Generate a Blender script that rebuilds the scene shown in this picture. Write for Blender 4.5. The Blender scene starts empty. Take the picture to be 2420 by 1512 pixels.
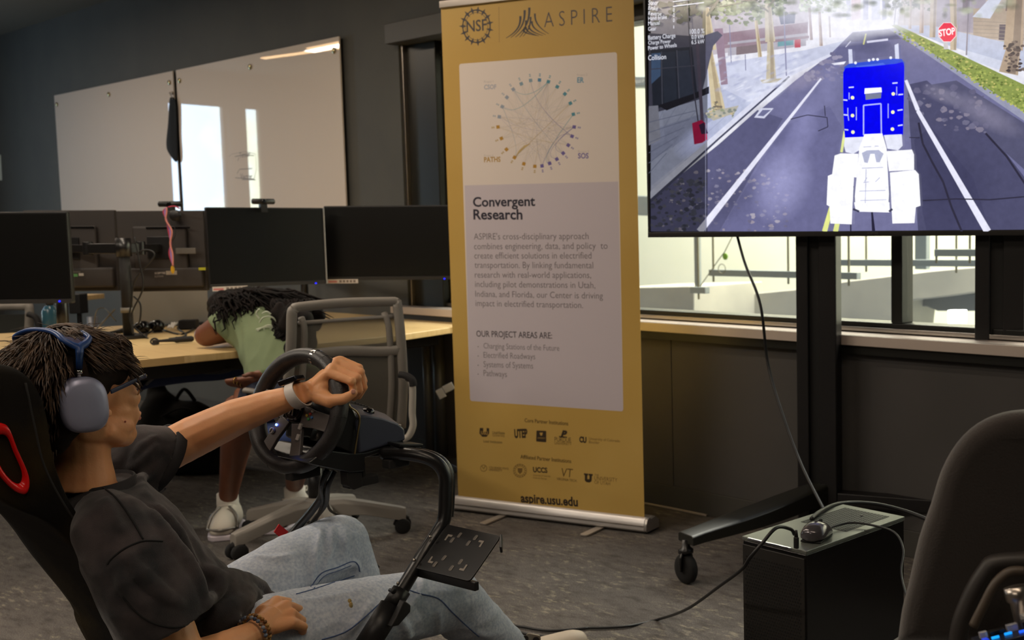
import bpy, bmesh, math, random
from mathutils import Vector as V, Matrix, Euler, noise
random.seed(7)
SC = bpy.context.scene
COL = SC.collection
# ---------------------------------------------------------------- camera
FP, CX, CY = 2600.0, 1900.0, 756.0            # focal length and principal point in photo pixels
CAMP = V((0, 0, 1.2))
CROT = Euler((math.radians(90 - 4.8), 0, 0)).to_matrix() @ Matrix.Rotation(math.radians(-0.5), 3, 'Z')
cd = bpy.data.cameras.new('camera'); cam = bpy.data.objects.new('camera', cd); COL.objects.link(cam)
ROT = Matrix.Rotation(math.atan2(1, 1.308), 4, 'Z')      # turns the surveyed frame so that the window wall runs along X
cam.matrix_world = ROT @ Matrix.Translation(CAMP) @ CROT.to_4x4()
cd.sensor_width = 36; cd.lens = 36 * FP / 2420; cd.shift_x = (1210 - CX) / 2420; cd.shift_y = 0
cd.clip_start = 0.05; cd.clip_end = 100
cd.dof.use_dof = True; cd.dof.focus_distance = 2.25; cd.dof.aperture_fstop = 6.5
SC.camera = cam
def ray(u, v):
    d = CROT @ V(((u - CX) / FP, -(v - CY) / FP, -1)); return d / d.y
def at(u, v, y): return CAMP + ray(u, v) * y                        # point of the ray at distance y ahead
def onz(u, v, z):
    d = ray(u, v); return CAMP + d * ((z - CAMP.z) / d.z)
def onpl(u, v, p, n):
    d = ray(u, v); return CAMP + d * ((p - CAMP).dot(n) / d.dot(n))
def proj(p):
    c = CROT.transposed() @ (V(p) - CAMP); return (CX + FP * c.x / -c.z, CY - FP * c.y / -c.z)
# ---------------------------------------------------------------- room frame: s along the window wall, t out of it
WA = onz(1520, 1186, 0); WW = V((1.308, -1, 0)).normalized(); WN = V((-WW.y * -1, -WW.x, 0)); WN = V((WW.y, -WW.x, 0))
def RW(s, t, z): return V((WA.x + WW.x * s + WN.x * t, WA.y + WW.y * s + WN.y * t, z))
def RW_inv(p): return ((p - WA).dot(WW), (p - WA).dot(WN))
def wall_s(u, v=500): return (onpl(u, v, WA, WN) - WA).dot(WW)
def wall_z(u, v): return onpl(u, v, WA, WN).z
# ---------------------------------------------------------------- driver frame
HD = 2.12; H0 = at(190, 930, HD)
FW = V((math.cos(math.radians(54)), math.sin(math.radians(54)), 0)); RT = V((FW.y, -FW.x, 0))
def sag(u, v, off=0.0): return onpl(u, v, H0 + RT * off, RT)
# ---------------------------------------------------------------- world, lamps, exposure
SC.view_settings.view_transform = 'Standard'; SC.view_settings.look = 'None'
SC.view_settings.gamma = 1.0; SC.view_settings.exposure = 0.0; SC.view_settings.use_curve_mapping = False
SC.world = bpy.data.worlds.new('world'); SC.world.use_nodes = True
SC.world.node_tree.nodes['Background'].inputs[0].default_value = (0.75, 0.87, 1.0, 1)
SC.world.node_tree.nodes['Background'].inputs[1].default_value = 0.6
try:
    SC.cycles.max_bounces = 6; SC.cycles.diffuse_bounces = 3; SC.cycles.glossy_bounces = 3
    SC.cycles.transparent_max_bounces = 24; SC.cycles.sample_clamp_indirect = 4.0
    SC.cycles.use_denoising = True; SC.cycles.caustics_reflective = False; SC.cycles.caustics_refractive = False
except Exception: pass
def area(name, p, target, w, h, power, col):
    l = bpy.data.lights.new(name, 'AREA'); l.shape = 'RECTANGLE'; l.size = w; l.size_y = h; l.energy = power; l.color = col
    o = bpy.data.objects.new(name, l); COL.objects.link(o); o.location = p
    o.rotation_euler = (V(target) - V(p)).to_track_quat('-Z', 'Y').to_euler(); bpy.context.view_layer.update(); o.matrix_world = ROT @ o.matrix_world; return o
WARM = (1.0, 0.89, 0.75)
LAMPS = [  # s, t, length, watts : the linear ceiling lamps' light
    (-4.4, 1.7, 2.4, 24), (-1.0, 1.7, 2.4, 24), (2.6, 2.6, 2.4, 12), (-4.4, 4.6, 2.4, 26), (-0.6, 3.9, 2.4, 58), (2.8, 5.4, 2.4, 26)]
for i, (s, t, ln, w) in enumerate(LAMPS):
    p = RW(s, t, 2.72); o = area('ceiling_lamp_light', p, p - V((0, 0, 1)), ln, 0.1, w, WARM)
    o.rotation_euler = (0, 0, 0)
area('atrium_light', RW(-0.5, -3.4, 4.6), RW(-0.5, -4.4, 0.9), 6, 1.6, 760, (1.0, 0.98, 0.84))
area('atrium_light', RW(3.5, -2.2, 4.6), RW(3.5, -4.4, 0.9), 5, 1.6, 380, (1.0, 0.98, 0.84))

# ---------------------------------------------------------------- materials
def lin(c):
    r = []
    for x in c[:3]:
        x /= 255.0; r.append(x / 12.92 if x <= 0.04045 else ((x + 0.055) / 1.055) ** 2.4)
    return (r[0], r[1], r[2], 1.0)
MATS = {}
def mat(name, col, rough=0.6, metal=0.0, col2=None, scale=20.0, mix=(0.4, 0.6), bump=0.0, bscale=None, spec=0.5, emit=0.0, alpha=1.0,
        coat=0.0, aniso=(1, 1, 1), detail=4.0, sss=0.0, sheen=0.0, trans=0.0, rotz=0.0):
    if name in MATS: return MATS[name]
    m = bpy.data.materials.new(name); m.use_nodes = True; nt = m.node_tree; b = nt.nodes['Principled BSDF']; I = b.inputs
    I['Base Color'].default_value = lin(col); I['Roughness'].default_value = rough; I['Metallic'].default_value = metal
    I['Specular IOR Level'].default_value = spec
    if coat: I['Coat Weight'].default_value = coat; I['Coat Roughness'].default_value = 0.05
    if sss: I['Subsurface Weight'].default_value = sss; I['Subsurface Radius'].default_value = (0.02, 0.008, 0.004)
    if sheen: I['Sheen Weight'].default_value = sheen
    if trans: I['Transmission Weight'].default_value = trans
    if alpha < 1: I['Alpha'].default_value = alpha
    if emit: I['Emission Color'].default_value = lin(col); I['Emission Strength'].default_value = emit
    if col2 is not None or bump:
        tc = nt.nodes.new('ShaderNodeTexCoord'); mp = nt.nodes.new('ShaderNodeMapping'); mp.inputs['Scale'].default_value = aniso
        mp.inputs['Rotation'].default_value = (0, 0, rotz)
        nt.links.new(tc.outputs['Object'], mp.inputs[0])
        nz = nt.nodes.new('ShaderNodeTexNoise'); nz.inputs['Scale'].default_value = scale; nz.inputs['Detail'].default_value = detail
        nt.links.new(mp.outputs[0], nz.inputs['Vector'])
        if col2 is not None:
            cr = nt.nodes.new('ShaderNodeValToRGB'); cr.color_ramp.elements[0].position = mix[0]; cr.color_ramp.elements[1].position = mix[1]
            cr.color_ramp.elements[0].color = lin(col); cr.color_ramp.elements[1].color = lin(col2)
            nt.links.new(nz.outputs['Fac'], cr.inputs[0]); nt.links.new(cr.outputs[0], I['Base Color'])
            if emit: nt.links.new(cr.outputs[0], I['Emission Color'])
        if bump:
            n2 = nz
            if bscale:
                n2 = nt.nodes.new('ShaderNodeTexNoise'); n2.inputs['Scale'].default_value = bscale; n2.inputs['Detail'].default_value = 3
                nt.links.new(mp.outputs[0], n2.inputs['Vector'])
            bp = nt.nodes.new('ShaderNodeBump'); bp.inputs['Strength'].default_value = 1.0; bp.inputs['Distance'].default_value = bump
            nt.links.new(n2.outputs['Fac'], bp.inputs['Height']); nt.links.new(bp.outputs[0], I['Normal'])
    MATS[name] = m; return m
def attr_mat(name, emission, rough=0.6):
    m = bpy.data.materials.new(name); m.use_nodes = True; nt = m.node_tree; b = nt.nodes['Principled BSDF']
    a = nt.nodes.new('ShaderNodeAttribute'); a.attribute_name = 'ink'
    b.inputs['Roughness'].default_value = rough
    if emission:
        b.inputs['Base Color'].default_value = (0.005, 0.005, 0.006, 1); b.inputs['Roughness'].default_value = 0.12
        nt.links.new(a.outputs['Color'], b.inputs['Emission Color']); b.inputs['Emission Strength'].default_value = emission
    else: nt.links.new(a.outputs['Color'], b.inputs['Base Color'])
    return m

# ---------------------------------------------------------------- mesh builder
def basis(d, up=None):
    d = V(d).normalized(); up = V(up) if up is not None else (V((0, 0, 1)) if abs(d.z) < 0.9 else V((1, 0, 0)))
    x = up.cross(d)
    if x.length < 1e-6: x = V((1, 0, 0)).cross(d)
    x.normalize(); return x, d.cross(x)
class M:
    def __init__(s): s.v = []; s.f = []
    def add(s, vs, fs):
        n = len(s.v); s.v += [V(p) for p in vs]; s.f += [tuple(i + n for i in f) for f in fs]; return s
    def box(s, c, size, ax=None):
        c = V(c); X, Y, Z = ax or (V((1, 0, 0)), V((0, 1, 0)), V((0, 0, 1))); h = [x / 2 for x in size]
        vs = [c + X * (h[0] * i) + Y * (h[1] * j) + Z * (h[2] * k) for i in (-1, 1) for j in (-1, 1) for k in (-1, 1)]
        return s.add(vs, [(0, 1, 3, 2), (4, 6, 7, 5), (0, 4, 5, 1), (2, 3, 7, 6), (0, 2, 6, 4), (1, 5, 7, 3)])
    def bar(s, a, b, w, h, up=(0, 0, 1)):
        a, b = V(a), V(b); d = b - a; X, Y = basis(d, up); return s.box((a + b) / 2, (w, h, d.length), (X, Y, d.normalized()))
    def rings(s, rs, closed=True, caps=True):
        n = len(rs[0]); vs = [p for r in rs for p in r]; fs = []
        for i in range(len(rs) - 1):
            for j in range(n if closed else n - 1):
                k = (j + 1) % n; fs.append((i * n + j, i * n + k, (i + 1) * n + k, (i + 1) * n + j))
        if caps and closed: fs += [tuple(range(n))[::-1], tuple(range((len(rs) - 1) * n, len(rs) * n))]
        return s.add(vs, fs)
    def tube(s, pts, r, n=10, caps=True, up=None, flat=1.0):
        pts = [V(p) for p in pts]; rs = []; N = len(pts); X = None
        for i, p in enumerate(pts):
            d = (pts[min(i + 1, N - 1)] - pts[max(i - 1, 0)]).normalized()
            if X is None: X, Y = basis(d, up)
            else:
                X = X - d * X.dot(d)
                if X.length < 1e-6: X, Y = basis(d, up)
                X.normalize()
            Y = d.cross(X); rr = r[i] if isinstance(r, (list, tuple)) else r
            rs.append([p + X * (rr * math.cos(2 * math.pi * k / n)) + Y * (rr * flat * math.sin(2 * math.pi * k / n)) for k in range(n)])
        return s.rings(rs, True, caps)
    def cyl(s, a, b, r, r2=None, n=16): return s.tube([a, b], [r, r if r2 is None else r2], n)
    def lathe(s, c, prof, ax=(0, 0, 1), n=24, caps=True):
        c = V(c); d = V(ax).normalized(); X, Y = basis(d)
        return s.rings([[c + d * z + X * (r * math.cos(2 * math.pi * k / n)) + Y * (r * math.sin(2 * math.pi * k / n)) for k in range(n)] for r, z in prof], True, caps)
    def ell(s, c, rad, ax=None, n=16, m=10):
        c = V(c); X, Y, Z = ax or (V((1, 0, 0)), V((0, 1, 0)), V((0, 0, 1))); rs = []
        for i in range(1, m):
            a = math.pi * i / m
            rs.append([c + X * (rad[0] * math.sin(a) * math.cos(2 * math.pi * k / n)) + Y * (rad[1] * math.sin(a) * math.sin(2 * math.pi * k / n)) - Z * (rad[2] * math.cos(a)) for k in range(n)])
        return s.rings(rs)
    def prism(s, poly, off):
        n = len(poly); off = V(off); return s.add([V(p) for p in poly] + [V(p) + off for p in poly], [tuple(range(n))[::-1], tuple(range(n, 2 * n))] + [(i, (i + 1) % n, n + (i + 1) % n, n + i) for i in range(n)])
    def torus(s, c, ax, R, r, a0=0, a1=360, n=48, m=12, X=None):
        c = V(c); Z = V(ax).normalized(); X = V(X).normalized() if X is not None else basis(Z)[0]; Y = Z.cross(X)
        full = abs(a1 - a0) >= 360; k = n if full else n + 1; rs = []
        for i in range(k):
            a = math.radians(a0 + (a1 - a0) * i / n); e = X * math.cos(a) + Y * math.sin(a)
            rs.append([c + e * (R + r * math.cos(2 * math.pi * j / m)) + Z * (r * math.sin(2 * math.pi * j / m)) for j in range(m)])
        if full: rs.append(rs[0])
        return s.rings(rs, True, not full)
    def build(s, name, m, parent=None, smooth=False, bevel=0, seg=2, sub=0):
        me = bpy.data.meshes.new(name); inv = parent['_inv'] if False else None
        T = ROOTS.get(parent.name) if parent is not None else None
        pts = [T @ p for p in s.v] if T is not None else s.v
        me.from_pydata([tuple(p) for p in pts], [], s.f); me.validate()
        b = bmesh.new(); b.from_mesh(me); bmesh.ops.remove_doubles(b, verts=b.verts, dist=1e-6); bmesh.ops.recalc_face_normals(b, faces=b.faces); b.to_mesh(me); b.free()
        o = bpy.data.objects.new(name, me); COL.objects.link(o); me.materials.append(m)
        if smooth: me.shade_smooth()
        if bevel:
            md = o.modifiers.new('bevel', 'BEVEL'); md.width = bevel; md.segments = seg; md.limit_method = 'ANGLE'; md.angle_limit = math.radians(40)
            me.shade_smooth(); e = o.modifiers.new('wn', 'WEIGHTED_NORMAL'); e.keep_sharp = True
        if sub: md = o.modifiers.new('sub', 'SUBSURF'); md.levels = sub; md.render_levels = sub
        if parent is not None:
            o.parent = parent
            if parent.name in ROOTS: ROOTS[o.name] = ROOTS[parent.name]
        return o
ROOTS = {}
def root(name, label, cat, loc=(0, 0, 0), rz=0.0, group=None, local=False):
    """an Empty at the thing's base; its parts are given in world coordinates unless local=True"""
    o = bpy.data.objects.new(name, None); COL.objects.link(o); o.location = loc; o.rotation_euler = (0, 0, rz); o.empty_display_size = 0.05
    o['label'] = label; o['category'] = cat
    if group: o['group'] = group
    if not local: ROOTS[o.name] = (Matrix.Translation(loc) @ Matrix.Rotation(rz, 4, 'Z')).inverted()
    return o
def tag(o, label, cat, group=None):
    o['label'] = label; o['category'] = cat
    if group: o['group'] = group
    return o
def struct(o): o['kind'] = 'structure'; return o
def kids(o): return [c for c in bpy.data.objects if c.parent == o]
def dup(o, loc, rz, label, parent=None):
    c = o.copy(); COL.objects.link(c)
    if parent is None: c.location = loc; c.rotation_euler = (0, 0, rz); c['label'] = label
    else: c.parent = parent
    for k in kids(o): dup(k, None, None, None, c)
    return c
def smooth_path(pts, n=6, closed=False):
    pts = [V(p) for p in pts]; N = len(pts); out = []
    for i in range(N if closed else N - 1):
        if closed: p0, p1, p2, p3 = pts[(i - 1) % N], pts[i], pts[(i + 1) % N], pts[(i + 2) % N]
        else: p0, p1, p2, p3 = pts[max(i - 1, 0)], pts[i], pts[i + 1], pts[min(i + 2, N - 1)]
        for k in range(n):
            t = k / n; out.append(0.5 * ((2 * p1) + (p2 - p0) * t + (2 * p0 - 5 * p1 + 4 * p2 - p3) * t * t + (3 * p1 - p0 - 3 * p2 + p3) * t ** 3))
    if not closed: out.append(pts[-1])
    return out
def roundpoly(pts, r, n=5):
    """round the corners of a planar polygon"""
    out = []; N = len(pts); pts = [V(p) for p in pts]
    for i in range(N):
        p = pts[i]; a = pts[i - 1] - p; b = pts[(i + 1) % N] - p; q = min(r, a.length * 0.45, b.length * 0.45); A = p + a.normalized() * q; B = p + b.normalized() * q
        for k in range(n + 1):
            t = k / n; out.append(A * (1 - t) ** 2 + p * 2 * t * (1 - t) + B * t * t)
    return out
def remesh(builder, voxel, name, m, parent=None, smooth_it=4, disp=None, fac=0.5):
    """fuse overlapping closed shapes into one continuous skin"""
    o = builder.build('tmp', m)
    md = o.modifiers.new('r', 'REMESH'); md.mode = 'VOXEL'; md.voxel_size = voxel; md.use_smooth_shade = True
    if smooth_it: ms = o.modifiers.new('s', 'SMOOTH'); ms.iterations = smooth_it; ms.factor = fac
    dg = bpy.context.evaluated_depsgraph_get(); me = bpy.data.meshes.new_from_object(o.evaluated_get(dg)); bpy.data.objects.remove(o)
    if disp:
        ns = [v.normal.copy() for v in me.vertices]
        for v, nn in zip(me.vertices, ns): v.co += nn * disp(v.co)
    T = ROOTS.get(parent.name) if parent is not None else None
    if T is not None: me.transform(T)
    me.name = name; o = bpy.data.objects.new(name, me); COL.objects.link(o); me.materials.clear(); me.materials.append(m); me.shade_smooth()
    if parent is not None: o.parent = parent; ROOTS[o.name] = T
    return o
class Flat:
    """flat print or picture: coloured patches on one plane, given in photo pixels"""
    def __init__(s, p, n, warp=None): s.p = V(p); s.n = V(n).normalized(); s.v = []; s.f = []; s.c = []; s.l = 0; s.step = 0.00002; s.warp = warp; s.fix = None
    def P(s, u, v):
        q = onpl(u, v, s.p, s.n); return q
    def poly3(s, pts, col, inc=True):
        if inc: s.l += 1
        if s.fix is not None: s.l = s.fix
        n = len(s.v); s.v += [q + s.n * (s.l * s.step) for q in pts]; s.f.append(tuple(range(n, n + len(pts)))); s.c.append(lin(col))
    def poly(s, px, col, inc=True): s.poly3([s.P(u, v) for u, v in px], col, inc)
    def line(s, px, w, col, w2=None):
        P = [s.P(u, v) for u, v in px]; N = len(P); w2 = w if w2 is None else w2; L = []; R = []
        for i, p in enumerate(P):
            d = P[min(i + 1, N - 1)] - P[max(i - 1, 0)]; x = d.cross(s.n).normalized(); ww = (w + (w2 - w) * i / max(1, N - 1)) / 2; L.append(p + x * ww); R.append(p - x * ww)
        s.l = s.l + 1 if s.fix is None else s.fix; n = len(s.v); s.v += [q + s.n * (s.l * s.step) for q in L + R]
        for i in range(N - 1): s.f.append((n + i, n + i + 1, n + N + i + 1, n + N + i)); s.c.append(lin(col))
    def disc(s, u, v, r, col, n=16, ry=None, rot=0):
        c = s.P(u, v); X = (s.P(u + 1, v) - c); Y = (s.P(u, v - 1) - c); ry = ry or r; a = [2 * math.pi * k / n for k in range(n)]
        s.poly3([c + X * (r * math.cos(t) * math.cos(rot) - ry * math.sin(t) * math.sin(rot)) + Y * (r * math.cos(t) * math.sin(rot) + ry * math.sin(t) * math.cos(rot)) for t in a], col)
    def ring(s, u, v, r, w, col, n=36):
        pts = [(u + r * math.cos(2 * math.pi * k / n), v + r * math.sin(2 * math.pi * k / n)) for k in range(n + 1)]; s.line(pts, w, col)
    def text(s, txt, a, b, col, bold=0.0, vs=1.0, slant=0.0):
        cu = bpy.data.curves.new('t', 'FONT'); cu.body = txt; cu.offset = bold; cu.resolution_u = 3
        o = bpy.data.objects.new('t', cu); COL.objects.link(o); dg = bpy.context.evaluated_depsgraph_get(); dg.update()
        me = bpy.data.meshes.new_from_object(o.evaluated_get(dg)); A = s.P(*a); B = s.P(*b); d = B - A
        xs = [v.co.x for v in me.vertices]
        if xs:
            x0, x1 = min(xs), max(xs); k = d.length / max(1e-6, x1 - x0); X = d.normalized(); Y = s.n.cross(X)
            if Y.z < 0: Y = -Y
            s.l = s.l + 1 if s.fix is None else s.fix; n = len(s.v)
            for v in me.vertices: s.v.append(A + X * ((v.co.x - x0 + slant * v.co.y) * k) + Y * (v.co.y * k * vs) + s.n * (s.l * s.step))
            for p in me.polygons: s.f.append(tuple(n + i for i in p.vertices)); s.c.append(lin(col))
        bpy.data.objects.remove(o); bpy.data.curves.remove(cu); bpy.data.meshes.remove(me)
    def soft(s, px, col, a=.6):
        """a patch that fades out towards its rim"""
        s.l += 1; P = [s.P(u, v) for u, v in px]; c = sum(P, V()) / len(P); n = len(s.v); L = lin(col); s.v += [q + s.n * (s.l * s.step) for q in [c] + [c.lerp(p, .5) for p in P] + P]; k = len(P)
        for i in range(k):
            j = (i + 1) % k; s.f.append((n, n + 1 + i, n + 1 + j)); s.c.append([L[:3] + (a,), L[:3] + (a * .6,), L[:3] + (a * .6,)])
            s.f.append((n + 1 + i, n + 1 + k + i, n + 1 + k + j, n + 1 + j)); s.c.append([L[:3] + (a * .6,), L[:3] + (0,), L[:3] + (0,), L[:3] + (a * .6,)])
    def build(s, name, m, parent=None, reshape=None):
        me = bpy.data.meshes.new(name); T = ROOTS.get(parent.name) if parent is not None else None
        vs = [reshape(p) for p in s.v] if reshape else s.v
        me.from_pydata([tuple(T @ p if T is not None else p) for p in vs], [], s.f)
        ca = me.color_attributes.new('ink', 'FLOAT_COLOR', 'CORNER'); i = 0; buf = []
        for f, c in zip(s.f, s.c): buf += [x for q in c for x in q] if isinstance(c, list) else list(c) * len(f)
        ca.data.foreach_set('color', buf); me.materials.append(m)
        o = bpy.data.objects.new(name, me); COL.objects.link(o)
        if parent is not None: o.parent = parent; ROOTS[o.name] = T
        return o

from mathutils.bvhtree import BVHTree
def bvh(o):
    T = ROOTS.get(o.name); I_ = T.inverted() if T is not None else Matrix.Identity(4)
    return BVHTree.FromPolygons([I_ @ v.co for v in o.data.vertices], [tuple(p.vertices) for p in o.data.polygons])
def drape(px, tree, lift=0.0, skip=False):
    """points of photo-pixel paths laid on a built surface, lifted off it along its normal"""
    out = []; last = None
    for u, v in px:
        h, nn, _, _ = tree.ray_cast(CAMP, ray(u, v).normalized(), 20)
        if h is None: continue
        if nn.dot(ray(u, v)) > 0: nn = -nn
        out.append(h + nn * lift)
    return out
def densify(px, n=6):
    return [(p.x, p.y) for p in smooth_path([V((u, v, 0)) for u, v in px], n)]
# ---------------------------------------------------------------- materials of the room
wall_m = mat('grey wall paint', (84, 84, 80), 0.75, col2=(80, 80, 77), scale=3, bump=0.0006, bscale=160)
dark_m = mat('charcoal wall panel', (74, 71, 70), 0.75, col2=(68, 66, 65), scale=1.5)
frame_m = mat('dark window metal', (34, 34, 31), 0.35, 0.3, spec=0.5)
steel_m = mat('brushed aluminium', (176, 168, 160), 0.3, 1.0)
sill_m = mat('pale sill laminate', (196, 182, 172), 0.35)
base_m = mat('rubber baseboard', (66, 64, 60), 0.7)
ceil_m = mat('ceiling paint', (120, 116, 108), 0.9)
glass_m = mat('window glass', (240, 244, 232), 0.02, spec=0.5, alpha=0.06)
white_out = mat('atrium white plaster', (246, 244, 220), 0.9, col2=(240, 240, 214), scale=1.0)
conc_m = mat('atrium pale concrete', (190, 186, 172), 0.9, col2=(168, 166, 156), scale=2.5, mix=(0.3, 0.7))
duct_m = mat('grey cable tray steel', (138, 146, 146), 0.6)
# carpet: dark grey with pale broken flecks
car = bpy.data.materials.new('patterned carpet'); car.use_nodes = True; nt = car.node_tree; b = nt.nodes['Principled BSDF']; b.inputs['Roughness'].default_value = 1.0; b.inputs['Specular IOR Level'].default_value = 0.1
tc = nt.nodes.new('ShaderNodeTexCoord')
def _noise(scale, det, sc=(1, 1, 1), rz=0.0, rough=0.5):
    mp = nt.nodes.new('ShaderNodeMapping'); mp.inputs['Scale'].default_value = sc; mp.inputs['Rotation'].default_value = (0, 0, rz); nt.links.new(tc.outputs['Object'], mp.inputs[0])
    n = nt.nodes.new('ShaderNodeTexNoise'); n.inputs['Scale'].default_value = scale; n.inputs['Detail'].default_value = det; n.inputs['Roughness'].default_value = rough; nt.links.new(mp.outputs[0], n.inputs['Vector']); return n
def _ramp(n, a, b_, c0, c1):
    r = nt.nodes.new('ShaderNodeValToRGB'); r.color_ramp.elements[0].position = a; r.color_ramp.elements[1].position = b_; r.color_ramp.elements[0].color = c0; r.color_ramp.elements[1].color = c1; nt.links.new(n.outputs['Fac'], r.inputs[0]); return r
def _mix(f, a, b_):
    m = nt.nodes.new('ShaderNodeMix'); m.data_type = 'RGBA'; nt.links.new(f.outputs[0], m.inputs[0]); nt.links.new(a.outputs[0] if hasattr(a, 'outputs') and a.type != 'MIX' else a.outputs[2], m.inputs[6]); nt.links.new(b_.outputs[0] if b_.type != 'MIX' else b_.outputs[2], m.inputs[7]); return m
K, W_ = (0, 0, 0, 1), (1, 1, 1, 1)
base1 = _ramp(_noise(2.2, 3), 0.35, 0.65, lin((88, 84, 82)), lin((118, 112, 108)))
grain = _ramp(_noise(260, 2), 0.35, 0.65, lin((70, 66, 64)), lin((128, 122, 116)))
fleck = _ramp(_noise(38, 4, (0.45, 1.3, 1), math.radians(-20), 0.7), 0.54, 0.66, K, W_)
patch = _ramp(_noise(3.0, 2), 0.44, 0.56, K, W_)
dk = _ramp(_noise(26, 5, (0.4, 1.1, 1), math.radians(-20), 0.7), 0.34, 0.54, (.75, .75, .75, 1), K)
mu = nt.nodes.new('ShaderNodeMath'); mu.operation = 'MULTIPLY'; nt.links.new(fleck.outputs[0], mu.inputs[0]); nt.links.new(patch.outputs[0], mu.inputs[1])
mu2 = nt.nodes.new('ShaderNodeMath'); mu2.operation = 'MULTIPLY'; nt.links.new(mu.outputs[0], mu2.inputs[0]); mu2.inputs[1].default_value = 0.42
rgb = nt.nodes.new('ShaderNodeRGB'); rgb.outputs[0].default_value = lin((186, 176, 152))
rgb2 = nt.nodes.new('ShaderNodeRGB'); rgb2.outputs[0].default_value = lin((74, 70, 67))
half = nt.nodes.new('ShaderNodeValue'); half.outputs[0].default_value = 0.5
m1 = _mix(half, base1, grain); m2 = _mix(dk, m1, rgb2)
m3 = nt.nodes.new('ShaderNodeMix'); m3.data_type = 'RGBA'; nt.links.new(mu2.outputs[0], m3.inputs[0]); nt.links.new(m2.outputs[2], m3.inputs[6]); nt.links.new(rgb.outputs[0], m3.inputs[7]); nt.links.new(m3.outputs[2], b.inputs['Base Color'])
bp = nt.nodes.new('ShaderNodeBump'); bp.inputs['Distance'].default_value = 0.003; nb = _noise(300, 2); nt.links.new(nb.outputs['Fac'], bp.inputs['Height']); nt.links.new(bp.outputs[0], b.inputs['Normal'])

AX = (WW, WN, V((0, 0, 1)))
def rbox(m, s0, s1, t0, t1, z0, z1): return m.box(RW((s0 + s1) / 2, (t0 + t1) / 2, (z0 + z1) / 2), (s1 - s0, t1 - t0, z1 - z0), AX)
S0, S1, T1, HC = -8.3, 6.0, 8.0, 2.85
struct(rbox(M(), S0 - .2, S1 + .2, -0.25, T1 + .2, -0.1, 0).build('floor', car))
struct(rbox(M(), S0 - .2, S1 + .2, -0.25, T1 + .2, HC, HC + .1).build('ceiling', ceil_m))
# window wall with its opening
WS0 = wall_s(941, 107) ; WZ0, WZ1 = 0.76, 2.165; WT = 0.25
w = M(); rbox(w, S0, WS0, -WT, 0, 0, HC); rbox(w, WS0, S1, -WT, 0, 0, WZ0); rbox(w, WS0, S1, -WT, 0, WZ1, HC)
wf = struct(w.build('wall_front', wall_m))
# charcoal cladding panels below the sill, seams at pillars
pan = M(); cuts = [WS0, -0.85, 0.2, 1.02, 1.95, 3.1, 4.4, S1]
for a, c in zip(cuts, cuts[1:]):
    p = rbox(M(), a + .002, c - .002, 0.0, 0.012, 0.10, 0.735).build('panel', dark_m, wf, bevel=0.002)
struct(rbox(M(), S0, S1, 0.0, 0.014, 0.0, 0.1).build('baseboard_front', base_m, bevel=0.003))
# left wall with two daylight windows (they mirror in the whiteboards), back and right walls
def refl(u, v):
    p = onpl(u, v, RW(0, .03, 0), WN); d = ray(u, v); d = d - WN * (2 * d.dot(WN)); k = (S0 - (p - WA).dot(WW)) / d.dot(WW); q = p + d * k; return (q - WA).dot(WN), q.z
ta, tb, tc_, td = refl(395, 300)[0], refl(541, 300)[0], refl(578, 300)[0], refl(626, 300)[0]
zt = refl(500, 240)[1]; zb = 0.5
lw = M(); rbox(lw, S0 - .2, S0, -0.25, ta, 0, HC); rbox(lw, S0 - .2, S0, td, T1 + .2, 0, HC); rbox(lw, S0 - .2, S0, ta, td, 0, zb); rbox(lw, S0 - .2, S0, ta, td, zt, HC); rbox(lw, S0 - .2, S0, tb, tc_, zb, zt)
struct(lw.build('wall_left', mat('left wall paint', (96, 94, 88), 0.75)))
sky_m = mat('daylit window pane', (190, 222, 255), 0.4, emit=9.5, col2=(214, 226, 204), scale=0.9, mix=(0.45, 0.6))
for i, (a, c) in enumerate(((ta, tb), (tc_, td))):
    o = rbox(M(), S0 - .12, S0 - .10, a, c, zb, zt).build('window_%d' % (i + 2), sky_m); struct(o)
    fr = M()
    for q in (a + .02, c - .02): rbox(fr, S0 - .1, S0 - .04, q - .02, q + .02, zb, zt)
    for q in (zb + .02, zt - .02): rbox(fr, S0 - .1, S0 - .04, a, c, q - .02, q + .02)
    fr.build('frame', frame_m, o)
struct(rbox(M(), S1, S1 + .2, -0.25, T1 + .2, 0, HC).build('wall_right', wall_m))
struct(rbox(M(), S0, S1, T1, T1 + .2, 0, HC).build('wall_back', wall_m))
# front window: frame, mullions, glass
win = bpy.data.objects.new('window_1', None); COL.objects.link(win); win.location = RW(WS0, 0, WZ0); struct(win); ROOTS['window_1'] = Matrix.Translation(win.location).inverted()
fs = wall_s(1005, 300)
f = M(); rbox(f, WS0 + 0.02, fs + .06, -0.16, -0.03, WZ0, WZ1); f.build('frame', frame_m, win, bevel=0.004)
f = M(); rbox(f, WS0 + 0.003, WS0 + .02, -0.05, -0.01, WZ0, WZ1); rbox(f, fs + .062, fs + .074, -0.12, -0.075, WZ0 + .03, WZ1 - .03); f.build('edge_strip', steel_m, win, bevel=0.002)
f = M(); rbox(f, WS0, S1, -0.16, -0.06, WZ0, WZ0 + .085); f.build('frame', frame_m, win, bevel=0.004)
f = M(); rbox(f, WS0, S1, -0.16, -0.06, WZ1 - .07, WZ1); f.build('frame', frame_m, win, bevel=0.004)
f = M(); rbox(f, WS0, S1, -0.058, -0.045, WZ0 + .05, WZ0 + .066); f.build('bottom_strip', steel_m, win, bevel=0.002)
ms = wall_s(2097, 650)
for q in (ms, ms + 2.2, fs + .17): 
    w_ = .024 if q != fs + .17 else .022
    rbox(M(), q - w_, q + w_, -0.14, -0.06, WZ0 + .085, WZ1 - .07).build('mullion', frame_m, win, bevel=0.004)
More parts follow.
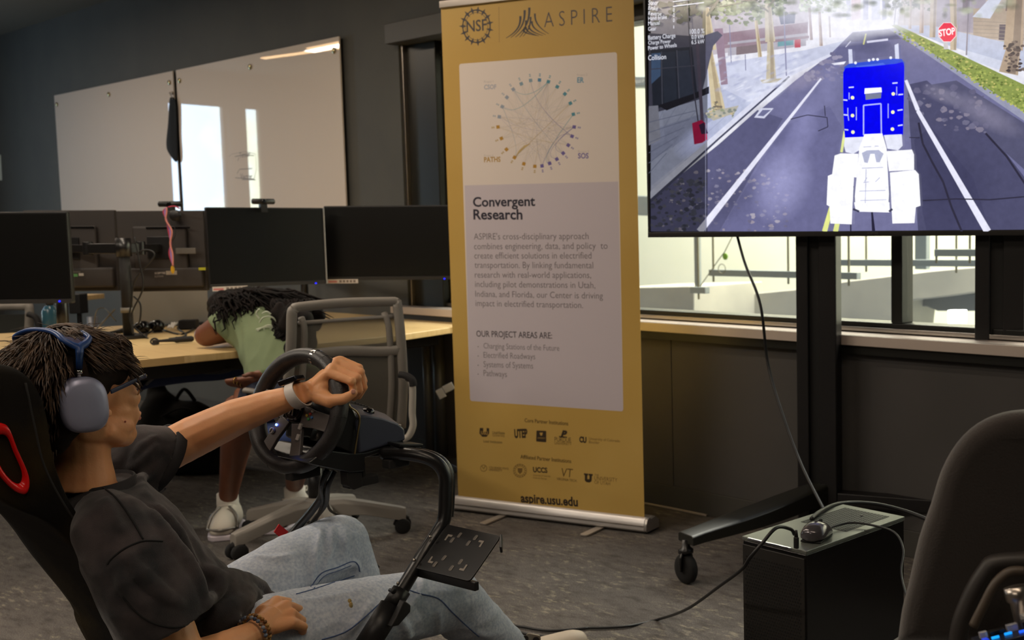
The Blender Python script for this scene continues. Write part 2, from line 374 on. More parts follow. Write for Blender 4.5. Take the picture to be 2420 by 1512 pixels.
cut = [fs + .06, fs + .148, fs + .192, ms - .024, ms + .024, ms + 2.176, ms + 2.224, S1]
for i in range(0, 8, 2): rbox(M(), cut[i], cut[i + 1], -0.105, -0.099, WZ0 + .085, WZ1 - .07).build('pane', glass_m, win)
# roller shade box over the window, sill board
tag(rbox(M(), wall_s(939, 80), S1, 0.0, 0.075, WZ1 - .005, 2.262).build('shade_cassette', mat('shade box metal', (70, 68, 64), 0.5), bevel=0.004), 'long dark roller shade box mounted above the window', 'blind')
ss = wall_s(949, 716)
sl = rbox(M(), ss, S1, -0.058, 0.062, 0.80, 0.806).build('trim_1', sill_m); struct(sl)
struct(rbox(M(), ss, S1, 0.05, 0.068, 0.768, 0.806).build('trim_2', sill_m, bevel=0.003))
struct(rbox(M(), ss, S1, -0.058, 0.05, 0.735, 0.80).build('trim_3', frame_m))
# linear ceiling lamps
def ceil_hit(u, v, p0, n0):
    p = onpl(u, v, p0, n0); d = ray(u, v); d = d - n0 * (2 * d.dot(n0)); return p + d * ((2.74 - p.z) / d.z)
lamp_glow = mat('lamp diffuser', (255, 206, 150), 0.5, emit=9.0); lamp_body = mat('lamp housing', (60, 60, 60), 0.4, 0.5)
places = ['nearest the left windows', 'over the office chair', 'right of the wall screen', 'behind the driver on the left', 'over the steering wheel rig', 'behind the camera on the right']
for (s, t, ln, w_), pl in zip(LAMPS, places):
    r = root('linear_lamp', 'slim warm linear ceiling lamp ' + pl, 'ceiling lamp', RW(s, t, 2.73), 0, 'linear ceiling lamps')
    rbox(M(), s - ln / 2, s + ln / 2, t - .05, t + .05, 2.745, 2.85).build('housing', lamp_body, r, bevel=0.004)
    rbox(M(), s - ln / 2 + .02, s + ln / 2 - .02, t - .035, t + .035, 2.735, 2.745).build('diffuser', lamp_glow, r)
TX = V((.94, -.34, 0)).normalized(); TN = V((TX.y, -TX.x, 0)); TP = at(1935, 560, 3.93)
for (a, b_, lab) in ((ceil_hit(622, 138, RW(0, .03, 0), WN), ceil_hit(815, 112, RW(0, .03, 0), WN), 'long slim ceiling lamp mirrored in the right whiteboard'),):
    r = root('linear_lamp', lab, 'ceiling lamp', tuple((a + b_) / 2), 0, 'linear ceiling lamps')
    M().bar(a + V((0, 0, .05)), b_ + V((0, 0, .05)), .07, .09).build('housing', lamp_body, r); M().bar(a, b_, .05, .008).build('diffuser', lamp_glow, r)
# ---------------------------------------------------------------- what stands beyond the glass
struct(rbox(M(), -8, 14, -4.7, -4.6, -3, 5).build('wall_atrium', white_out))
rbox(M(), -8, 14, -4.6, -0.3, 4.9, 5.0)
def slope(u, v, t): return onpl(u, v, RW(0, t, 0), WN)
sb = M()                                             # pale sloping concrete soffit
TD = -3.3
pts = [slope(u, v, TD) for u, v in ((1640, 712), (1760, 695), (1895, 682), (2000, 664), (2200, 640), (2330, 628), (2600, 590), (2600, 680), (2330, 688), (2200, 705), (2130, 712), (2120, 800), (1640, 800))]
tag(sb.prism(pts, -WN * 0.5).build('sloping_slab', conc_m, bevel=0.01), 'pale sloping concrete slab seen through the window low', 'beam')
pts = [slope(u, v, -2.6) for u, v in ((1440, 680), (1640, 676), (1640, 760), (1440, 760))]
tag(M().prism(pts, -WN * 0.8).build('concrete_block', conc_m, bevel=0.01), 'squat pale concrete block seen through window beside the banner', 'block')
pts = [slope(u, v, -3.6) for u, v in ((2130, 700), (2360, 690), (2360, 735), (2215, 735), (2190, 724), (2130, 724))]
tag(M().prism(pts, -WN * 0.3).build('steel_duct', mat('duct grey', (120, 126, 128), 0.6), bevel=0.01), 'grey duct hanging under the sloping slab outside', 'duct')
lampo = M().prism([slope(u, v, -2.9) for u, v in ((2240, 733), (2276, 733), (2276, 764), (2240, 764))], -WN * 0.05)
tag(lampo.build('wall_light', mat('lit square lamp', (255, 255, 248), 0.5, emit=6)), 'small bright square lamp beyond the window at right', 'lamp')
rod_m = mat('threaded rod', (120, 116, 96), 0.5, 0.5)
def channel(name, label, a, b_, t, hang, up=0.042):
    r = root(name, label, 'rail', tuple(slope(a[0], a[1], t)), 0, 'hanging strut channels outside')
    M().bar(slope(*a, t), slope(*b_, t), 0.045, up).build('channel', duct_m, r, bevel=0.003)
    for u in hang:
        k = (u - a[0]) / (b_[0] - a[0]); v = a[1] + (b_[1] - a[1]) * k; p = slope(u, v, t)
        M().cyl(p - V((0, 0, .06)), p + V((0, 0, 2.2)), 0.007, n=8).build('threaded_rod', rod_m, r)
channel('strut_channel', 'long grey strut channel hanging low behind window centre', (1680, 644), (2030, 652), -2.0, (1686, 1863, 2006))
channel('strut_channel', 'upper grey strut channel running right of the left post', (1940, 620), (2330, 622), -2.6, (2047, 2151, 2260))
channel('strut_channel', 'short grey strut channel high at the right post', (2212, 597), (2400, 597), -2.2, (2213, 2292))
channel('strut_channel', 'stub of strut channel on the post beside the concrete block', (1636, 685), (1672, 686), -1.9, (1651,))
p = slope(1650, 684, -2.3)
tag(M().box(p + V((0, 0, 1.0)), (.035, .035, 2.0), AX).build('hanger_post', duct_m, bevel=0.002), 'slim grey hanger post dropping beside the green tag', 'post')
p = slope(2180, 636, -3.0)
tag(M().box(p + V((0, 0, 1.0)), (.09, .05, 2.0), AX).build('hanger_post', duct_m, bevel=0.002), 'wide grey hanger post behind the right window pane', 'post')
gp = slope(1714, 606, -1.9); r = root('green_tag', 'bright green round tag on wire outside the window', 'tag', tuple(gp))
M().ell(gp, (.022, .008, .022), AX).build('disc', mat('green plastic', (120, 170, 40), 0.5), r, True)
M().tube([slope(u, v, -1.9) for u, v in ((1760, 500), (1712, 596), (1698, 614), (1655, 676))], 0.003, 6).build('wire', rod_m, r)
M().torus(slope(1706, 635, -1.9), WN, .03, .0025, n=24, m=6).build('loop', rod_m, r)
# far beams glimpsed left of the banner and between banner and screen
for a, c, lab in (((1500, 418), (1560, 424), 'grey ledge outside, between banner and screen at mid height'),):
    tag(M().prism([slope(u, v, -3.5) for u, v in ((960, 445), (1600, 465), (1600, 512), (960, 492))], -WN * .3).build('ledge_beam', duct_m, bevel=.01), lab, 'beam')
tag(M().prism([slope(u, v, -3.4) for u, v in ((960, 180), (1600, 180), (1600, 204), (960, 204))], -WN * .2).build('upper_beam', duct_m, bevel=.01), 'upper grey beam outside, seen left of the banner', 'beam')
struct(rbox(M(), -8, 14, -4.6, -4.4, -3.0, -2.9).build('floor_atrium', conc_m))
# ---------------------------------------------------------------- whiteboards
wb_m = mat('glossy white glass board', (226, 214, 202), 0.55, coat=1.0, spec=0.3)
wb_m.node_tree.nodes['Principled BSDF'].inputs['Coat Roughness'].default_value = 0.012
stud = mat('board standoff', (190, 180, 140), 0.25, 1.0)
def board(u0, v0, u1, v1, label):
    a, c = wall_s(u0, v0), wall_s(u1, v1); r = root('glass_whiteboard', label, 'whiteboard', tuple(RW((a + c) / 2, 0, 1.05)), 0, 'glass whiteboards')
    rbox(M(), a, c, 0.022, 0.030, 1.05, 2.262).build('panel', wb_m, r)
    rbox(M(), a + .001, c - .001, 0.0195, 0.0219, 1.051, 2.261).build('backing', mat('board edge', (20, 16, 16), .5), r)
    for q in (a + .05, (a + c) / 2, c - .05): M().lathe(RW(q, 0.0, 2.19), [(.012, 0), (.012, .032), (.016, .032), (.016, .037), (.013, .039)], WN, 14).build('standoff', stud, r, True)
    for q in (a + .05, c - .05): M().lathe(RW(q, 0.0, 1.12), [(.012, 0), (.012, .032), (.016, .032), (.016, .037), (.013, .039)], WN, 14).build('standoff', stud, r, True)
    return r
b1 = board(138, 220, 419, 170, 'left glass whiteboard with a black cloth hooked at its corner')
b2 = board(427, 168, 813, 95, 'right glass whiteboard with faint marker notes')
# faint marker notes
fl = Flat(RW(0, .0304, 0), WN); ink = (150, 140, 132)
for p in ([(555, 370), (575, 366), (600, 368)], [(565, 372), (562, 380)], [(560, 410), (566, 400), (596, 398)], [(556, 420), (600, 423)], [(572, 424), (604, 425)]): fl.line(p, .005, ink)
fl.line([(541, 370), (548, 364), (580, 358), (604, 364), (606, 400), (600, 424)], .003, (178, 168, 160))
fl.text('Tensor', (566, 373), (592, 369), ink, .01); fl.text('Vector', (568, 424), (596, 424), ink, .01)
fl.build('marker_writing', attr_mat('marker ink', 0, .5), b2)
# black cloth hanging from a magnetic hook
cl = M(); hp = lambda u, v, t=.045: onpl(u, v, RW(0, t, 0), WN)
rs = []
for (v, ul, ur, th) in ((228, 402, 411, .01), (240, 400, 416, .02), (262, 399, 417, .022), (300, 396, 418, .026), (330, 393, 419, .03), (352, 393, 421, .03), (366, 402, 421, .022), (384, 414, 420, .01)):
    A, B = hp(ul, v), hp(ur, v); c = (A + B) / 2; X = (B - A) / 2; n = 14
    rs.append([c + X * math.cos(2 * math.pi * k / n) * (1 + .12 * math.sin(3 * 2 * math.pi * k / n + v * .03)) + WN * (th * (1 + .4 * math.cos(4 * 2 * math.pi * k / n)) * math.sin(2 * math.pi * k / n) * .5) for k in range(n)])
o = cl.rings(rs).build('hanging_cloth', mat('black cloth', (26, 30, 36), .95), None, True, sub=1); tag(o, 'black eraser cloth hanging between the two whiteboards', 'cloth')
hk = M(); q = hp(408, 220, .031); hk.lathe(q, [(.011, 0), (.011, .008), (.004, .01)], WN, 12); hk.tube(smooth_path([q + WN * .01, q + WN * .02, hp(407, 231, .055), hp(406, 236, .045)], 4), .0025, 6)
tag(hk.build('magnet_hook', steel_m, None, True), 'small metal hook holding the black cloth', 'hook')
# paper at far left
pp = M().prism([onpl(u, v, RW(0, .002, 0), WN) for u, v in ((-60, 360), (2, 366), (5, 426), (-57, 422))], WN * .001)
tag(pp.build('wall_notice', mat('paper', (220, 225, 215), .8)), 'pale paper notice on the wall at the far left edge', 'paper')
# ---------------------------------------------------------------- shared materials
blk = mat('black plastic', (22, 21, 22), 0.45); blk_matte = mat('matte black plastic', (26, 24, 24), 0.75)
blk_gloss = mat('gloss black plastic', (14, 14, 16), 0.15); blk_metal = mat('black powder coat', (20, 19, 20), 0.32, spec=0.6)
rub = mat('black rubber', (18, 17, 17), 0.85); screen_off = mat('switched off screen', (9, 9, 9), 0.35, spec=0.3)
mon_back = mat('monitor back shell', (46, 41, 39), 0.6); wood = mat('pale maple laminate', (226, 196, 142), 0.38, col2=(214, 182, 128), scale=6, aniso=(1, 12, 1), mix=(.3, .7), rotz=.6)
edge_wood = mat('desk edge band', (196, 162, 108), 0.45); desk_under = mat('desk underframe', (24, 23, 24), 0.6)
leg_m = mat('grey painted steel leg', (92, 94, 100), 0.4, 0.3); paper_m = mat('white paper', (226, 220, 210), 0.8)
cab_m = mat('black cable sheath', (16, 16, 18), 0.5)
# ---------------------------------------------------------------- desks
DZ = 0.74
def desk_top(px, name, label, back=()):
    P = [onz(u, v, DZ) for u, v in px]; c = sum(P, V()) / len(P); r = root(name, label, 'desk', (c.x, c.y, 0), 0, 'maple desks')
    M().prism([p - V((0, 0, .029)) for p in P], (0, 0, .029)).build('tabletop', wood, r, bevel=0.003)
    # a slightly proud edge band on the front edge
    return r
F = [(-120, 894), (303, 853), (582, 827), (740, 811)]
d1 = desk_top([(-120, 894), (303, 853), (582, 827), (700, 815), (690, 734), (503, 750), (288, 769), (-120, 796)], 'desk', 'long maple topped desk under the left monitors')
d2 = desk_top([(703, 815), (937, 792), (1069, 773), (1100, 768), (1096, 758), (1069, 755.5), (861, 737.5), (755, 733.5), (693, 734)], 'desk', 'maple topped desk end under the window sill')
for d, a, c in ((d1, (-120, 894), (700, 815)), (d2, (703, 815), (1069, 773))):
    A, B = onz(*a, DZ), onz(*c, DZ); nn = (B - A).cross(V((0, 0, 1))).normalized()
    M().prism([A + nn * .001, B + nn * .001, B + nn * .001 - V((0, 0, .028)), A + nn * .001 - V((0, 0, .028))], nn * .0015).build('edge_band', edge_wood, d)
    A = A - nn * .12; B = B - nn * .12
    M().bar(A - V((0, 0, .06)), B - V((0, 0, .06)), .06, .055).build('crossbar', desk_under, d, bevel=.004)
def leg(d, u, v, r=.028, foot=True):
    p = onz(u, v, 0.0); M().cyl(p + V((0, 0, .03)), p + V((0, 0, .712)), r, n=20).build('leg', leg_m, d, True)
    return p
p1 = leg(d2, 1018, 1098, .022); p2 = leg(d2, 1046, 1094, .03)
M().bar(p1 - WN * .1 - WW * .1 + V((0, 0, .02)), onz(1140, 1125, .02), .09, .035).build('foot_bar', leg_m, d2, bevel=.006)
p3 = leg(d1, 236, 1030, .028); leg(d1, 90, 1120, .028)
# cable tray, brackets and a blue sling under the long desk
A, B = onz(300, 905, .62), onz(548, 868, .62)
M().rings([[A + (B - A) * k + V((0, 0, dz)) + WN * dt for dz, dt in ((.03, -.1), (.0, -.11), (-.035 + .01 * math.sin(6 * k), -.05), (-.035, .03), (0.0, .07), (.03, .06), (-.02, .02), (-.02, -.05))] for k in [i / 12 for i in range(13)]]).build('cable_sling', mat('navy sling fabric', (30, 44, 84), .85), d1, True)
M().tube(smooth_path([onz(350, 862, .68) - WN * .1, onz(354, 900, .62), onz(330, 925, .57), onz(305, 925, .56)], 6), .006).build('hook', leg_m, d1, True)
for k in range(5):
    a = A + (B - A) * (k / 4.2) + V((0, 0, .07)); M().bar(a - WN * .2, a + WN * .0, .05, .04).build('bracket', desk_under, d1, bevel=.004)
a = onz(455, 868, .66); M().ell(a - WN * .05, (.2, .06, .03), AX).build('cable_bundle', cab_m, d1, True)
# ---------------------------------------------------------------- monitors
def monitor(tl, tr, dl, dr, label, back=False, led=None, strip=None, h=0.365, name='monitor', width=None):
    L, R_ = at(tl[0], tl[1], dl), at(tr[0], tr[1], dr); R_.z = L.z = (L.z + R_.z) / 2; X = (R_ - L); W = X.length; X.normalize()
    if width: (L, W) = (R_ - X * width, width) if width < 0 or tl[0] < 0 else (L, width)
    N = V((X.y, -X.x, 0)); Z = V((0, 0, 1))           # N looks at the camera
    c = L + X * (W / 2) - Z * (h / 2); r = root(name, label, 'monitor', (c.x, c.y, c.z - h / 2), 0, 'desk monitors')
    s = -1 if back else 1; N2 = N * s; a3 = (X, N2, Z)
    M().box(c - N2 * .012, (W, .024, h), a3).build('shell', mon_back if back else blk, r, bevel=.004)
    M().box(c - N2 * .034, (W * .62, .026, h * .62), a3).build('rear_housing', mon_back, r, bevel=.01)
    M().box(c + N2 * .0015 + Z * .006, (W - .008, .003, h - .028), a3).build('screen', screen_off, r)
    M().box(c + N2 * .002 - Z * (h / 2 - .009), (W - .002, .006, .017), a3).build('bezel', blk_matte, r, bevel=.001)
    if led: M().lathe(led[0] + N * .002, [(.0032, 0), (.0032, .004)], N, 10).build('power_light', mat('blue indicator', (30, 40, 255), .5, emit=3.0), r)
    return r, c, X, N, Z, W
r, c, X, N, Z, W = monitor((-180, 505), (157, 497), 4.36, 4.4, 'leftmost monitor, black screen facing out with blue light', h=.365)
M().lathe(c + X * (W / 2 - .045) - Z * .174 + N * .003, [(.0034, 0), (.0034, .005)], N, 10).build('power_light', mat('blue indicator', (20, 30, 255), .5, emit=2.5), r)
m0 = c
r1, c1, X1, N1, Z1, W1 = monitor((60, 497), (276, 497), 4.98, 5.02, 'rear side of monitor left of the twin arm pole', True)
r2, c2, X2, N2_, Z2, W2 = monitor((279, 499), (485, 497), 5.0, 5.06, 'rear side of monitor with a webcam and hanging lanyard', True)
r3, c3, X3, N3, Z3, W3 = monitor((486, 497), (762, 484), 4.97, 5.33, 'dark monitor right of the lanyard with a webcam on top')
r4, c4, X4, N4, Z4, W4 = monitor((764, 485), (1062, 486), 5.42, 5.42, 'rightmost desk monitor touching the gold banner edge')
strip_m = mat('spec label', (190, 182, 178), .6)
for (r, c, X, N, W, h) in ((r3, c3, X3, N3, W3, .365), (r4, c4, X4, N4, W4, .365)):
    lb = M().box(c - X * (W / 2 - .083) - Z * (h / 2 + .004) + N * .008, (.15, .001, .020), (X, N, Z)).build('spec_label', strip_m, r)
    f = Flat(c + N * .0087, N); P = lambda a, b: proj(c - X * (W / 2 - a) - Z * (h / 2 + .004 - b) + N * .0087)
    for k in range(5): f.poly([P(.066 + .017 * k, -.006), P(.078 + .017 * k, -.006), P(.078 + .017 * k, .006), P(.066 + .017 * k, .006)], (110, 100, 96))
    f.poly([P(.012, -.006), P(.055, -.006), P(.055, .003), P(.012, .003)], (180, 110, 110)); f.build('label_print', attr_mat('label ink', 0), r)
    p = c + X * (W / 2 - .035 if W > .6 else W / 2 - .05) - Z * (h / 2 - .004) + N * .004
    M().lathe(p, [(.0034, 0), (.0034, .004)], N, 10).build('power_light', mat('blue indicator', (20, 30, 255), .5, emit=2.5), r)
M().box(c3 + X3 * (W3 / 2 + .002) , (.003, .02, .365), (X3, N3, Z)).build('edge_trim', mat('pale monitor edge', (150, 150, 150), .4), r3)
# details on the two rear shells: vent slots, ports, stickers, arms
for (r, c, X, N, W, sx) in ((r1, c1, X1, N1, W1, .02), (r2, c2, X2, N2_, W2, .04)):
    M().box(c + X * sx + Z * .105 + N * .049, (W * .5, .004, .008), (X, N, Z)).build('vent_slot', blk_gloss, r)
    M().box(c - Z * .12 + N * .036, (W * .96, .03, .09), (X, N, Z)).build('port_cover', mon_back, r, bevel=.01)
def stick(r, c, X, N, x, z, w, h, col, nm='sticker', off=.0525): return M().box(c + X * x + Z * z + N * off, (w, .001, h), (X, N, Z)).build(nm, mat(nm + str(col), col, .6), r)
stick(r1, c1, X1, N1, -.04, -.11, .085, .013, (196, 190, 30)); stick(r1, c1, X1, N1, .022, -.109, .03, .013, (90, 150, 90)); stick(r1, c1, X1, N1, .052, -.106, .02, .012, (190, 185, 180))
stick(r1, c1, X1, N1, -.01, -.094, .12, .007, (90, 88, 84))
stick(r2, c2, X2, N2_, .045, -.098, .046, .018, (150, 140, 128)); stick(r2, c2, X2, N2_, .175, -.082, .03, .012, (176, 176, 30))
ff = Flat(c2 + N2_ * .0535, N2_); q = lambda x, z: proj(c2 + X2 * x + Z * z + N2_ * .0535)
ff.text('SCEPTRE', q(-.025, -.103), q(.02, -.102), (180, 172, 164), .02); ff.text('E275W', q(-.025, -.118), q(.012, -.117), (150, 142, 134), .0)
ff.build('label_print', attr_mat('rear ink', 0), r2)
ff = Flat(c2 + N2_ * .0003, N2_); ff.text('SCEPTRE', proj(c2 + X2 * .01 + Z * .142), proj(c2 + X2 * .16 + Z * .142), (28, 25, 24), .02); ff.build('embossed_mark', attr_mat('rear ink2', 0), r2)
# twin arm pole stand
PB = onz(305, 800, DZ); PT = at(296, 570, 4.84); PT.x, PT.y = PB.x, PB.y; PT.z = 1.165
st = root('monitor_arm_stand', 'black twin arm pole carrying the two reversed monitors', 'monitor stand', tuple(PB))
M().cyl(PB + V((0, 0, .01)), PT, .021, n=20).build('pole', blk_matte, st, True)
M().box(PB + V((0, 0, .008)), (.11, .11, .014), AX).build('clamp_base', blk_metal, st, bevel=.003)
M().lathe(PB + V((0, 0, .115)), [(.026, 0), (.026, .022)], n=20).build('band', mat('grey tie band', (130, 126, 118), .6), st, True)
hz = 1.135
for c, X, N, nm in ((c1, X1, N1, 0), (c2, X2, N2_, 1)):
    tgt = c + N * .06; tgt = V((tgt.x, tgt.y, hz)); b0 = V((PB.x, PB.y, hz)); e = M(); e.bar(b0, b0 + (tgt - b0) * .55 + N * .03, .03, .045); e.build('arm', blk_metal, st, bevel=.004)
    e = M(); e.bar(b0 + (tgt - b0) * .55 + N * .03, tgt, .028, .035); e.lathe(b0 + (tgt - b0) * .55 + N * .03 - V((0, 0, .03)), [(.02, 0), (.02, .06)], n=14); e.build('forearm', blk_metal, st, bevel=.003)
    M().box(tgt - N * .012 , (.1, .012, .1), (X, N, Z)).build('mount_plate', blk_metal, st, bevel=.002)
M().lathe(V((PB.x, PB.y, hz - .035)), [(.03, 0), (.03, .08)], n=18).build('collar', blk_metal, st, True)
M().box(c2 + X2 * .115 + Z * -.0 + N2_ * .062, (.085, .01, .026), (X2, N2_, Z)).build('light_bracket', mat('grey bracket', (96, 92, 86), .5), st, bevel=.002)
for k, pth in enumerate(([(318, 560), (330, 620), (338, 680), (312, 740), (315, 790)], [(322, 600), (345, 590), (365, 605), (320, 660), (310, 720)], [(316, 700), (332, 720), (330, 760), (318, 772)], [(306, 620), (312, 700), (308, 760), (350, 800)])):
    tag(M().tube(smooth_path([at(u, v, 4.76 + .01 * k) for u, v in pth], 6), .0035, 6).build('pole_cable', cab_m, None, True), ['cable hanging down beside the twin arm pole', 'cable looping from the pole to the left', 'short cable curl low on the pole', 'thin cable running from pole to desk top'][k], 'cable')
# second pole behind the green shirted person
sp = onz(742, 738, DZ); sp = sp + WN * .05; st2 = root('monitor_pole', 'thin black monitor pole under the right pair of screens', 'monitor stand', tuple(sp))
M().cyl(sp, V((sp.x, sp.y, 1.1)), .02, n=16).build('pole', blk_metal, st2, True); M().box(sp + V((0, 0, .006)), (.1, .1, .012), AX).build('base', blk_metal, st2, bevel=.003)
for c, X, N in ((c3, X3, N3), (c4, X4, N4)):
    M().bar(V((sp.x, sp.y, 1.06)), V((c.x, c.y, 1.06)) - N * .06, .03, .045).build('arm', blk_metal, st2, bevel=.003)
tag(M().tube(smooth_path([at(u, v, 5.35) for u, v in ((722, 668), (718, 690), (728, 708), (738, 716))], 6), .003, 6).build('pole_cable', cab_m, None, True), 'thin cable arc left of the thin black pole', 'cable')
# webcams
def webcam(u, v, d, X, N, label):
    c = at(u, v, d); r = root('webcam', label, 'webcam', tuple(c - V((0, 0, .02)))); Z = V((0, 0, 1))
    e = M(); e.tube([c - X * .05, c - X * .046, c + X * .046, c + X * .05], [.008, .013, .013, .008], 16); e.build('body', blk, r, True)
    M().lathe(c + N * .006, [(.011, 0), (.011, .008), (.008, .0085)], N, 16).build('lens', blk_gloss, r, True)
    M().box(c - Z * .02 - N * .006, (.03, .03, .018), (X, N, Z)).build('clip', blk, r, bevel=.003)
    M().box(c - Z * .034 + N * .010, (.028, .003, .03), (X, N, Z)).build('clip_tongue', blk, r, bevel=.001); return r, c
wc1, wp1 = webcam(402, 482, 5.06, X2, N2_, 'black webcam clipped above the pair of reversed monitors')
wc2, wp2 = webcam(622, 476, 5.12, X3, N3, 'black webcam on the monitor in front of the person')
M().ell(at(414, 509, 4.99), (.026, .012, .026), (X2, N2_, Z)).build('mount_ball', blk, wc1, True)
# lanyard
ln = root('lanyard', 'pink and blue lanyard with a yellow tag hanging from the webcam', 'lanyard', tuple(at(408, 640, 4.92)))
pth = [(394, 490), (390, 500), (393, 520), (402, 545), (403, 575), (404, 600), (409, 628)]
for k, (dx, col) in enumerate(((-3, (176, 60, 84)), (0, (150, 120, 190)), (3, (206, 130, 120)))):
    M().tube(smooth_path([at(u + dx * 1.3 * (1 if (i + k) % 2 else -.2), v, 4.92 - .006 * k) for i, (u, v) in enumerate(pth)], 6), .0035, 8).build('strand', mat('strand %d' % k, col, .8), ln, True)
M().tube(smooth_path([at(u, v, 4.93) for u, v in ((398, 489), (412, 487), (424, 492))], 5), .003, 6).build('strand', mat('strand 0', (176, 60, 84), .8), ln, True)
M().ell(at(408, 637, 4.92), (.008, .004, .019), (X2, N2_, Z)).build('tag', mat('yellow tag', (206, 160, 20), .5), ln, True)
tag(M().tube(smooth_path([at(u, v, 4.93) for u, v in ((402, 520), (415, 545), (410, 566), (403, 572))], 5), .0016, 6).build('thin_wire', cab_m, None, True), 'thin wire loop beside the hanging lanyard', 'wire')
# grey divider behind the pole
A, B = at(300, 680, 5.35), at(489, 676, 5.55); A = V((A.x, A.y, 0)); B = V((B.x, B.y, 0)); X = (B - A).normalized(); N = V((X.y, -X.x, 0)); zt = at(395, 670, 5.45).z
dv = root('desk_divider', 'plain grey privacy panel standing behind the cluttered desk', 'divider', tuple((A + B) / 2 + V((0, 0, .742))))
M().box((A + B) / 2 + V((0, 0, .745 + .17)), ((B - A).length, .02, .34), (X, N, Z)).build('panel', mat('divider fabric', (150, 146, 140), .9), dv, bevel=.004)
M().box((A + B) / 2 + V((0, 0, .748)), (.12, .06, .01), (X, N, Z)).build('foot', leg_m, dv, bevel=.002)
# clutter on the desk
def cable_cam(u, v, label):
    c = onz(u, v + 18, DZ) + V((0, 0, .03)); r = root('camera_ball', label, 'camera', tuple(c - V((0, 0, .03)))); 
    M().ell(c, (.03, .03, .03)).build('ball', blk_gloss, r, True); d = V((-.3, -1, .15)).normalized(); M().lathe(c + d * .022, [(.018, 0), (.018, .012), (.013, .013)], d, 18).build('lens', blk_gloss, r, True)
    M().lathe(c - V((0, 0, .03)), [(.022, 0), (.02, .004), (.009, .008)], n=18).build('foot', blk, r, True)
cable_cam(340, 770, 'glossy black ball webcam nearest the pole'); cable_cam(373, 767, 'glossy black ball webcam right of the other ball')
for (u, v, w, dpt, h, rz, lab) in ((447, 778, .075, .06, .045, .2, 'black power adapter box on the desk, left one'), (478, 768, .07, .09, .012, .4, 'flat black box leaning beside the power adapter')):
    p = onz(u, v, DZ) + V((0, 0, h / 2 + .002)); a = rz; ax = (V((math.cos(a), math.sin(a), 0)), V((-math.sin(a), math.cos(a), 0)), V((0, 0, 1)))
    rr = root('adapter_box', lab, 'adapter', tuple(p - V((0, 0, h / 2)))); M().box(p, (w, dpt, h), ax).build('case', blk_matte, rr, bevel=.006); M().box(p + V((0, 0, h / 2)), (w * .5, dpt * .5, .001), ax).build('rating_label', mat('dim label', (40, 40, 42), .5), rr)
hm = root('handheld_wand', 'black handheld microphone wand lying on the desk', 'microphone', tuple(onz(405, 815, DZ)))
a, b_ = onz(372, 815, DZ) + V((0, 0, .016)), onz(458, 809, DZ) + V((0, 0, .016)); dd = b_ - a
M().tube([a, a + dd * .1, a + dd * .45, a + dd * .52, a + dd * .62, a + dd * .95, a + dd], [.006, .0055, .0085, .0135, .0125, .0125, .008], 14).build('handle', blk_matte, hm, True)
M().torus(a - dd * .08, V((.2, -.8, .5)), .013, .0035, n=20, m=8).build('head_ring', blk_matte, hm, True)
M().box(a - dd * .04 - V((0, 0, .004)), (.02, .02, .02)).build('head_block', blk, hm, bevel=.003)
for (u, v, w, dpt, lab) in ((408, 780, .04, .03, 'crumpled white slip on the desk among the cables'), (484, 798, .045, .06, 'white paper tissue beside the resting elbow')):
    p = onz(u, v, DZ); X = V((.95, -.3, 0)).normalized(); Y = V((.3, .95, 0)).normalized()
    rs = [[p + X * (w * (i / 4 - .5)) + Y * (dpt * (j / 4 - .5)) + V((0, 0, .004 + .012 * abs(math.sin(i * 1.7 + j)) + .006 * j)) for i in range(5)] for j in range(5)]
    mm = M().rings(rs, False, False).build('paper_slip', paper_m, None, True); md = mm.modifiers.new('t', 'SOLIDIFY'); md.thickness = .0008; tag(mm, lab, 'paper')
cb = [([(300, 790), (330, 800), (372, 780), (430, 792), (470, 770)], 'long black cable snaking behind the ball webcams'), ([(250, 790), (285, 784), (330, 793), (345, 800)], 'cable tail left of the pole foot'), ([(430, 770), (420, 778), (440, 795), (400, 803)], 'cable coil in front of the adapter box'), ([(470, 765), (500, 768), (505, 756)], 'short cable reaching the rear desk edge')]
for pth, lab in cb: tag(M().tube(smooth_path([onz(u, v, DZ) + V((0, 0, .005)) for u, v in pth], 6), .004, 6).build('desk_cable', cab_m, None, True), lab, 'cable')
pl = root('cable_stub', 'black plug and cable end by the driver headband on the desk', 'cable', tuple(onz(275, 792, DZ)))
M().tube([onz(262, 793, DZ) + V((0, 0, .01)), onz(290, 785, DZ) + V((0, 0, .01))], [.008, .01], 8).build('plug', blk, pl, True)
ws = M(); ws.tube(smooth_path([onz(222, 772, DZ) , at(228, 735, 4.95), at(246, 728, 4.95), at(262, 745, 4.9), onz(275, 760, DZ)], 6), .0022, 6)
tag(ws.build('bent_wire', mat('grey wire', (90, 84, 66), .5), None, True), 'bent stiff wire arching up from the desk left', 'wire')
tag(M().tube([onz(228, 777, DZ), at(271, 731, 4.9)], .004, 6).build('antenna_rod', mat('grey rod', (96, 96, 96), .5), None, True), 'thin grey antenna rod leaning up over the desk', 'antenna')
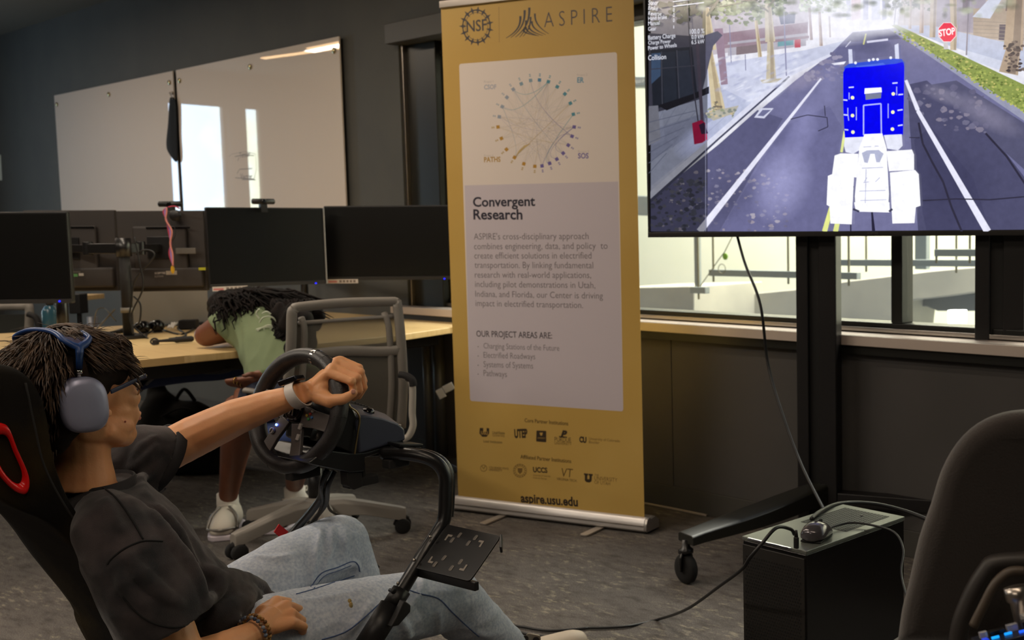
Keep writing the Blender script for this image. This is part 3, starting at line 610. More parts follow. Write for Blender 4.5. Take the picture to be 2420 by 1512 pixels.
# ---------------------------------------------------------------- grey task chair (office chair)
cf = mat('warm grey chair plastic', (142, 136, 128), 0.45); cmesh = mat('translucent grey chair mesh', (112, 108, 98), 0.85, alpha=0.82)
seat_blue = mat('blue seat fabric', (40, 58, 104), 0.9)
def caster(r, p, dirv, R_=.03, m=rub):
    d = V(dirv).normalized(); a = V((d.y, -d.x, 0)); p = V(p)
    for s in (-1, 1): M().lathe(p + a * (s * .012) + V((0, 0, R_)), [(R_ * .7, 0), (R_, .003), (R_, .017), (R_ * .75, .021)], a * s, 20).build('caster_wheel', m, r, True)
    M().lathe(p + V((0, 0, R_ * 1.1)), [(.01, 0), (.01, R_ * 1.3)], n=10).build('caster_stem', m, r, True)
    M().tube([p + V((0, 0, R_ * 1.0)) - d * R_ * .9, p + V((0, 0, R_ * 1.7)) - d * R_ * .5, p + V((0, 0, R_ * 2.05)), p + V((0, 0, R_ * 1.7)) + d * R_ * .7], [.012, .016, .018, .010], 8).build('caster_hood', m, r, True)
def task_base(r, c, rad, ang0, hub=.1, mt=cf):
    for k in range(5):
        a = math.radians(ang0 + 72 * k); d = V((math.cos(a), math.sin(a), 0)); s = V((-d.y, d.x, 0)); rs = []
        for q, z, w, h in ((.02, hub + .01, .042, .036), (.1, hub + .012, .036, .032), (rad * .55, hub, .029, .026), (rad * .97, hub - .035, .024, .026), (rad * 1.03, hub - .04, .021, .024)):
            p = c + d * q + V((0, 0, z)); rs.append([p + s * (w * x) + V((0, 0, h * y)) for x, y in ((-1, -1), (1, -1), (1, .5), (.6, 1), (-.6, 1), (-1, .5))])
        ba = M().rings(rs).build('base_arm', mt, r, bevel=.003); e = c + d * (rad * .99); caster(ba, V((e.x, e.y, 0)), d)
    M().lathe(c, [(.045, hub - .04), (.045, hub + .04), (.03, hub + .055)], n=24).build('hub', mt, r, True)
    M().lathe(c, [(.026, hub + .05), (.026, .28)], n=20).build('gas_lift_sleeve', blk, r, True); M().lathe(c, [(.015, .26), (.015, .42)], n=16).build('gas_lift', steel_m, r, True)
cc = (onz(592, 1262, 0) + onz(965, 1255, 0)) / 2 + V((0, .04, 0)); cc = V((-1.91, 4.22, 0))
oc = root('task_chair', 'grey mesh back task chair with a blue seat under the desk worker', 'chair', tuple(cc))
task_base(oc, cc, .318, 90, .115)
# backrest plane from its four photo corners
BL, BR = at(690, 728, 3.72), at(938, 713, 3.92); ML, MR = at(663, 1000, 3.86), at(948, 1010, 4.02)
BX = (BR - BL).normalized(); BU = ((BL + BR) / 2 - (ML + MR) / 2).normalized(); BN = BX.cross(BU) * 1
def bk(a, b_, off=0):  # a 0..1 left to right, b 0..1 top to bottom
    t = BL.lerp(BR, a); m_ = ML.lerp(MR, a); return t.lerp(m_, b_) + BN * (off + .05 * math.sin(math.pi * b_) - .02 * (1 - (2 * a - 1) ** 2))
if BN.y > 0: BN = -BN
def strip(pts, w, h, name, m_=cf):   # frame member with flattened section
    pts = [V(p) for p in pts]; rs = []
    for i, p in enumerate(pts):
        d = (pts[min(i + 1, len(pts) - 1)] - pts[max(i - 1, 0)]).normalized(); x = d.cross(BN).normalized()
        rs.append([p + x * (w * math.cos(t)) * (abs(math.cos(t)) ** -.3 if abs(math.cos(t)) > .1 else 1) * .9 + BN * (h * math.sin(t)) for t in [2 * math.pi * k / 12 for k in range(12)]])
    return M().rings(rs).build(name, m_, oc, True)
o1 = [bk(0, 1), bk(0, .6), bk(0, .25), bk(.0, .05), bk(.02, .012), bk(.08, 0), bk(.5, .0), bk(.93, 0), bk(.99, .003), bk(1, .03), bk(1, .25), bk(1, .6), bk(1, 1.0)]
strip(smooth_path(o1, 4), .019, .014, 'back_frame')
strip(smooth_path([bk(.02, .40), bk(.2, .365), bk(.5, .35), bk(.8, .355), bk(.98, .34)], 4), .021, .012, 'lumbar_bar')
strip(smooth_path([bk(.06, .115), bk(.5, .12), bk(.95, .10)], 4), .007, .008, 'mesh_top_rail')
for s, q in ((.12, 0), (.9, 1)): strip(smooth_path([bk(s - .03, .08), bk(s, .2), bk(s, .6), bk(s, .98)], 4), .012, .012, 'inner_rail')
g = lambda a0, a1, b0, b1: [[bk(a0 + (a1 - a0) * i / 8, b0 + (b1 - b0) * j / 8, -.006) for i in range(9)] for j in range(9)]
for b0, b1 in ((.115, .37), (.37, 1.0)):
    mm = M().rings(g(.04, .96, b0, b1), False, False).build('back_mesh', cmesh, oc, True)
strip([bk(.0, .99), bk(.5, 1.0), bk(1, .99)], .02, .014, 'bottom_bar')
SD = V((BN.x, BN.y, 0)).normalized() * -1          # direction the chair faces
SX = V((BX.x, BX.y, 0)).normalized(); sc_ = (ML + MR) / 2; sc_ = V((sc_.x, sc_.y, .46)) + SD * .25
M().rings([[sc_ + SX * (w * math.cos(t)) * (abs(math.cos(t)) ** -.35 if abs(math.cos(t)) > .05 else 1) + SD * (w * .95 * math.sin(t)) * (abs(math.sin(t)) ** -.35 if abs(math.sin(t)) > .05 else 1) + V((0, 0, z)) for t in [2 * math.pi * (k + .5) / 28 for k in range(28)]] for z, w in ((-.035, .19), (-.03, .215), (.0, .225), (.025, .215), (.035, .18))]).build('seat', seat_blue, oc, True)
M().box(sc_ - V((0, 0, .055)), (.25, .3, .04), (SX, SD, V((0, 0, 1)))).build('mechanism', blk, oc, bevel=.008)
M().bar(sc_ - SD * .12 - V((0, 0, .06)), bk(.5, 1.0) , .12, .025, up=SD).build('back_support', cf, oc, bevel=.006)
# right arm: closed loop seen at the right of the back
al = [(944, 888), (958, 890), (972, 900), (975, 930), (974, 975), (976, 1005), (966, 1030), (948, 1040)]
M().tube(smooth_path([at(u, v, 3.86) for u, v in al], 5), .012, 10).build('armrest', mat('pale grey chair arm', (176, 170, 160), .45), oc, True)
M().tube(smooth_path([at(u, v, 3.86) for u, v in ((944, 886), (958, 888), (973, 898), (976, 912))], 5), .014, 10).build('arm_pad', blk_matte, oc, True)
ll = at(598, 925, 4.0); M().tube(smooth_path([at(u, v, 4.02) for u, v in ((578, 922), (596, 924), (626, 930), (650, 936))], 4), .018, 12, flat=.6).build('arm_pad', mat('grey chair arm', (130, 124, 116), .45), oc, True)  # light grey pad, its dimness put into a darker colour
M().tube(smooth_path([at(u, v, 4.06) for u, v in ((590, 925), (600, 970), (612, 1010), (640, 1040))], 4), .014, 10).build('armrest', mat('pale grey chair arm', (176, 170, 160), .45), oc, True)
# distant chair at far left + blue clutter
ch = root('task_chair', 'distant grey mesh chair back at the far left edge', 'chair', tuple(onz(30, 840, 0) ))
pc_ = [at(u, v, 6.0) for u, v in ((-90, 726), (68, 724), (80, 740), (70, 905), (-90, 905))]
XX = V((1, 0, 0)); ring = smooth_path([at(u, v, 6.0) for u, v in ((-60, 905), (-70, 740), (-40, 727), (50, 724), (70, 740), (56, 905))], 5)
M().tube(ring, .022, 10).build('back_frame', cf, ch, True)
M().prism([at(u, v, 6.0) for u, v in ((-60, 745), (62, 742), (52, 900), (-55, 900))], V((0, .006, 0))).build('back_mesh', mat('dark grey chair mesh', (44, 46, 42), .9), ch)
M().tube(smooth_path([at(u, v, 5.95) for u, v in ((66, 742), (84, 750), (92, 775), (90, 830), (70, 850))], 5), .016, 8).build('armrest', blk_matte, ch, True)
M().ell(at(0, 925, 5.7), (.24, .24, .05)).build('seat', blk_matte, ch, True)
cz = onz(0, 1000, 0); cz = V((at(0, 925, 5.7).x, 5.7, 0)); task_base(ch, cz, .3, 10)
# second pole under the leftmost monitor
q0 = onz(155, 775, DZ); q0 = at(150, 780, 4.6); q0.z = DZ
st3 = root('monitor_pole', 'dark monitor pole below the leftmost screen corner', 'monitor stand', tuple(q0)); M().cyl(q0, V((q0.x, q0.y, 1.0)), .022, n=16).build('pole', blk_metal, st3, True)
M().bar(V((q0.x, q0.y, .98)), V((m0.x, m0.y + .06, .98)), .03, .045).build('arm', blk_metal, st3, bevel=.003); M().box(q0 + V((0, 0, .006)), (.1, .1, .012)).build('base', blk_metal, st3, bevel=.003)
sh = M().box(at(193, 702, 6.9), (.16, .2, .03)).build('wall_shelf', wood, None, bevel=.002); tag(sh, 'small maple shelf end glimpsed beneath the reversed monitor', 'shelf')
bx = M().box(at(185, 717, 6.6), (.07, .08, .12)).build('black_speaker', blk, None, bevel=.006); tag(bx, 'small black speaker box just under the maple shelf end', 'speaker'); M().cyl(at(185, 717, 6.6) - V((0, 0, .05)), V((at(185, 717, 6.6).x, 6.6, 0.0)), .015).build('stand_pole', blk_metal, bx)
ROOTS.pop('x', None)
bt = root('water_bottle', 'dim blue water bottle standing on the desk left', 'bottle', tuple(onz(121, 779, DZ))); q = onz(121, 779, DZ)
M().lathe(q, [(.03, 0), (.034, .01), (.034, .09), (.02, .115), (.014, .12)], n=20).build('body', mat('blue bottle', (50, 90, 110), .2), bt, True); M().lathe(q + V((0, 0, .118)), [(.016, 0), (.016, .02)], n=16).build('cap', blk, bt, True)
# backpack under the desk
bp_ = root('backpack', 'black backpack slumped on the carpet beneath the desk', 'backpack', tuple(onz(430, 1135, 0)))
fab = mat('black nylon', (12, 11, 12), .9, bump=.002, bscale=30)
e = M(); c0 = onz(420, 1125, 0) + V((0, .1, .0)); e.ell(c0 + V((0, 0, .17)), (.2, .13, .2)); e.ell(c0 + V((.08, 0, .08)), (.2, .13, .1)); e.ell(c0 + V((-.12, 0, .22)), (.12, .11, .2)); e.ell(c0 + V((-.15, .02, .38)), (.05, .05, .1)); e.ell(c0 + V((.0, -.1, .12)), (.14, .06, .1)); e.ell(c0 + V((.14, -.02, .06)), (.14, .1, .065))
remesh(e, .016, 'body', fab, bp_, 3, lambda p: .006 * noise.noise(p * 9))
M().tube(smooth_path([c0 + V((-.06, -.1, .3)), c0 + V((.08, -.12, .34)), c0 + V((.2, -.1, .2)), c0 + V((.16, -.12, .05))], 6), .014, 8, flat=.3).build('strap', fab, bp_, True)
M().tube(smooth_path([c0 + V((-.05, 0, .36)), c0 + V((0, 0, .42)), c0 + V((.05, 0, .36))], 6), .009, 8).build('handle', fab, bp_, True)
# bag under the right desk with a pale logo
bg = root('duffel_bag', 'black bag with pale tags in the shadow by the banner', 'bag', tuple(onz(1080, 1080, 0)))
c0 = onz(1085, 1085, 0) + V((0, .12, 0)); e = M(); e.ell(c0 + V((0, 0, .22)), (.16, .14, .26)); e.ell(c0 + V((.1, .05, .3)), (.16, .12, .3))
remesh(e, .02, 'body', fab, bg, 2)
for (u, v, w, h) in ((1042, 930, .035, .045), (1060, 916, .05, .035)): M().box(at(u, v, 4.98), (w, .004, h), (V((.9, 0, .45)).normalized(), V((0, 1, 0)), V((-.45, 0, .9)).normalized())).build('pale_tag', mat('pale tag', (150, 148, 146), .6), bg, bevel=.004)
# ---------------------------------------------------------------- roll-up banner
BLp, BRp = onz(1083, 1172, .062), onz(1516, 1222, .062); BX2 = BRp - BLp; BX2.z = 0; BX2.normalize(); BNn = V((BX2.y, -BX2.x, 0))
bn = root('rollup_banner', 'tall gold pull up banner with white text card in aluminium base', 'banner', tuple(onz(1300, 1225, 0)))
BP = (BLp + BRp) / 2; fl = Flat(BP, BNn)
gold = (198, 160, 84)
TOPZ = 2.12
bl, br = BP - BX2 * ((BP - BLp).dot(BX2)), BP + BX2 * ((BRp - BP).dot(BX2))
wl = fl.P(1045, 0); wl2 = fl.P(1497, 0)
a0 = min((wl - BP).dot(BX2), (bl - BP).dot(BX2)); a1 = max((wl2 - BP).dot(BX2), (br - BP).dot(BX2))
gm = mat('gold banner film', (200, 166, 92), 0.5, col2=(194, 158, 82), scale=1.2, spec=0.3)
mm = M().box(BP + BX2 * ((a0 + a1) / 2) + V((0, 0, (TOPZ - .062) / 2)) - BNn * .0006, (a1 - a0, .001, TOPZ - .062 + .03), (BX2, BNn, V((0, 0, 1)))).build('banner_sheet', gm, bn)
dk, nv, gr = (48, 42, 44), (34, 32, 50), (112, 104, 110)
# white card: upper cream, lower lilac
card = lambda px: [fl.P(u, v) for u, v in px]
fl.poly3(roundpoly(card([(1085, 151), (1458, 123), (1473, 972), (1111, 947)]), .012), (226, 214, 206))
fl.poly3([fl.P(1098, 438)] + [fl.P(1461, 429)] + roundpoly(card([(1461, 429), (1473, 972), (1111, 947), (1098, 438)]), .012)[6:18], (202, 192, 200))
fl.fix = 4
# round star emblem
cx, cy = 1126, 62
for k in range(15):
    a = 2 * math.pi * (k + .5) / 15; u, v = cx + 32 * math.cos(a), cy + 38 * math.sin(a); ux, uy = math.cos(a), math.sin(a)
    st_ = []
    for j in range(8):
        rr = 9.5 if j % 2 == 0 else 3.2; b_ = a + j * math.pi / 4; st_.append((u + rr * math.cos(b_), v + rr * math.sin(b_)))
    fl.poly(st_, dk)
    b0, b1 = a + .13, a + 2 * math.pi / 15 - .13; fl.line([(cx + 32 * math.cos(b0), cy + 38 * math.sin(b0)), (cx + 32 * math.cos(b1), cy + 38 * math.sin(b1))], .004, dk)
fl.line([(cx + 27 * math.cos(t * .1745), cy + 32.5 * math.sin(t * .1745)) for t in range(37)], .002, dk)
fl.text('NSF', (1103, 76), (1151, 71), dk, .012)
fl.line([(1179, 16), (1180, 100)], .0015, (120, 96, 50))
# rising strokes emblem
for (x0, y0, x1, y1, w) in ((1230, 38, 1196, 90, 5), (1240, 24, 1207, 89, 6), (1251, 18, 1218, 88, 6)):
    fl.line([(x0 + (x1 - x0) * t ** 2.2, y0 + (y1 - y0) * (t ** .8)) for t in [i / 10 for i in range(11)]], .0115, dk, .002)
for (x0, y0, x1, y1) in ((1264, 32, 1297, 80), (1257, 50, 1290, 82), (1250, 60, 1283, 84), (1243, 64, 1274, 85), (1237, 70, 1268, 84)):
    fl.line([(x0 + (x1 - x0) * t ** 2.0, y0 + (y1 - y0) * (t ** .8)) for t in [i / 10 for i in range(11)]], .009, dk, .0015)
for (x0, y0, x1, y1) in ((1243, 48, 1228, 88), (1254, 40, 1236, 86)): fl.line([(x0 + (x1 - x0) * t ** 2.0, y0 + (y1 - y0) * (t ** .8)) for t in [i / 10 for i in range(11)]], .009, dk, .002)
fl.text('A S P I R E', (1286, 65), (1447, 51), (64, 54, 56), -.012, 1.15)
# ring of squares with chords
RC = (1270, 292); random.seed(3)
sq = [(1177, 300, 0), (1180, 276, 1), (1187, 252, 1), (1198, 230, 1), (1213, 211, 1), (1232, 198, 2), (1254, 190, 2), (1275, 189, 3), (1296, 193, 4), (1317, 205, 4), (1335, 222, 4), (1348, 244, 4), (1355, 270, 4), (1357, 300, 5), (1352, 322, 5), (1343, 343, 5), (1331, 362, 5), (1316, 376, 5), (1299, 386, 5), (1281, 392, 5), (1264, 393, 0), (1238, 387, 0), (1216, 372, 0), (1197, 353, 0), (1185, 327, 0)]
pal = [(182, 136, 40), (150, 160, 176), (130, 156, 172), (70, 130, 168), (70, 140, 160), (106, 92, 160)]
lite = [(214, 196, 168), (204, 198, 198), (206, 198, 190), (196, 196, 200), (200, 198, 194), (186, 178, 196)]
fl.fix = 3
for i in range(110):
    A_ = random.choice(sq); B_ = random.choice(sq)
    if A_ is B_: continue
    m_ = (RC[0] - 5 + random.uniform(-40, 40), RC[1] + 15 + random.uniform(-38, 38))
    fl.line([((1 - t) ** 2 * A_[0] + 2 * t * (1 - t) * m_[0] + t * t * B_[0], (1 - t) ** 2 * A_[1] + 2 * t * (1 - t) * m_[1] + t * t * B_[1]) for t in [k / 9 for k in range(10)]], .0009, random.choice((lite[A_[2]], (208, 198, 188), (212, 202, 196))))
for i, j, dx, dy in ((13, 16, -60, 20), (13, 17, -66, 30), (12, 18, -60, 60), (8, 4, -10, 40), (8, 2, -20, 60), (22, 11, -10, 10), (14, 6, -40, 0), (19, 14, 0, -60), (2, 22, 30, 40), (4, 16, 0, 20)):
    A_, B_ = sq[i], sq[j]; m_ = ((A_[0] + B_[0]) / 2 + dx, (A_[1] + B_[1]) / 2 + dy)
    c = tuple(int(x * .55 + 210 * .45) for x in pal[A_[2]])
    fl.line([((1 - t) ** 2 * A_[0] + 2 * t * (1 - t) * m_[0] + t * t * B_[0], (1 - t) ** 2 * A_[1] + 2 * t * (1 - t) * m_[1] + t * t * B_[1]) for t in [k / 11 for k in range(12)]], .0022, c, .0012)
fl.poly([(1218, 369), (1226, 356), (1238, 344), (1256, 338), (1240, 350), (1228, 360), (1220, 372)], (206, 178, 120))
fl.fix = 5
for (u, v, k) in sq:
    a = math.atan2(v - 290, u - 1268); ca, sa = math.cos(a), math.sin(a)
    fl.poly([(u + x * ca - y * sa, v + x * sa + y * ca) for x, y in ((-4, -4), (4, -4), (4, 4), (-4, 4))], pal[k])
    for r_ in (10, 14): fl.poly([(u + r_ * ca + x * ca - y * sa, v + r_ * sa + x * sa + y * ca) for x, y in ((-1.4, -2), (1.4, -2), (1.4, 2), (-1.4, 2))], tuple(int(x * .6 + 80) for x in pal[k]))
fl.fix = 6
fl.text('CSOF', (1144, 211), (1173, 210), (170, 172, 184), .03); fl.text('Project 1', (1144, 196), (1166, 195), (190, 180, 178), .0)
fl.text('ER', (1364, 195), (1380, 195), (96, 150, 180), .03); fl.text('Project 2', (1364, 180), (1388, 179), (196, 186, 184), .0)
fl.text('PATHS', (1144, 383), (1183, 382), (180, 140, 60), .03); fl.text('Project 4', (1144, 370), (1166, 370), (196, 186, 180), .0)
fl.text('SOS', (1366, 374), (1391, 374), (120, 108, 168), .03); fl.text('Project 3', (1366, 361), (1391, 361), (196, 186, 184), .0)
fl.text('Convergent', (1118, 488), (1265, 486), nv, .025, .84); fl.text('Research', (1119, 518), (1235, 518), nv, .025, .84)
L = ["ASPIRE's cross-disciplinary approach", 'combines engineering, data, and policy  to', 'create efficient solutions in electrified', 'transportation. By linking fundamental', 'research with real-world applications,', 'including pilot demonstrations in Utah,', 'Indiana, and Florida, our Center is driving', 'impact in electrified transportation.']
for i, (t, x1, y0, y1) in enumerate(zip(L, (1391, 1436, 1398, 1402, 1397, 1407, 1425, 1378), (566, 589, 611, 633, 656, 678, 701, 723), (565, 588, 611, 634, 657, 681, 706, 728))):
    fl.text(t, (1120 + i * .6, y0), (x1, y1), gr, -.003, .98)
fl.text('OUR PROJECT AREAS ARE:', (1126, 795), (1305, 800), (72, 66, 72), .012, 1.1)
for t, x1, y0, y1 in (('Charging Stations of the Future', 1322, 823, 829), ('Electrified Roadways', 1265, 845, 849), ('Systems of Systems', 1260, 867, 871), ('Pathways', 1198, 888, 891)):
    fl.text(t, (1143, y0), (x1, y1), (122, 114, 120), -.002, 1.1); fl.disc(1130, y0 - 4, 1.4, (120, 112, 118), 8)
fl.text('Core Partner Institutions', (1240, 997), (1343, 1005), (78, 58, 24), .012, 1.05)
fl.text('Affiliated Partner Institutions', (1230, 1083), (1350, 1094), (78, 58, 24), .012, 1.05)
fl.text('aspire.usu.edu', (1231, 1186), (1366, 1196), (44, 34, 30), .03, 1.05)
lk = (58, 46, 30); l2 = (104, 80, 38)
# partner marks, first row
fl.fix = 5
fl.poly([(1134, 1011), (1142, 1011), (1142, 1020), (1150, 1020), (1150, 1011), (1156, 1012), (1156, 1024), (1150, 1032), (1140, 1032), (1133, 1024)], lk); fl.fix = 6; fl.text('USU', (1137, 1026), (1153, 1027), gold, .02)
fl.text('UtahState', (1164, 1025), (1193, 1026), (76, 60, 30), .01); fl.text('University', (1164, 1031), (1193, 1032), l2); fl.text('Lead Institution', (1143, 1045), (1187, 1048), lk)
fl.text('UTEP', (1216, 1034), (1247, 1033), lk, .05, 1.7, .12); fl.fix = 5; fl.poly([(1222, 1018), (1232, 1013), (1244, 1018), (1233, 1017)], lk)
fl.poly3(roundpoly(card([(1268, 1017), (1291, 1018), (1291, 1045), (1267, 1043)]), .004), lk); fl.fix = 6; fl.poly([(1275, 1022), (1283, 1022), (1281, 1029), (1277, 1029)], gold); fl.text('UNIVERSITY', (1270, 1036), (1289, 1037), gold)
fl.text('P', (1325, 1032), (1337, 1033), lk, .07, .85, .35); fl.line([(1321, 1031), (1340, 1033)], .004, lk); fl.text('PURDUE', (1311, 1043), (1350, 1045), lk, -.005, 1.25); fl.text('UNIVERSITY', (1311, 1050), (1351, 1052), l2)
fl.text('CU', (1369, 1044), (1386, 1046), lk, .06, 1.3); fl.text('University of Colorado', (1392, 1039), (1465, 1045), l2, -.004); fl.text('Boulder', (1392, 1047), (1417, 1049), l2, -.004)
# second row
fl.ring(1143, 1106, 7.5, .0022, l2, 20); fl.line([(1139, 1101), (1143, 1108), (1147, 1101)], .003, l2); fl.text('COLORADO STATE', (1156, 1106), (1202, 1110), (92, 70, 36), .01); fl.text('UNIVERSITY', (1156, 1112), (1187, 1114), (92, 70, 36), .01)
for rr, ww in ((15.5, .002), (11, .0015)): fl.ring(1229, 1112, rr, ww, l2, 28)
fl.poly([(1223, 1106), (1235, 1106), (1234, 1115), (1229, 1120), (1224, 1115)], (126, 98, 48))
for k in range(16): a = k * math.pi / 8; fl.disc(1229 + 13.2 * math.cos(a), 1112 + 13.2 * math.sin(a), 1.3, l2, 6)
fl.text('UCCS', (1260, 1115), (1294, 1117), lk, .04, 1.05); fl.text('University of Colorado', (1260, 1124), (1301, 1127), l2, -.004); fl.text('Colorado Springs', (1260, 1130), (1292, 1133), l2, -.004)
fl.text('VT', (1325, 1126), (1352, 1128), l2, .0, 1.1, .2); fl.text('VIRGINIA TECH.', (1316, 1134), (1364, 1139), (84, 64, 32), -.002, 1.1)
fl.poly([(1380, 1118), (1390, 1119), (1390, 1123), (1388, 1123), (1388, 1132), (1393, 1132), (1393, 1123), (1391, 1123), (1391, 1119), (1401, 1120), (1401, 1124), (1399, 1124), (1398, 1137), (1393, 1140), (1386, 1139), (1382, 1135), (1382, 1122), (1380, 1122)], lk)
fl.text('THE', (1405, 1124), (1415, 1125), l2, -.004); fl.text('UNIVERSITY', (1405, 1134), (1459, 1139), l2, -.006, 1.15); fl.text('OF UTAH', (1405, 1143), (1442, 1147), l2, -.006, 1.15)
fl.build('printed_artwork', attr_mat('banner ink', 0, .5), bn)
# aluminium cassette base, end caps, feet, rear pole, top rail
mid = (a0 + a1) / 2; half_ = (a1 - a0) / 2 + .012; C0 = V((BP.x, BP.y, 0)) + BX2 * mid
prof = [(-.075, .008), (.018, .008), (.027, .016), (.026, .036), (.017, .056), (.004, .064), (-.006, .064), (-.012, .058), (-.045, .062), (-.072, .044)]
def sec(a, k=1.0): return [C0 + BX2 * a + BNn * (y * k) + V((0, 0, .008 + (z - .008) * k)) for y, z in prof]
M().rings([sec(-half_), sec(half_)]).build('cassette', mat('satin aluminium', (214, 210, 208), .38, .55), bn, bevel=.002)
M().bar(C0 - BX2 * half_ + BNn * .0270 + V((0, 0, .034)), C0 + BX2 * half_ + BNn * .0270 + V((0, 0, .034)), .003, .003).build('ridge', steel_m, bn)
for s in (-1, 1):
    M().rings([sec(s * half_, 1.0), sec(s * (half_ + .012), .97)]).build('end_cap', mat('silver end cap', (172, 168, 164), .35, .6), bn, bevel=.002); M().lathe(C0 + BX2 * (s * (half_ + .012)) + V((0, 0, .04)) - BNn * .01, [(.005, 0), (.004, .003)], BX2 * s, 12).build('screw', steel_m, bn, True)
for u0, v0, u1, v1 in ((1140, 1239, 1196, 1216), (1378, 1266, 1432, 1241)):
    A, B = onz(u0, v0, .004), onz(u1, v1, .004); M().bar(A, B + (B - A) * .6, .042, .006, up=(0, 0, 1)) if False else None
    d = (B - A).normalized(); x = V((d.y, -d.x, 0)); poly = roundpoly([A - x * .018, A + x * .018, B + (B - A) * .5 + x * .018, B + (B - A) * .5 - x * .018], .012, 4)
    M().prism([p - V((0, 0, .002)) for p in poly], (0, 0, .007)).build('foot', mat('foot aluminium', (190, 182, 172), .4, .7), bn, bevel=.001)
M().cyl(C0 - BNn * .02 + V((0, 0, .08)), C0 - BNn * .02 + V((0, 0, TOPZ)), .008, n=12).build('support_pole', steel_m, bn, True)
M().box(C0 + V((0, 0, TOPZ + .012)), (a1 - a0, .022, .03), (BX2, BNn, V((0, 0, 1)))).build('top_rail', steel_m, bn, bevel=.003)
# ---------------------------------------------------------------- big screen on its mobile stand
tvl, tvr = onpl(1534, 561, TP, TN), TP + TX * 1.0
tw, th = 1.665, .955; tb = tvl.z
tv = root('television', 'large wall size television showing a blue truck driving game', 'television', tuple(tvl + TX * (tw / 2)))
cen = tvl + TX * (tw / 2) + V((0, 0, th / 2)); TA = (TX, TN, V((0, 0, 1)))
M().box(cen - TN * .03, (tw, .05, th), TA).build('housing', blk_matte, tv, bevel=.006)
bz = mat('dark screen bezel', (30, 27, 26), .4)
M().box(cen - V((0, 0, th / 2 - .0095)) + TN * .003, (tw, .016, .019), TA).build('bezel', bz, tv, bevel=.002)
M().box(cen + V((0, 0, th / 2 - .004)) + TN * .003, (tw, .012, .008), TA).build('bezel', bz, tv)
for s in (-1, 1): M().box(cen + TX * (s * (tw / 2 - .004)) + TN * .003, (.007, .012, th), TA).build('bezel', bz, tv)
sf = Flat(tvl + TN * .0045, TN); sf.step = 0.000004
q = proj(tvl + TX * .83 + V((0, 0, .008)) + TN * .01); lf = Flat(tvl + TN * .0115, TN); lf.text('SCEPTRE', (2050, 553), (2075, 553), (90, 84, 84), .0); lf.build('brand_print', attr_mat('bezel ink', 0), tv)
P = lambda px, c: sf.poly(px, c)
hud_on = True
def clip(px):  # keep to the glass: left, top, bottom
    def cut(ps, f):
        out = []
        for i in range(len(ps)):
            a, b = ps[i - 1], ps[i]; fa, fb = f(a), f(b)
            if (fa >= 0) != (fb >= 0): t = fa / (fa - fb); out.append((a[0] + (b[0] - a[0]) * t, a[1] + (b[1] - a[1]) * t))
            if fb >= 0: out.append(b)
        return out
    for f in (lambda p: p[0] - 1538, lambda p: 546.5 - p[1], lambda p: p[1] + 70, lambda p: 2690 - p[0]):
        px = cut(px, f)
        if len(px) < 3: return None
    return px
def T(px, c):
    p = clip(px)
    if not p: return
    sf.poly(p, c)
    if min(a for a, _ in p) < 1672:       # the game's darker data strip lies over the left edge of the picture
        out = []
        for i in range(len(p)):
            a, b = p[i - 1], p[i]; fa, fb = 1672 - a[0], 1672 - b[0]
            if (fa >= 0) != (fb >= 0): t = fa / (fa - fb); out.append((a[0] + (b[0] - a[0]) * t, a[1] + (b[1] - a[1]) * t))
            if fb >= 0: out.append(b)
        if len(out) > 2 and hud_on: sf.poly(out, tuple(x * .60 for x in c))
def TL(px, w, c):   # thick line in pixels
    for a, b in zip(px, px[1:]):
        d = math.hypot(b[0] - a[0], b[1] - a[1]) or 1; nx, ny = -(b[1] - a[1]) / d, (b[0] - a[0]) / d
        wa, wb = (w if isinstance(w, (int, float)) else w[0]) / 2, (w if isinstance(w, (int, float)) else w[1]) / 2
        T([(a[0] + nx * wa, a[1] + ny * wa), (b[0] + nx * wb, b[1] + ny * wb), (b[0] - nx * wb, b[1] - ny * wb), (a[0] - nx * wa, a[1] - ny * wa)], c)
def blobs(n, box, r, cols, inside=None, sq=.7):
    k = 0
    while k < n:
        u, v = random.uniform(box[0], box[2]), random.uniform(box[1], box[3])
        if inside and not inside(u, v): continue
        rr = random.uniform(*r); m = 7; a0_ = random.random() * 6
        T([(u + rr * random.uniform(.6, 1.2) * math.cos(a0_ + 2 * math.pi * j / m), v + rr * sq * random.uniform(.6, 1.2) * math.sin(a0_ + 2 * math.pi * j / m)) for j in range(m)], random.choice(cols)); k += 1
random.seed(11)
T([(1538, -70), (2690, -70), (2690, 547), (1538, 547)], (226, 226, 236))
# far bright street end and facades
T([(1900, -70), (2120, -70), (2120, 90), (1900, 90)], (240, 238, 250))
for u, w, c in ((2012, 22, (226, 190, 196)), (2040, 12, (150, 156, 196)), (2060, 20, (200, 206, 226)), (2085, 10, (120, 128, 170)), (2000, 10, (176, 180, 208))): T([(u, -70), (u + w, -70), (u + w, 45), (u, 48)], c)
# left buildings
T([(1538, -70), (1910, -70), (1910, 95), (1860, 105), (1538, 150)], (190, 182, 192))
T([(1700, 80), (1910, 52), (1908, 78), (1700, 108)], (146, 124, 138)); T([(1720, 100), (1905, 78), (1905, 108), (1720, 132)], (176, 172, 184)); T([(1740, 106), (1790, 100), (1790, 124), (1740, 130)], (130, 116, 122)); T([(1838, 92), (1875, 88), (1875, 106), (1838, 110)], (120, 160, 170)); T([(1878, 92), (1892, 91), (1892, 112), (1878, 113)], (190, 96, 110))
T([(1840, 35), (1880, 32), (1878, 55), (1845, 58)], (66, 76, 110)); T([(1700, 108), (1912, 84), (1912, 90), (1700, 116)], (150, 130, 142))
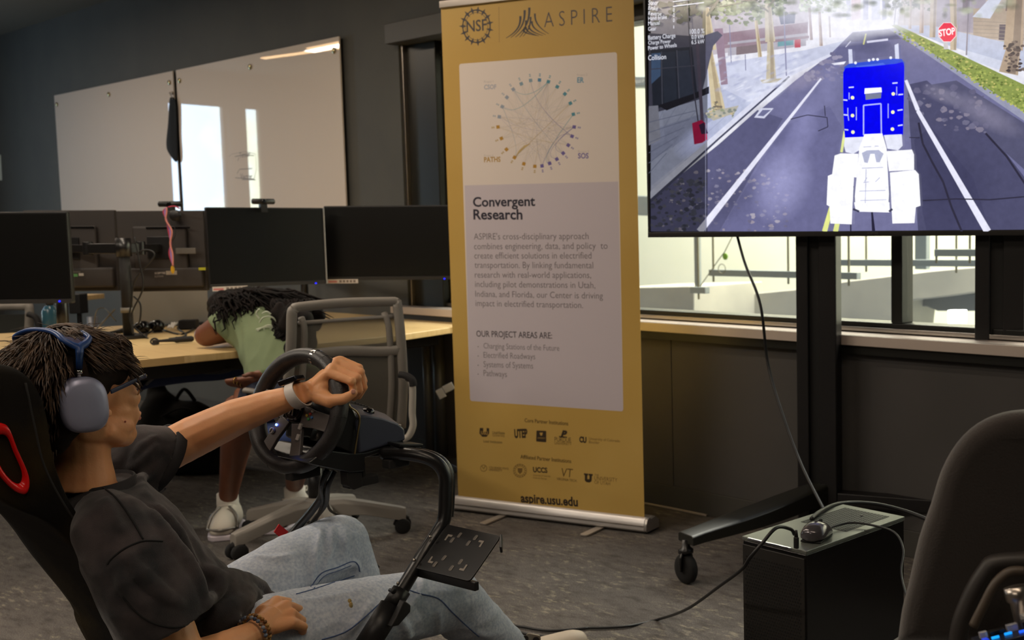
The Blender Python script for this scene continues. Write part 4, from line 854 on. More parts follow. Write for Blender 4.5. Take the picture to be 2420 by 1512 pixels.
# right buildings
T([(2140, -70), (2690, -70), (2690, 120), (2300, 110), (2120, 70)], (190, 180, 178)); T([(2200, -70), (2330, -70), (2330, 80), (2200, 70)], (168, 160, 172)); T([(2300, 20), (2420, 20), (2420, 96), (2300, 90)], (176, 160, 146))
T([(2362, 58), (2380, 58), (2378, 96), (2360, 94)], (92, 84, 96)); T([(2298, 40), (2372, -40), (2390, -40), (2340, 44)], (206, 210, 226)); T([(2275, -10), (2290, -10), (2290, 30), (2275, 30)], (130, 120, 130)); T([(2380, -20), (2395, -20), (2392, 26), (2376, 26)], (132, 116, 112)); T([(2345, 96), (2385, 98), (2385, 112), (2345, 110)], (150, 170, 170))
for k in range(5): TL([(2300, 50 + k * 9), (2430, 56 + k * 9)], 1.2, (150, 140, 132))
# sidewalks
T([(1538, 210), (1700, 150), (1905, 118), (2000, 95), (1960, 130), (1860, 175), (1538, 455)], (196, 200, 222))
T([(1538, 260), (1640, 225), (1700, 205), (1780, 245), (1538, 440)], (180, 186, 212)); T([(1560, 300), (1680, 262), (1690, 280), (1600, 340), (1538, 380), (1538, 320)], (160, 166, 196))
T([(2120, 60), (2220, 100), (2690, 260), (2690, 120), (2420, 110), (2200, 60)], (186, 192, 214)); T([(2280, 118), (2390, 150), (2360, 165), (2290, 140)], (206, 210, 228))
for k in range(9): TL([(1545 + k * 26, 250 + k * 2), (1538 + k * 10, 300 + k * 10)], 1, (150, 156, 186))
# road
T([(2015, 76), (2105, 68), (2240, 160), (2690, 450), (2690, 547), (1538, 547), (1538, 470), (1700, 340), (1880, 190), (1960, 130)], (112, 112, 150))
T([(1538, 547), (1538, 470), (1700, 340), (1790, 260), (1850, 280), (1700, 547)], (90, 90, 124)); T([(1700, 547), (1850, 300), (1960, 250), (1990, 300), (1955, 547)], (104, 104, 143))
T([(2170, 547), (2150, 300), (2145, 200), (2190, 190), (2330, 300), (2520, 547)], (76, 76, 106)); T([(2180, 500), (2160, 330), (2200, 300), (2300, 420), (2340, 547), (2190, 547)], (68, 68, 98))
T([(2200, 200), (2260, 190), (2420, 290), (2600, 420), (2600, 500), (2420, 400)], (84, 84, 112)); T([(2015, 78), (2104, 70), (2130, 92), (2000, 100)], (96, 96, 128)); T([(1985, 105), (2100, 96), (2120, 130), (1960, 150)], (104, 104, 140))
blobs(50, (2150, 180, 2330, 320), (3, 12), [(110, 108, 134), (98, 96, 124), (128, 122, 142)], lambda u, v: v > 185 + (u - 2150) * .2 and v < 260 + (u - 2150) * .5)
blobs(60, (1880, 130, 1990, 190), (3, 10), [(134, 130, 158), (150, 146, 170), (112, 110, 142)], lambda u, v: u > 2010 - (v - 90) * 1.2)
blobs(150, (1560, 400, 1860, 546), (1.5, 7), [(132, 130, 156), (150, 142, 158), (104, 102, 130), (164, 158, 172)], lambda u, v: u > 1600 - (v - 400) * .3 and v > 690 - u * .18)
blobs(120, (1540, 420, 1672, 546), (2, 9), [(62, 64, 80), (96, 96, 110), (78, 80, 96)], lambda u, v: v > 1990 - u)
T([(1965, 150), (2000, 145), (1995, 152), (1972, 154)], (236, 236, 248))
# soft light and shade on road and pavement
blob = lambda cx, cy, rx, ry, n=14, rot=0: [(cx + rx * math.cos(t) * math.cos(rot) - ry * math.sin(t) * math.sin(rot), cy + rx * math.cos(t) * math.sin(rot) + ry * math.sin(t) * math.cos(rot)) for t in [2 * math.pi * k / n for k in range(n)]]
def inside(p): return all(1540 < a < 2680 and b < 545 for a, b in p)
for cx, cy, rx, ry, rot, col, a in ((1850, 430, 75, 110, .35, (160, 160, 204), .8), (1560, 500, 18, 40, .3, (50, 52, 72), .6), (1800, 300, 60, 70, .5, (84, 84, 116), .6), (1900, 300, 40, 90, .3, (140, 140, 184), .7), (1960, 200, 30, 70, .2, (134, 134, 176), .6), (1720, 470, 90, 60, -.5, (70, 70, 98), .6), (2260, 430, 120, 100, .5, (60, 60, 88), .7), (2060, 110, 60, 20, 0, (86, 86, 118), .8), (2400, 450, 140, 80, .6, (64, 64, 90), .6), (1900, 190, 60, 26, -.4, (150, 144, 170), .6), (2330, 270, 110, 34, .5, (136, 132, 156), .7), (2230, 225, 60, 22, .4, (140, 136, 158), .6), (1810, 215, 70, 30, -.5, (222, 226, 244), .8), (1770, 160, 90, 24, -.2, (214, 218, 238), .6), (1650, 330, 70, 36, -.6, (150, 156, 190), .6)):
    p = blob(cx, cy, rx, ry, 16, rot)
    if inside(p): sf.soft(p, col, a)
# curbs
T([(1860, 170), (1960, 128), (1966, 132), (1870, 180), (1700, 322), (1538, 470), (1538, 452), (1690, 318)], (212, 214, 232)); T([(1868, 182), (1700, 330), (1538, 480), (1538, 470), (1698, 326), (1864, 180)], (70, 72, 96))
T([(2100, 68), (2118, 66), (2260, 150), (2690, 430), (2690, 470), (2240, 162)], (150, 152, 176)); T([(2116, 66), (2122, 66), (2270, 148), (2690, 400), (2690, 416), (2262, 152)], (84, 88, 104))
# hedge at right
T([(2106, 60), (2118, 58), (2420, 200), (2690, 330), (2690, 400), (2420, 264), (2240, 150)], (136, 150, 80))
blobs(1100, (2110, 58, 2690, 400), (1.2, 4.5), [(150, 164, 84), (116, 132, 62), (170, 180, 96), (190, 186, 110), (98, 112, 56)], lambda u, v: 60 + (u - 2110) * .475 < v < 76 + (u - 2110) * .62)
# road paint and cracks
TL([(1942, 186), (1655, 547)], (4, 16), (226, 226, 244)); TL([(2142, 190), (2170, 260), (2335, 547)], (7, 10), (226, 226, 244)); TL([(2170, 262), (2335, 547)], (9, 17), (226, 226, 244))
TL([(2048, 80), (2042, 106)], 3.5, (200, 200, 130)); TL([(1998, 310), (1990, 360)], 6, (220, 226, 150)); TL([(1966, 490), (1950, 547)], (10, 12), (222, 228, 140)); TL([(1981, 524), (1976, 547)], (11, 12), (222, 228, 140))
TL([(2050, 100), (2100, 94)], 5, (210, 210, 232)); TL([(2012, 98), (2000, 112)], 2, (210, 210, 232))
T([(1800, 256), (1830, 256), (1808, 280), (1784, 278)], (206, 208, 230)); T([(1804, 260), (1824, 260), (1806, 275), (1792, 274)], (108, 110, 146))
for pth, w in (([(2172, 290), (2182, 340), (2205, 385), (2230, 430), (2250, 490), (2274, 547)], 5), ([(2182, 474), (2260, 470), (2340, 472), (2420, 465), (2600, 480)], 3), ([(2330, 315), (2380, 370), (2420, 430), (2480, 520)], 5), ([(2150, 325), (2175, 326)], 2), ([(1870, 282), (1910, 272), (1956, 278), (1958, 300), (1935, 310)], 2), ([(1950, 250), (1952, 275)], 2)): TL(pth, w, (46, 44, 62))
TL([(2062, 500), (2066, 547)], (4, 8), (36, 34, 56)); TL([(2012, 520), (2012, 547)], 3, (36, 34, 56))
# trees: trunks and foliage
def trunk(pth, w, c, c2):
    TL(pth, w, c); TL([(a + (w[0] if isinstance(w, tuple) else w) * .22, b) for a, b in pth], (w[0] * .4, w[1] * .4) if isinstance(w, tuple) else w * .4, c2)
fol = [(112, 124, 94), (136, 146, 112), (90, 100, 80), (160, 168, 136), (76, 84, 72), (180, 184, 160)]
blobs(700, (1590, -60, 1860, 36), (3, 9), fol); blobs(80, (1530, -60, 1700, 60), (5, 13), [(74, 80, 66), (92, 98, 80), (58, 64, 58)], lambda u, v: v < 62 - (u - 1538) * .1); blobs(60, (1690, 10, 1830, 60), (3, 9), fol[:4]); blobs(300, (1890, -60, 2010, 36), (3, 8), [(170, 184, 150), (196, 206, 176), (148, 164, 128), (214, 220, 200)], lambda u, v: v < 34 - abs(u - 1950) * .15)
blobs(220, (2090, -60, 2200, 26), (3, 7), [(112, 120, 98), (140, 146, 124), (90, 98, 82)]); blobs(200, (2190, -70, 2420, -4), (3, 9), fol)
trunk([(1818, 10), (1824, 100), (1826, 190)], (14, 24), (196, 186, 166), (166, 154, 136)); TL([(1820, 30), (1790, 5), (1740, 0)], 4, (120, 116, 104)); TL([(1818, 20), (1850, -20)], 5, (130, 124, 110)); T([(1800, 190), (1852, 186), (1838, 196), (1806, 198)], (186, 178, 160))
trunk([(1790, 50), (1800, 136)], (7, 9), (200, 186, 156), (170, 150, 124)); trunk([(1916, 20), (1921, 96)], (6, 7), (170, 150, 150), (150, 130, 130)); trunk([(1940, 30), (1944, 110)], (6, 8), (180, 160, 150), (150, 130, 124)); trunk([(1963, 40), (1965, 90)], 4, (180, 168, 164), (160, 148, 144))
trunk([(1672, 20), (1680, 120), (1704, 275)], (14, 34), (204, 190, 158), (174, 158, 130)); TL([(1675, 40), (1700, 5), (1716, -30)], 6, (110, 106, 96)); TL([(1690, 20), (1760, 8)], 3, (110, 106, 96)); blobs(26, (1690, 240, 1712, 272), (2, 5), [(120, 112, 100), (196, 180, 140)])
T([(1668, 268), (1750, 250), (1740, 268), (1690, 286)], (176, 172, 160)); blobs(30, (1674, 256, 1745, 278), (2, 6), [(196, 180, 150), (150, 156, 130), (130, 136, 130)])
T([(1692, 70), (1712, 68), (1724, 200), (1708, 202)], (150, 128, 146)); TL([(1856, 30), (1862, 180)], 3, (140, 140, 170)); TL([(1765, 130), (1766, 168)], 2, (130, 130, 160)); TL([(1728, 60), (1732, 150)], 2, (140, 140, 170))
trunk([(2254, -30), (2256, 60), (2255, 120)], (18, 14), (196, 180, 156), (160, 146, 128)); trunk([(2210, -30), (2206, 90)], (16, 14), (186, 172, 154), (150, 136, 124)); trunk([(2182, 0), (2180, 80)], (9, 10), (190, 170, 156), (160, 140, 130)); trunk([(2155, 0), (2153, 70)], (6, 7), (190, 176, 164), (160, 146, 140)); trunk([(2140, 10), (2140, 60)], 4, (180, 166, 156), (150, 140, 130)); trunk([(2120, 20), (2116, 60)], 3, (150, 150, 160), (130, 130, 140))
trunk([(2405, -40), (2396, 120), (2385, 175)], (34, 46), (176, 156, 136), (140, 124, 112)); blobs(40, (2376, 100, 2420, 172), (3, 8), [(90, 78, 76), (120, 106, 98), (70, 62, 64)]); TL([(2295, -60), (2286, 132)], 3.5, (140, 134, 146))
for cx, cy, rx, ry, a in ((2020, 30, 180, 70, .85), (2060, 60, 120, 30, .7), (1850, 40, 140, 60, .4), (2180, 20, 120, 70, .45), (1960, 90, 120, 24, .4)): sf.soft(blob(cx, cy, rx, ry, 18), (244, 244, 255), a)
for i in range(160):
    u, v = random.uniform(1600, 2400), random.uniform(-50, 40); p = blob(u, v, random.uniform(8, 22), random.uniform(5, 12), 9)
    if inside(p): sf.soft(p, random.choice(((120, 130, 104), (170, 176, 150), (210, 212, 200), (92, 100, 84))), .55)
for i in range(120):
    u, v = random.uniform(1700, 2000), random.uniform(130, 240); p = blob(u, v, random.uniform(6, 18), random.uniform(2, 6), 8, -.4)
    if inside(p) and v > 130 and u < 2080 - v * 1.1: sf.soft(p, random.choice(((236, 238, 250), (160, 164, 196))), .5)
# stop sign
T([(2232, 96), (2242, 96), (2243, 118), (2233, 118)], (196, 192, 196)); oc_ = [(2241 + 21.5 * math.cos(math.pi / 8 + k * math.pi / 4), 78 + 23.5 * math.sin(math.pi / 8 + k * math.pi / 4)) for k in range(8)]
T([(2241 + (u - 2241) * 1.07, 78 + (v - 78) * 1.07) for u, v in oc_], (236, 220, 226)); T(oc_, (226, 24, 70)); sf.text('STOP', (2222, 88), (2260, 82), (255, 236, 240), .03, 1.35)
# left shop front in shade and red box
T([(1538, 80), (1660, 88), (1700, 75), (1712, 85), (1690, 110), (1660, 235), (1538, 272)], (84, 84, 104)); T([(1542, 120), (1640, 112), (1652, 220), (1548, 262)], (44, 50, 66)); T([(1544, 128), (1566, 126), (1566, 180), (1544, 200)], (86, 116, 160)); T([(1570, 125), (1600, 123), (1604, 235), (1574, 245)], (54, 62, 80)); T([(1606, 122), (1632, 120), (1644, 222), (1610, 233)], (60, 68, 88))
TL([(1568, 124), (1570, 250)], 2.5, (96, 98, 116)); TL([(1604, 120), (1610, 236)], 2.5, (96, 98, 116)); TL([(1542, 165), (1650, 156)], 2, (86, 88, 106)); T([(1560, 250), (1640, 224), (1680, 205), (1680, 222), (1580, 262)], (34, 34, 46)); TL([(1652, 100), (1664, 290)], (7, 8), (96, 86, 106)); TL([(1628, 0), (1642, 200), (1656, 300)], 3, (70, 68, 86)); T([(1537, 252), (1560, 250), (1566, 330), (1537, 345)], (170, 172, 190))
T([(1640, 292), (1662, 284), (1672, 292), (1676, 330), (1664, 338), (1645, 342)], (190, 26, 78)); T([(1656, 296), (1668, 290), (1678, 316), (1662, 318)], (60, 34, 66))
for k in range(6): TL([(1538, 290 + k * 24), (1650 - k * 14, 262 + k * 20)], 1.4, (128, 134, 164))
# reflections of the room's lamps on the glass are left to the lamps; the blue truck
T([(2008, 118), (2017, 118), (2019, 158), (2010, 160)], (208, 212, 236)); T([(2117, 108), (2126, 104), (2128, 142), (2119, 146)], (208, 212, 236))
B1 = (0, 0, 235); T([(1998, 160), (2010, 152), (2110, 140), (2134, 141), (2140, 150), (2139, 176), (1999, 176)], (50, 80, 206)); T([(2025, 158), (2060, 154), (2090, 150), (2100, 158), (2040, 166)], (80, 110, 220))
T([(1996, 172), (2002, 162), (2062, 158), (2120, 152), (2136, 148), (2140, 158), (2139, 240), (2137, 318), (2134, 320), (2000, 326), (1998, 300), (1996, 250)], B1)
for u, v in ((2025, 150), (2057, 144), (2067, 142), (2077, 142), (2108, 138)): sf.disc(u, v, 3.4, (236, 240, 255), 10)
T([(2047, 210), (2086, 208), (2087, 219), (2046, 223)], (255, 255, 255)); T([(2048, 223), (2086, 220), (2085, 233), (2049, 237)], (118, 124, 150))
for u, v in ((2018, 232), (2114, 223), (2018, 274), (2113, 266), (2019, 313), (2112, 306)): sf.disc(u, v, 4.2, (252, 248, 190), 12)
for px in ([(2009, 208), (2021, 207)], [(2112, 198), (2124, 197)], [(1996, 237), (2006, 238)], [(2126, 225), (2137, 224)], [(1997, 272), (2007, 273)], [(2124, 262), (2136, 260)], [(1999, 307), (2008, 308)], [(2125, 298), (2136, 296)]): TL(px, 3, (210, 216, 250))
for px in ([(2010, 220), (2010, 236)], [(2122, 206), (2122, 226)], [(2007, 256), (2007, 270), (2009, 286)], [(2027, 254), (2027, 285)], [(2102, 246), (2102, 280)], [(2044, 250), (2044, 320)], [(2085, 246), (2086, 318)], [(2044, 250), (2085, 246)]): TL(px, 2 if px[0][0] < 2040 or px[0][0] > 2100 else 3, (176, 182, 246))
Wt = (250, 250, 255); w2_ = (226, 228, 244)
T([(2000, 326), (2045, 324), (2040, 352), (2020, 364), (2002, 360), (1998, 345)], w2_); T([(2092, 320), (2134, 318), (2136, 345), (2125, 356), (2100, 352)], w2_)
T([(2046, 318), (2088, 316), (2098, 350), (2106, 500), (2104, 502), (2026, 500), (2022, 480), (2034, 350)], Wt)
T([(1976, 368), (1990, 363), (2032, 364), (2028, 420), (1970, 412)], Wt); T([(2098, 358), (2158, 354), (2163, 366), (2163, 402), (2104, 405)], Wt)
T([(1960, 416), (1975, 410), (2022, 411), (2018, 484), (2016, 530), (1966, 528), (1964, 488), (1957, 484)], Wt); T([(2106, 408), (2165, 402), (2174, 412), (2178, 486), (2167, 490), (2164, 527), (2112, 528), (2110, 490)], Wt)
T([(2040, 362), (2052, 356), (2080, 355), (2091, 364), (2082, 384), (2074, 384), (2070, 364), (2060, 364), (2054, 386), (2046, 384)], (176, 180, 206))
for px in ([(2044, 348), (2062, 347)], [(2070, 346), (2080, 346)], [(2044, 432), (2056, 430)], [(2046, 430), (2052, 420)], [(2072, 430), (2082, 420)], [(2040, 398), (2090, 396)], [(2034, 452), (2096, 450)], [(2036, 474), (2098, 472)], [(2050, 400), (2048, 480)]): TL(px, 1.6, (176, 180, 210))
for px in ([(2021, 440), (2023, 478)], [(2106, 440), (2104, 478)]): TL(px, 2.5, (110, 112, 140))
for px in ([(2019, 494), (2034, 500)], [(2104, 500), (2112, 494)]): TL(px, 5, (60, 60, 84))
# translucent data panel, drawn as the darker strip the game shows, with its lettering
hud = (226, 228, 240); hud_on = False
TL([(1672, 280), (1672, 547)], 1.2, (140, 142, 170))
for t, a, b_ in (('Steer', (1537, 13), (1560, 14)), ('Brake', (1537, 25), (1559, 27)), ('Reverse', (1537, 38), (1568, 39)), ('Hand brake', (1537, 50), (1581, 46)), ('Manual', (1537, 62), (1564, 60)), ('Gear', (1537, 75), (1556, 73)), ('Battery Charge', (1537, 96), (1601, 90)), ('Charge Power', (1537, 107), (1590, 103)), ('Power to Wheels', (1537, 120), (1604, 112)), ('Collision', (1537, 144), (1579, 141)), ('100.0 %', (1635, 82), (1669, 80)), ('0.0 kW', (1639, 94), (1669, 92)), ('6.5 kW', (1639, 106), (1669, 104)), ('0', (1595, 30), (1599, 30)), ('0', (1595, 42), (1599, 42)), ('0', (1595, 54), (1599, 54))):
    sf.text(t, a, b_, hud, .0, 1.25)
TL([(1597, 62), (1597, 69)], 1.6, hud)
for v in (3, 14): TL([(1595, v + 3), (1668, v - 6)], 2, hud)
# finer road and pavement grain
def in_road(u, v): return v > 90 and u > 2015 - (v - 76) * 1.0 and u < 2105 + (v - 70) * 1.45
blobs(1500, (1560, 90, 2600, 546), (1, 5), [(104, 104, 140), (92, 92, 124), (118, 118, 154), (84, 84, 116)], lambda u, v: in_road(u, v) and not (1950 < u < 2185 and v > 130) and random.random() < .8, .5) if False else None
sm = attr_mat('backlit screen', 1.08); nt = sm.node_tree; bb = nt.nodes['Principled BSDF']; tc = nt.nodes.new('ShaderNodeTexCoord'); n1 = nt.nodes.new('ShaderNodeTexNoise'); n1.inputs['Scale'].default_value = 40; n1.inputs['Detail'].default_value = 8; n1.inputs['Roughness'].default_value = .65
nt.links.new(tc.outputs['Object'], n1.inputs['Vector']); mr = nt.nodes.new('ShaderNodeMapRange'); mr.inputs[1].default_value = .3; mr.inputs[2].default_value = .7; mr.inputs[3].default_value = .90; mr.inputs[4].default_value = 1.10
nt.links.new(n1.outputs['Fac'], mr.inputs[0]); vm = nt.nodes.new('ShaderNodeVectorMath'); vm.operation = 'SCALE'; at_ = [n for n in nt.nodes if n.type == 'ATTRIBUTE'][0]
nt.links.new(at_.outputs['Alpha'], bb.inputs['Alpha']); nt.links.new(at_.outputs['Color'], vm.inputs[0]); nt.links.new(mr.outputs[0], vm.inputs['Scale']); nt.links.new(vm.outputs[0], bb.inputs['Emission Color'])
sf.build('screen_picture', sm, tv)
# mobile stand : two twin rail posts, curved feet with casters, shelf beam
ts = root('television_stand', 'black mobile television stand with twin posts and curved feet', 'television stand', tuple(onz(1935, 1300, 0)))
ps = mat('black anodised rail', (24, 22, 23), .4, spec=.5)
def post(ul, ur, dd):
    A = onpl((ul + ur) / 2, 800, TP - TN * dd, TN); w = (onpl(ur, 800, TP - TN * dd, TN) - onpl(ul, 800, TP - TN * dd, TN)).length; X = TX; zb, zt_ = .12, 1.75; c = V((A.x, A.y, (zb + zt_) / 2)); hgt = zt_ - zb
    for s, ww in ((-.34, .30), (.28, .42)): M().box(c + X * (s * w) , (w * ww, .07, hgt), TA).build('rail', ps, ts, bevel=.004)
    M().box(c - TN * .006, (w * .98, .05, hgt), TA).build('core', mat('post groove', (8, 8, 8), .6), ts)
    M().box(c + X * (w * .47) , (w * .05, .06, hgt), TA).build('rail_edge', ps, ts); return V((A.x, A.y, 0)), w
pa, wa_ = post(1888, 1983, .10); pb, wb_ = post(2306, 2424, .10)
def foot(a, b_, name='foot', wide=(.055, .035)):
    a, b_ = V(a), V(b_); d = (b_ - a); d.z = 0; L = d.length; d.normalize(); x = V((d.y, -d.x, 0)); rs = []
    for k in range(13):
        t = k / 12; z = .235 - .075 * t ** 1.6 - .015 * math.sin(math.pi * t); th_ = .05 - .028 * t; ww = .036 + .022 * math.sin(math.pi * min(1, t * 1.1)) + .012 * t
        p = a + d * (L * t); rs.append([V((p.x, p.y, 0)) + x * (ww * sx) + V((0, 0, z + th_ * sz)) for sx, sz in ((-1, -1), (1, -1), (1, .3), (.7, .5), (-.7, .5), (-1, .3))])
    M().rings(rs).build(name, mat('foot powder coat', (30, 30, 26), .35), ts, bevel=.003)
    e = V((b_.x, b_.y, 0)); R_ = .052
    q = e - d * .02; a_ = V((d.y, -d.x, 0)) if name == 'foot' else x; ca = V((.72, .70, 0)).normalized()
    M().lathe(e - ca * .014 + V((0, 0, R_)), [(R_ * .55, -.002), (R_ * .9, 0), (R_, .006), (R_, .022), (R_ * .9, .028), (R_ * .55, .03)], ca, 24).build('caster_wheel', rub, ts, True)
    for s in (-1, 1): M().tube([e + ca * (s * .022) + V((0, 0, R_ * .9)), e + ca * (s * .022) + V((0, 0, R_ * 1.7)), e + ca * (s * .012) + V((0, 0, R_ * 2.2))], [.012, .017, .014], 8, flat=.4).build('caster_fork', blk_metal, ts, True)
    M().lathe(e + V((0, 0, R_ * 2.05)), [(.026, 0), (.026, .012), (.016, .02), (.012, .045)], n=18).build('caster_swivel', blk_metal, ts, True)
    M().lathe(e + ca * .018 + V((0, 0, R_)), [(.006, 0), (.006, .01)], ca, 10).build('axle', steel_m, ts, True)
tip = onz(1622, 1378, 0); foot(pa + TX * .02, tip); dirf = (tip - pa)
foot(pa, pa - WN * -.0 + V((.32, .06, 0)) * -.2 + (WW * .1), 'rear_foot') if False else None
tip2 = pb + TN * .5 + TX * .25; foot(pb, tip2)
M().bar(pa + V((0, 0, .2)), pb + V((0, 0, .2)), .06, .05).build('cross_beam', ps, ts, bevel=.004)
for z in (1.32, 1.5): M().bar(V((pa.x, pa.y, z)) + TN * .05, V((pb.x, pb.y, z)) + TN * .05, .05, .02).build('mount_bar', ps, ts, bevel=.003)
# cable from the set to the floor
def cab(pts, r, name, label, m=None, n=8): return tag(M().tube(smooth_path(pts, n), r, 8).build(name, m or cab_m, None, True), label, 'cable')
bk_ = TP - TN * .0
cab([onpl(u, v, TP - TN * (.06 - .1 * k), TN) for k, (u, v) in enumerate(((1738, 540), (1760, 620), (1797, 720), (1815, 860), (1850, 980), (1895, 1100), (1945, 1200), (1952, 1235)))][:3] + [onpl(u, v, TP + TN * o, TN) for u, v, o in ((1815, 860, .12), (1850, 980, .2), (1895, 1100, .3), (1945, 1200, .45), (1952, 1212, .62))], .0055, 'power_cable', 'thick black cable hanging down from the television')
# floor cable along the wall
cab([onz(1500, 1185, .006), onz(1580, 1200, .006), onz(1670, 1218, .006)], .006, 'floor_cable', 'pale grey cable lying along the baseboard', mat('pale cable', (150, 140, 130), .6))
cab([onz(1380, 1484, .006), onz(1480, 1480, .006), onz(1560, 1462, .01)] + [at(1625, 1438, 2.9), at(1700, 1385, 2.6), at(1753, 1345, 2.46), at(1772, 1318, 2.43), at(1800, 1285, 2.43), at(1835, 1247, 2.46), at(1868, 1250, 2.52), at(1877, 1262, 2.545)], .0042, 'usb_cable', 'black cable curving from the floor up to the computer plug')
cab([onz(1170, 1472, .006), onz(1230, 1480, .006), onz(1300, 1490, .006), onz(1390, 1484, .006)], .0042, 'floor_cable', 'black cable on the carpet passing under the white shoe')
cab([onz(1185, 1476, .006), onz(1240, 1497, .006), onz(1300, 1505, .006)], .0042, 'floor_cable', 'second thinner cable on the carpet by the metal pedals')
# ---------------------------------------------------------------- computer tower
PZ = .45; pcs = [onz(u, v, PZ) for u, v in ((1755, 1265), (1905, 1301), (2190, 1237), (2040, 1204))]; A, B = pcs[0], pcs[1]; e1 = (B - A).normalized(); e2 = V((-e1.y, e1.x, 0)); w1 = (B - A).length; l1 = (pcs[2] - B).length * 1.04
pc = root('computer_tower', 'black computer tower with a mesh front and grey top', 'computer', tuple(A.lerp(B, .5) * 1 + e2 * l1 * .5 - V((0, 0, PZ)) ))
PA = (e1, e2, V((0, 0, 1))); cc_ = A + e1 * (w1 / 2) + e2 * (l1 / 2); cc_.z = 0
side = mat('black tinted side panel', (12, 11, 11), .25); top_m = mat('grey steel tower top', (112, 116, 110), .38, .35)
M().box(cc_ + V((0, 0, .02 + (PZ - .03) / 2)), (w1, l1, PZ - .03), PA).build('chassis', side, pc, bevel=.004)
M().box(cc_ + V((0, 0, PZ - .006)), (w1 + .002, l1 + .002, .01), PA).build('top_plate', top_m, pc, bevel=.002)
M().box(cc_ + e2 * (l1 * .2) + V((0, 0, PZ - .0005)), (w1 * .72, l1 * .46, .0012), PA).build('top_vent', mat('perforated vent', (62, 66, 62), .6), pc)
vs = M()
for i in range(13):
    for j in range(24): vs.box(cc_ + e2 * (l1 * (.2 + (j / 23 - .5) * .43)) + e1 * (w1 * (i / 12 - .5) * .66) + V((0, 0, PZ + .0003)), (.003, .003, .0006), PA)
o = vs.build('vent_holes', mat('vent hole', (18, 18, 18), .8), pc); o['kind'] = 'stuff'
fm = M(); nx, nz = 22, 46
for i in range(nx):
    for j in range(nz):
        p = A + e1 * (w1 * (.06 + .88 * (i + .5 * (j % 2)) / nx)) - e2 * .0042; fm.box(V((p.x, p.y, .04 + (PZ - .08) * j / nz)), (.0042, .001, .0042), PA)
M().box(A + e1 * (w1 / 2) - e2 * .002 - V((0, 0, PZ / 2)), (w1 * .97, .004, PZ - .04), PA).build('front_grille', mat('dark front grille', (34, 31, 28), .5), pc, bevel=.001)
o = fm.build('grille_holes', mat('grille hole', (6, 6, 6), .9), pc); o['kind'] = 'stuff'
M().bar(A + e1 * .02 - e2 * .001 - V((0, 0, .004)), A + e1 * (w1 * .78) - e2 * .001 - V((0, 0, .004)), .006, .006).build('lit_edge', mat('polished lip', (225, 228, 240), .12, 1.0), pc, bevel=.001)
for u, v in ((2036, 1219), (2046, 1254)): M().lathe(onz(u, v, PZ), [(.004, 0), (.004, .002)], n=10).build('screw', blk, pc)
for s in (-1, 1):
    for t in (-1, 1): M().lathe(cc_ + e1 * (s * w1 * .38) + e2 * (t * l1 * .4), [(.014, 0), (.014, .021)], n=12).build('foot', rub, pc, True)
pg = onz(1882, 1298, PZ); pl = root('usb_plug', 'black plug standing in the front corner of the tower top', 'plug', tuple(pg)); M().box(pg + V((0, 0, .016)), (.012, .008, .028), PA).build('body', blk, pl, bevel=.002); M().lathe(pg + V((0, 0, .03)), [(.005, 0), (.003, .016)], n=10).build('strain_relief', blk, pl, True)
# mouse
mp_ = onz(1930, 1272, PZ); mo = root('computer_mouse', 'glossy dark computer mouse on the tower top', 'mouse', tuple(mp_)); md_ = (e2 * .85 - e1 * .3).normalized(); mx = V((md_.y, -md_.x, 0))
rs = []
for k in range(11):
    t = k / 10; y = (t - .5) * .1; w = .030 * (1 - (2 * t - 1) ** 4) ** .5 + .004; hh = .012 + .030 * math.sin(math.pi * min(1, .12 + t * .86)) ** .8
    rs.append([mp_ + md_ * y + mx * (w * x) + V((0, 0, .003 + hh * z)) for x, z in ((-1, 0), (-1.02, .35), (-.8, .75), (-.35, .97), (.35, .97), (.8, .75), (1.02, .35), (1, 0))])
M().rings(rs).build('shell', mat('glossy mouse shell', (92, 88, 92), .16, .5), mo, True, sub=1)
M().box(mp_ - V((0, 0, -.0025)), (.052, .085, .004), (mx, md_, V((0, 0, 1)))).build('base', rub, mo, bevel=.001)
M().lathe(mp_ - md_ * -.028 - mx * .003 + V((0, 0, .034)), [(.007, 0), (.007, .006)], mx, 14).build('scroll_wheel', rub, mo, True)
cab([mp_ + md_ * .05 + V((0, 0, .008)), onz(2010, 1235, PZ + .01), onz(2080, 1245, PZ + .006), onz(2118, 1262, PZ), at(2135, 1300, 2.57), at(2130, 1350, 2.5), at(2140, 1400, 2.4), at(2160, 1450, 2.3)], .003, 'mouse_cable', 'thin mouse cable running over the tower edge')
cab([onz(1918, 1226, PZ + .004), at(1940, 1208, 2.84), at(1985, 1190, 2.95), at(2060, 1190, 3.0), at(2140, 1208, 3.0), at(2210, 1235, 2.95)], .006, 'arched_cable', 'dark cable arching behind the tower top')
# ---------------------------------------------------------------- upholstered chair at right
uf = mat('charcoal chair upholstery', (52, 46, 43), .95, bump=.0008, bscale=300, sheen=.3); up_ = mat('charcoal chair plastic', (44, 40, 38), .5)
rc = root('upholstered_chair', 'dark upholstered office chair back at the right edge', 'chair', tuple(onz(2600, 2200, 0) if False else V((at(2420, 1500, 1.55).x, 1.55, 0))))
prof = [(2121, 1520), (2132, 1440), (2147, 1380), (2172, 1270), (2200, 1190), (2225, 1110), (2262, 1045), (2310, 1000), (2370, 974), (2440, 966), (2540, 968), (2640, 990), (2700, 1040), (2740, 1130), (2760, 1300), (2770, 1520)]
pp_ = smooth_path(prof_ := [V((u, v, 0)) for u, v in prof], 3)
def shell(inset, d): 
    c = V((2440, 1330, 0)); out = []
    for p in pp_:
        e = (p - c); L = e.length; q = c + e * ((L - inset) / L); out.append(at(q.x, q.y, d + .08 * ((q.x - 2400) / 400) ** 2))
    return out
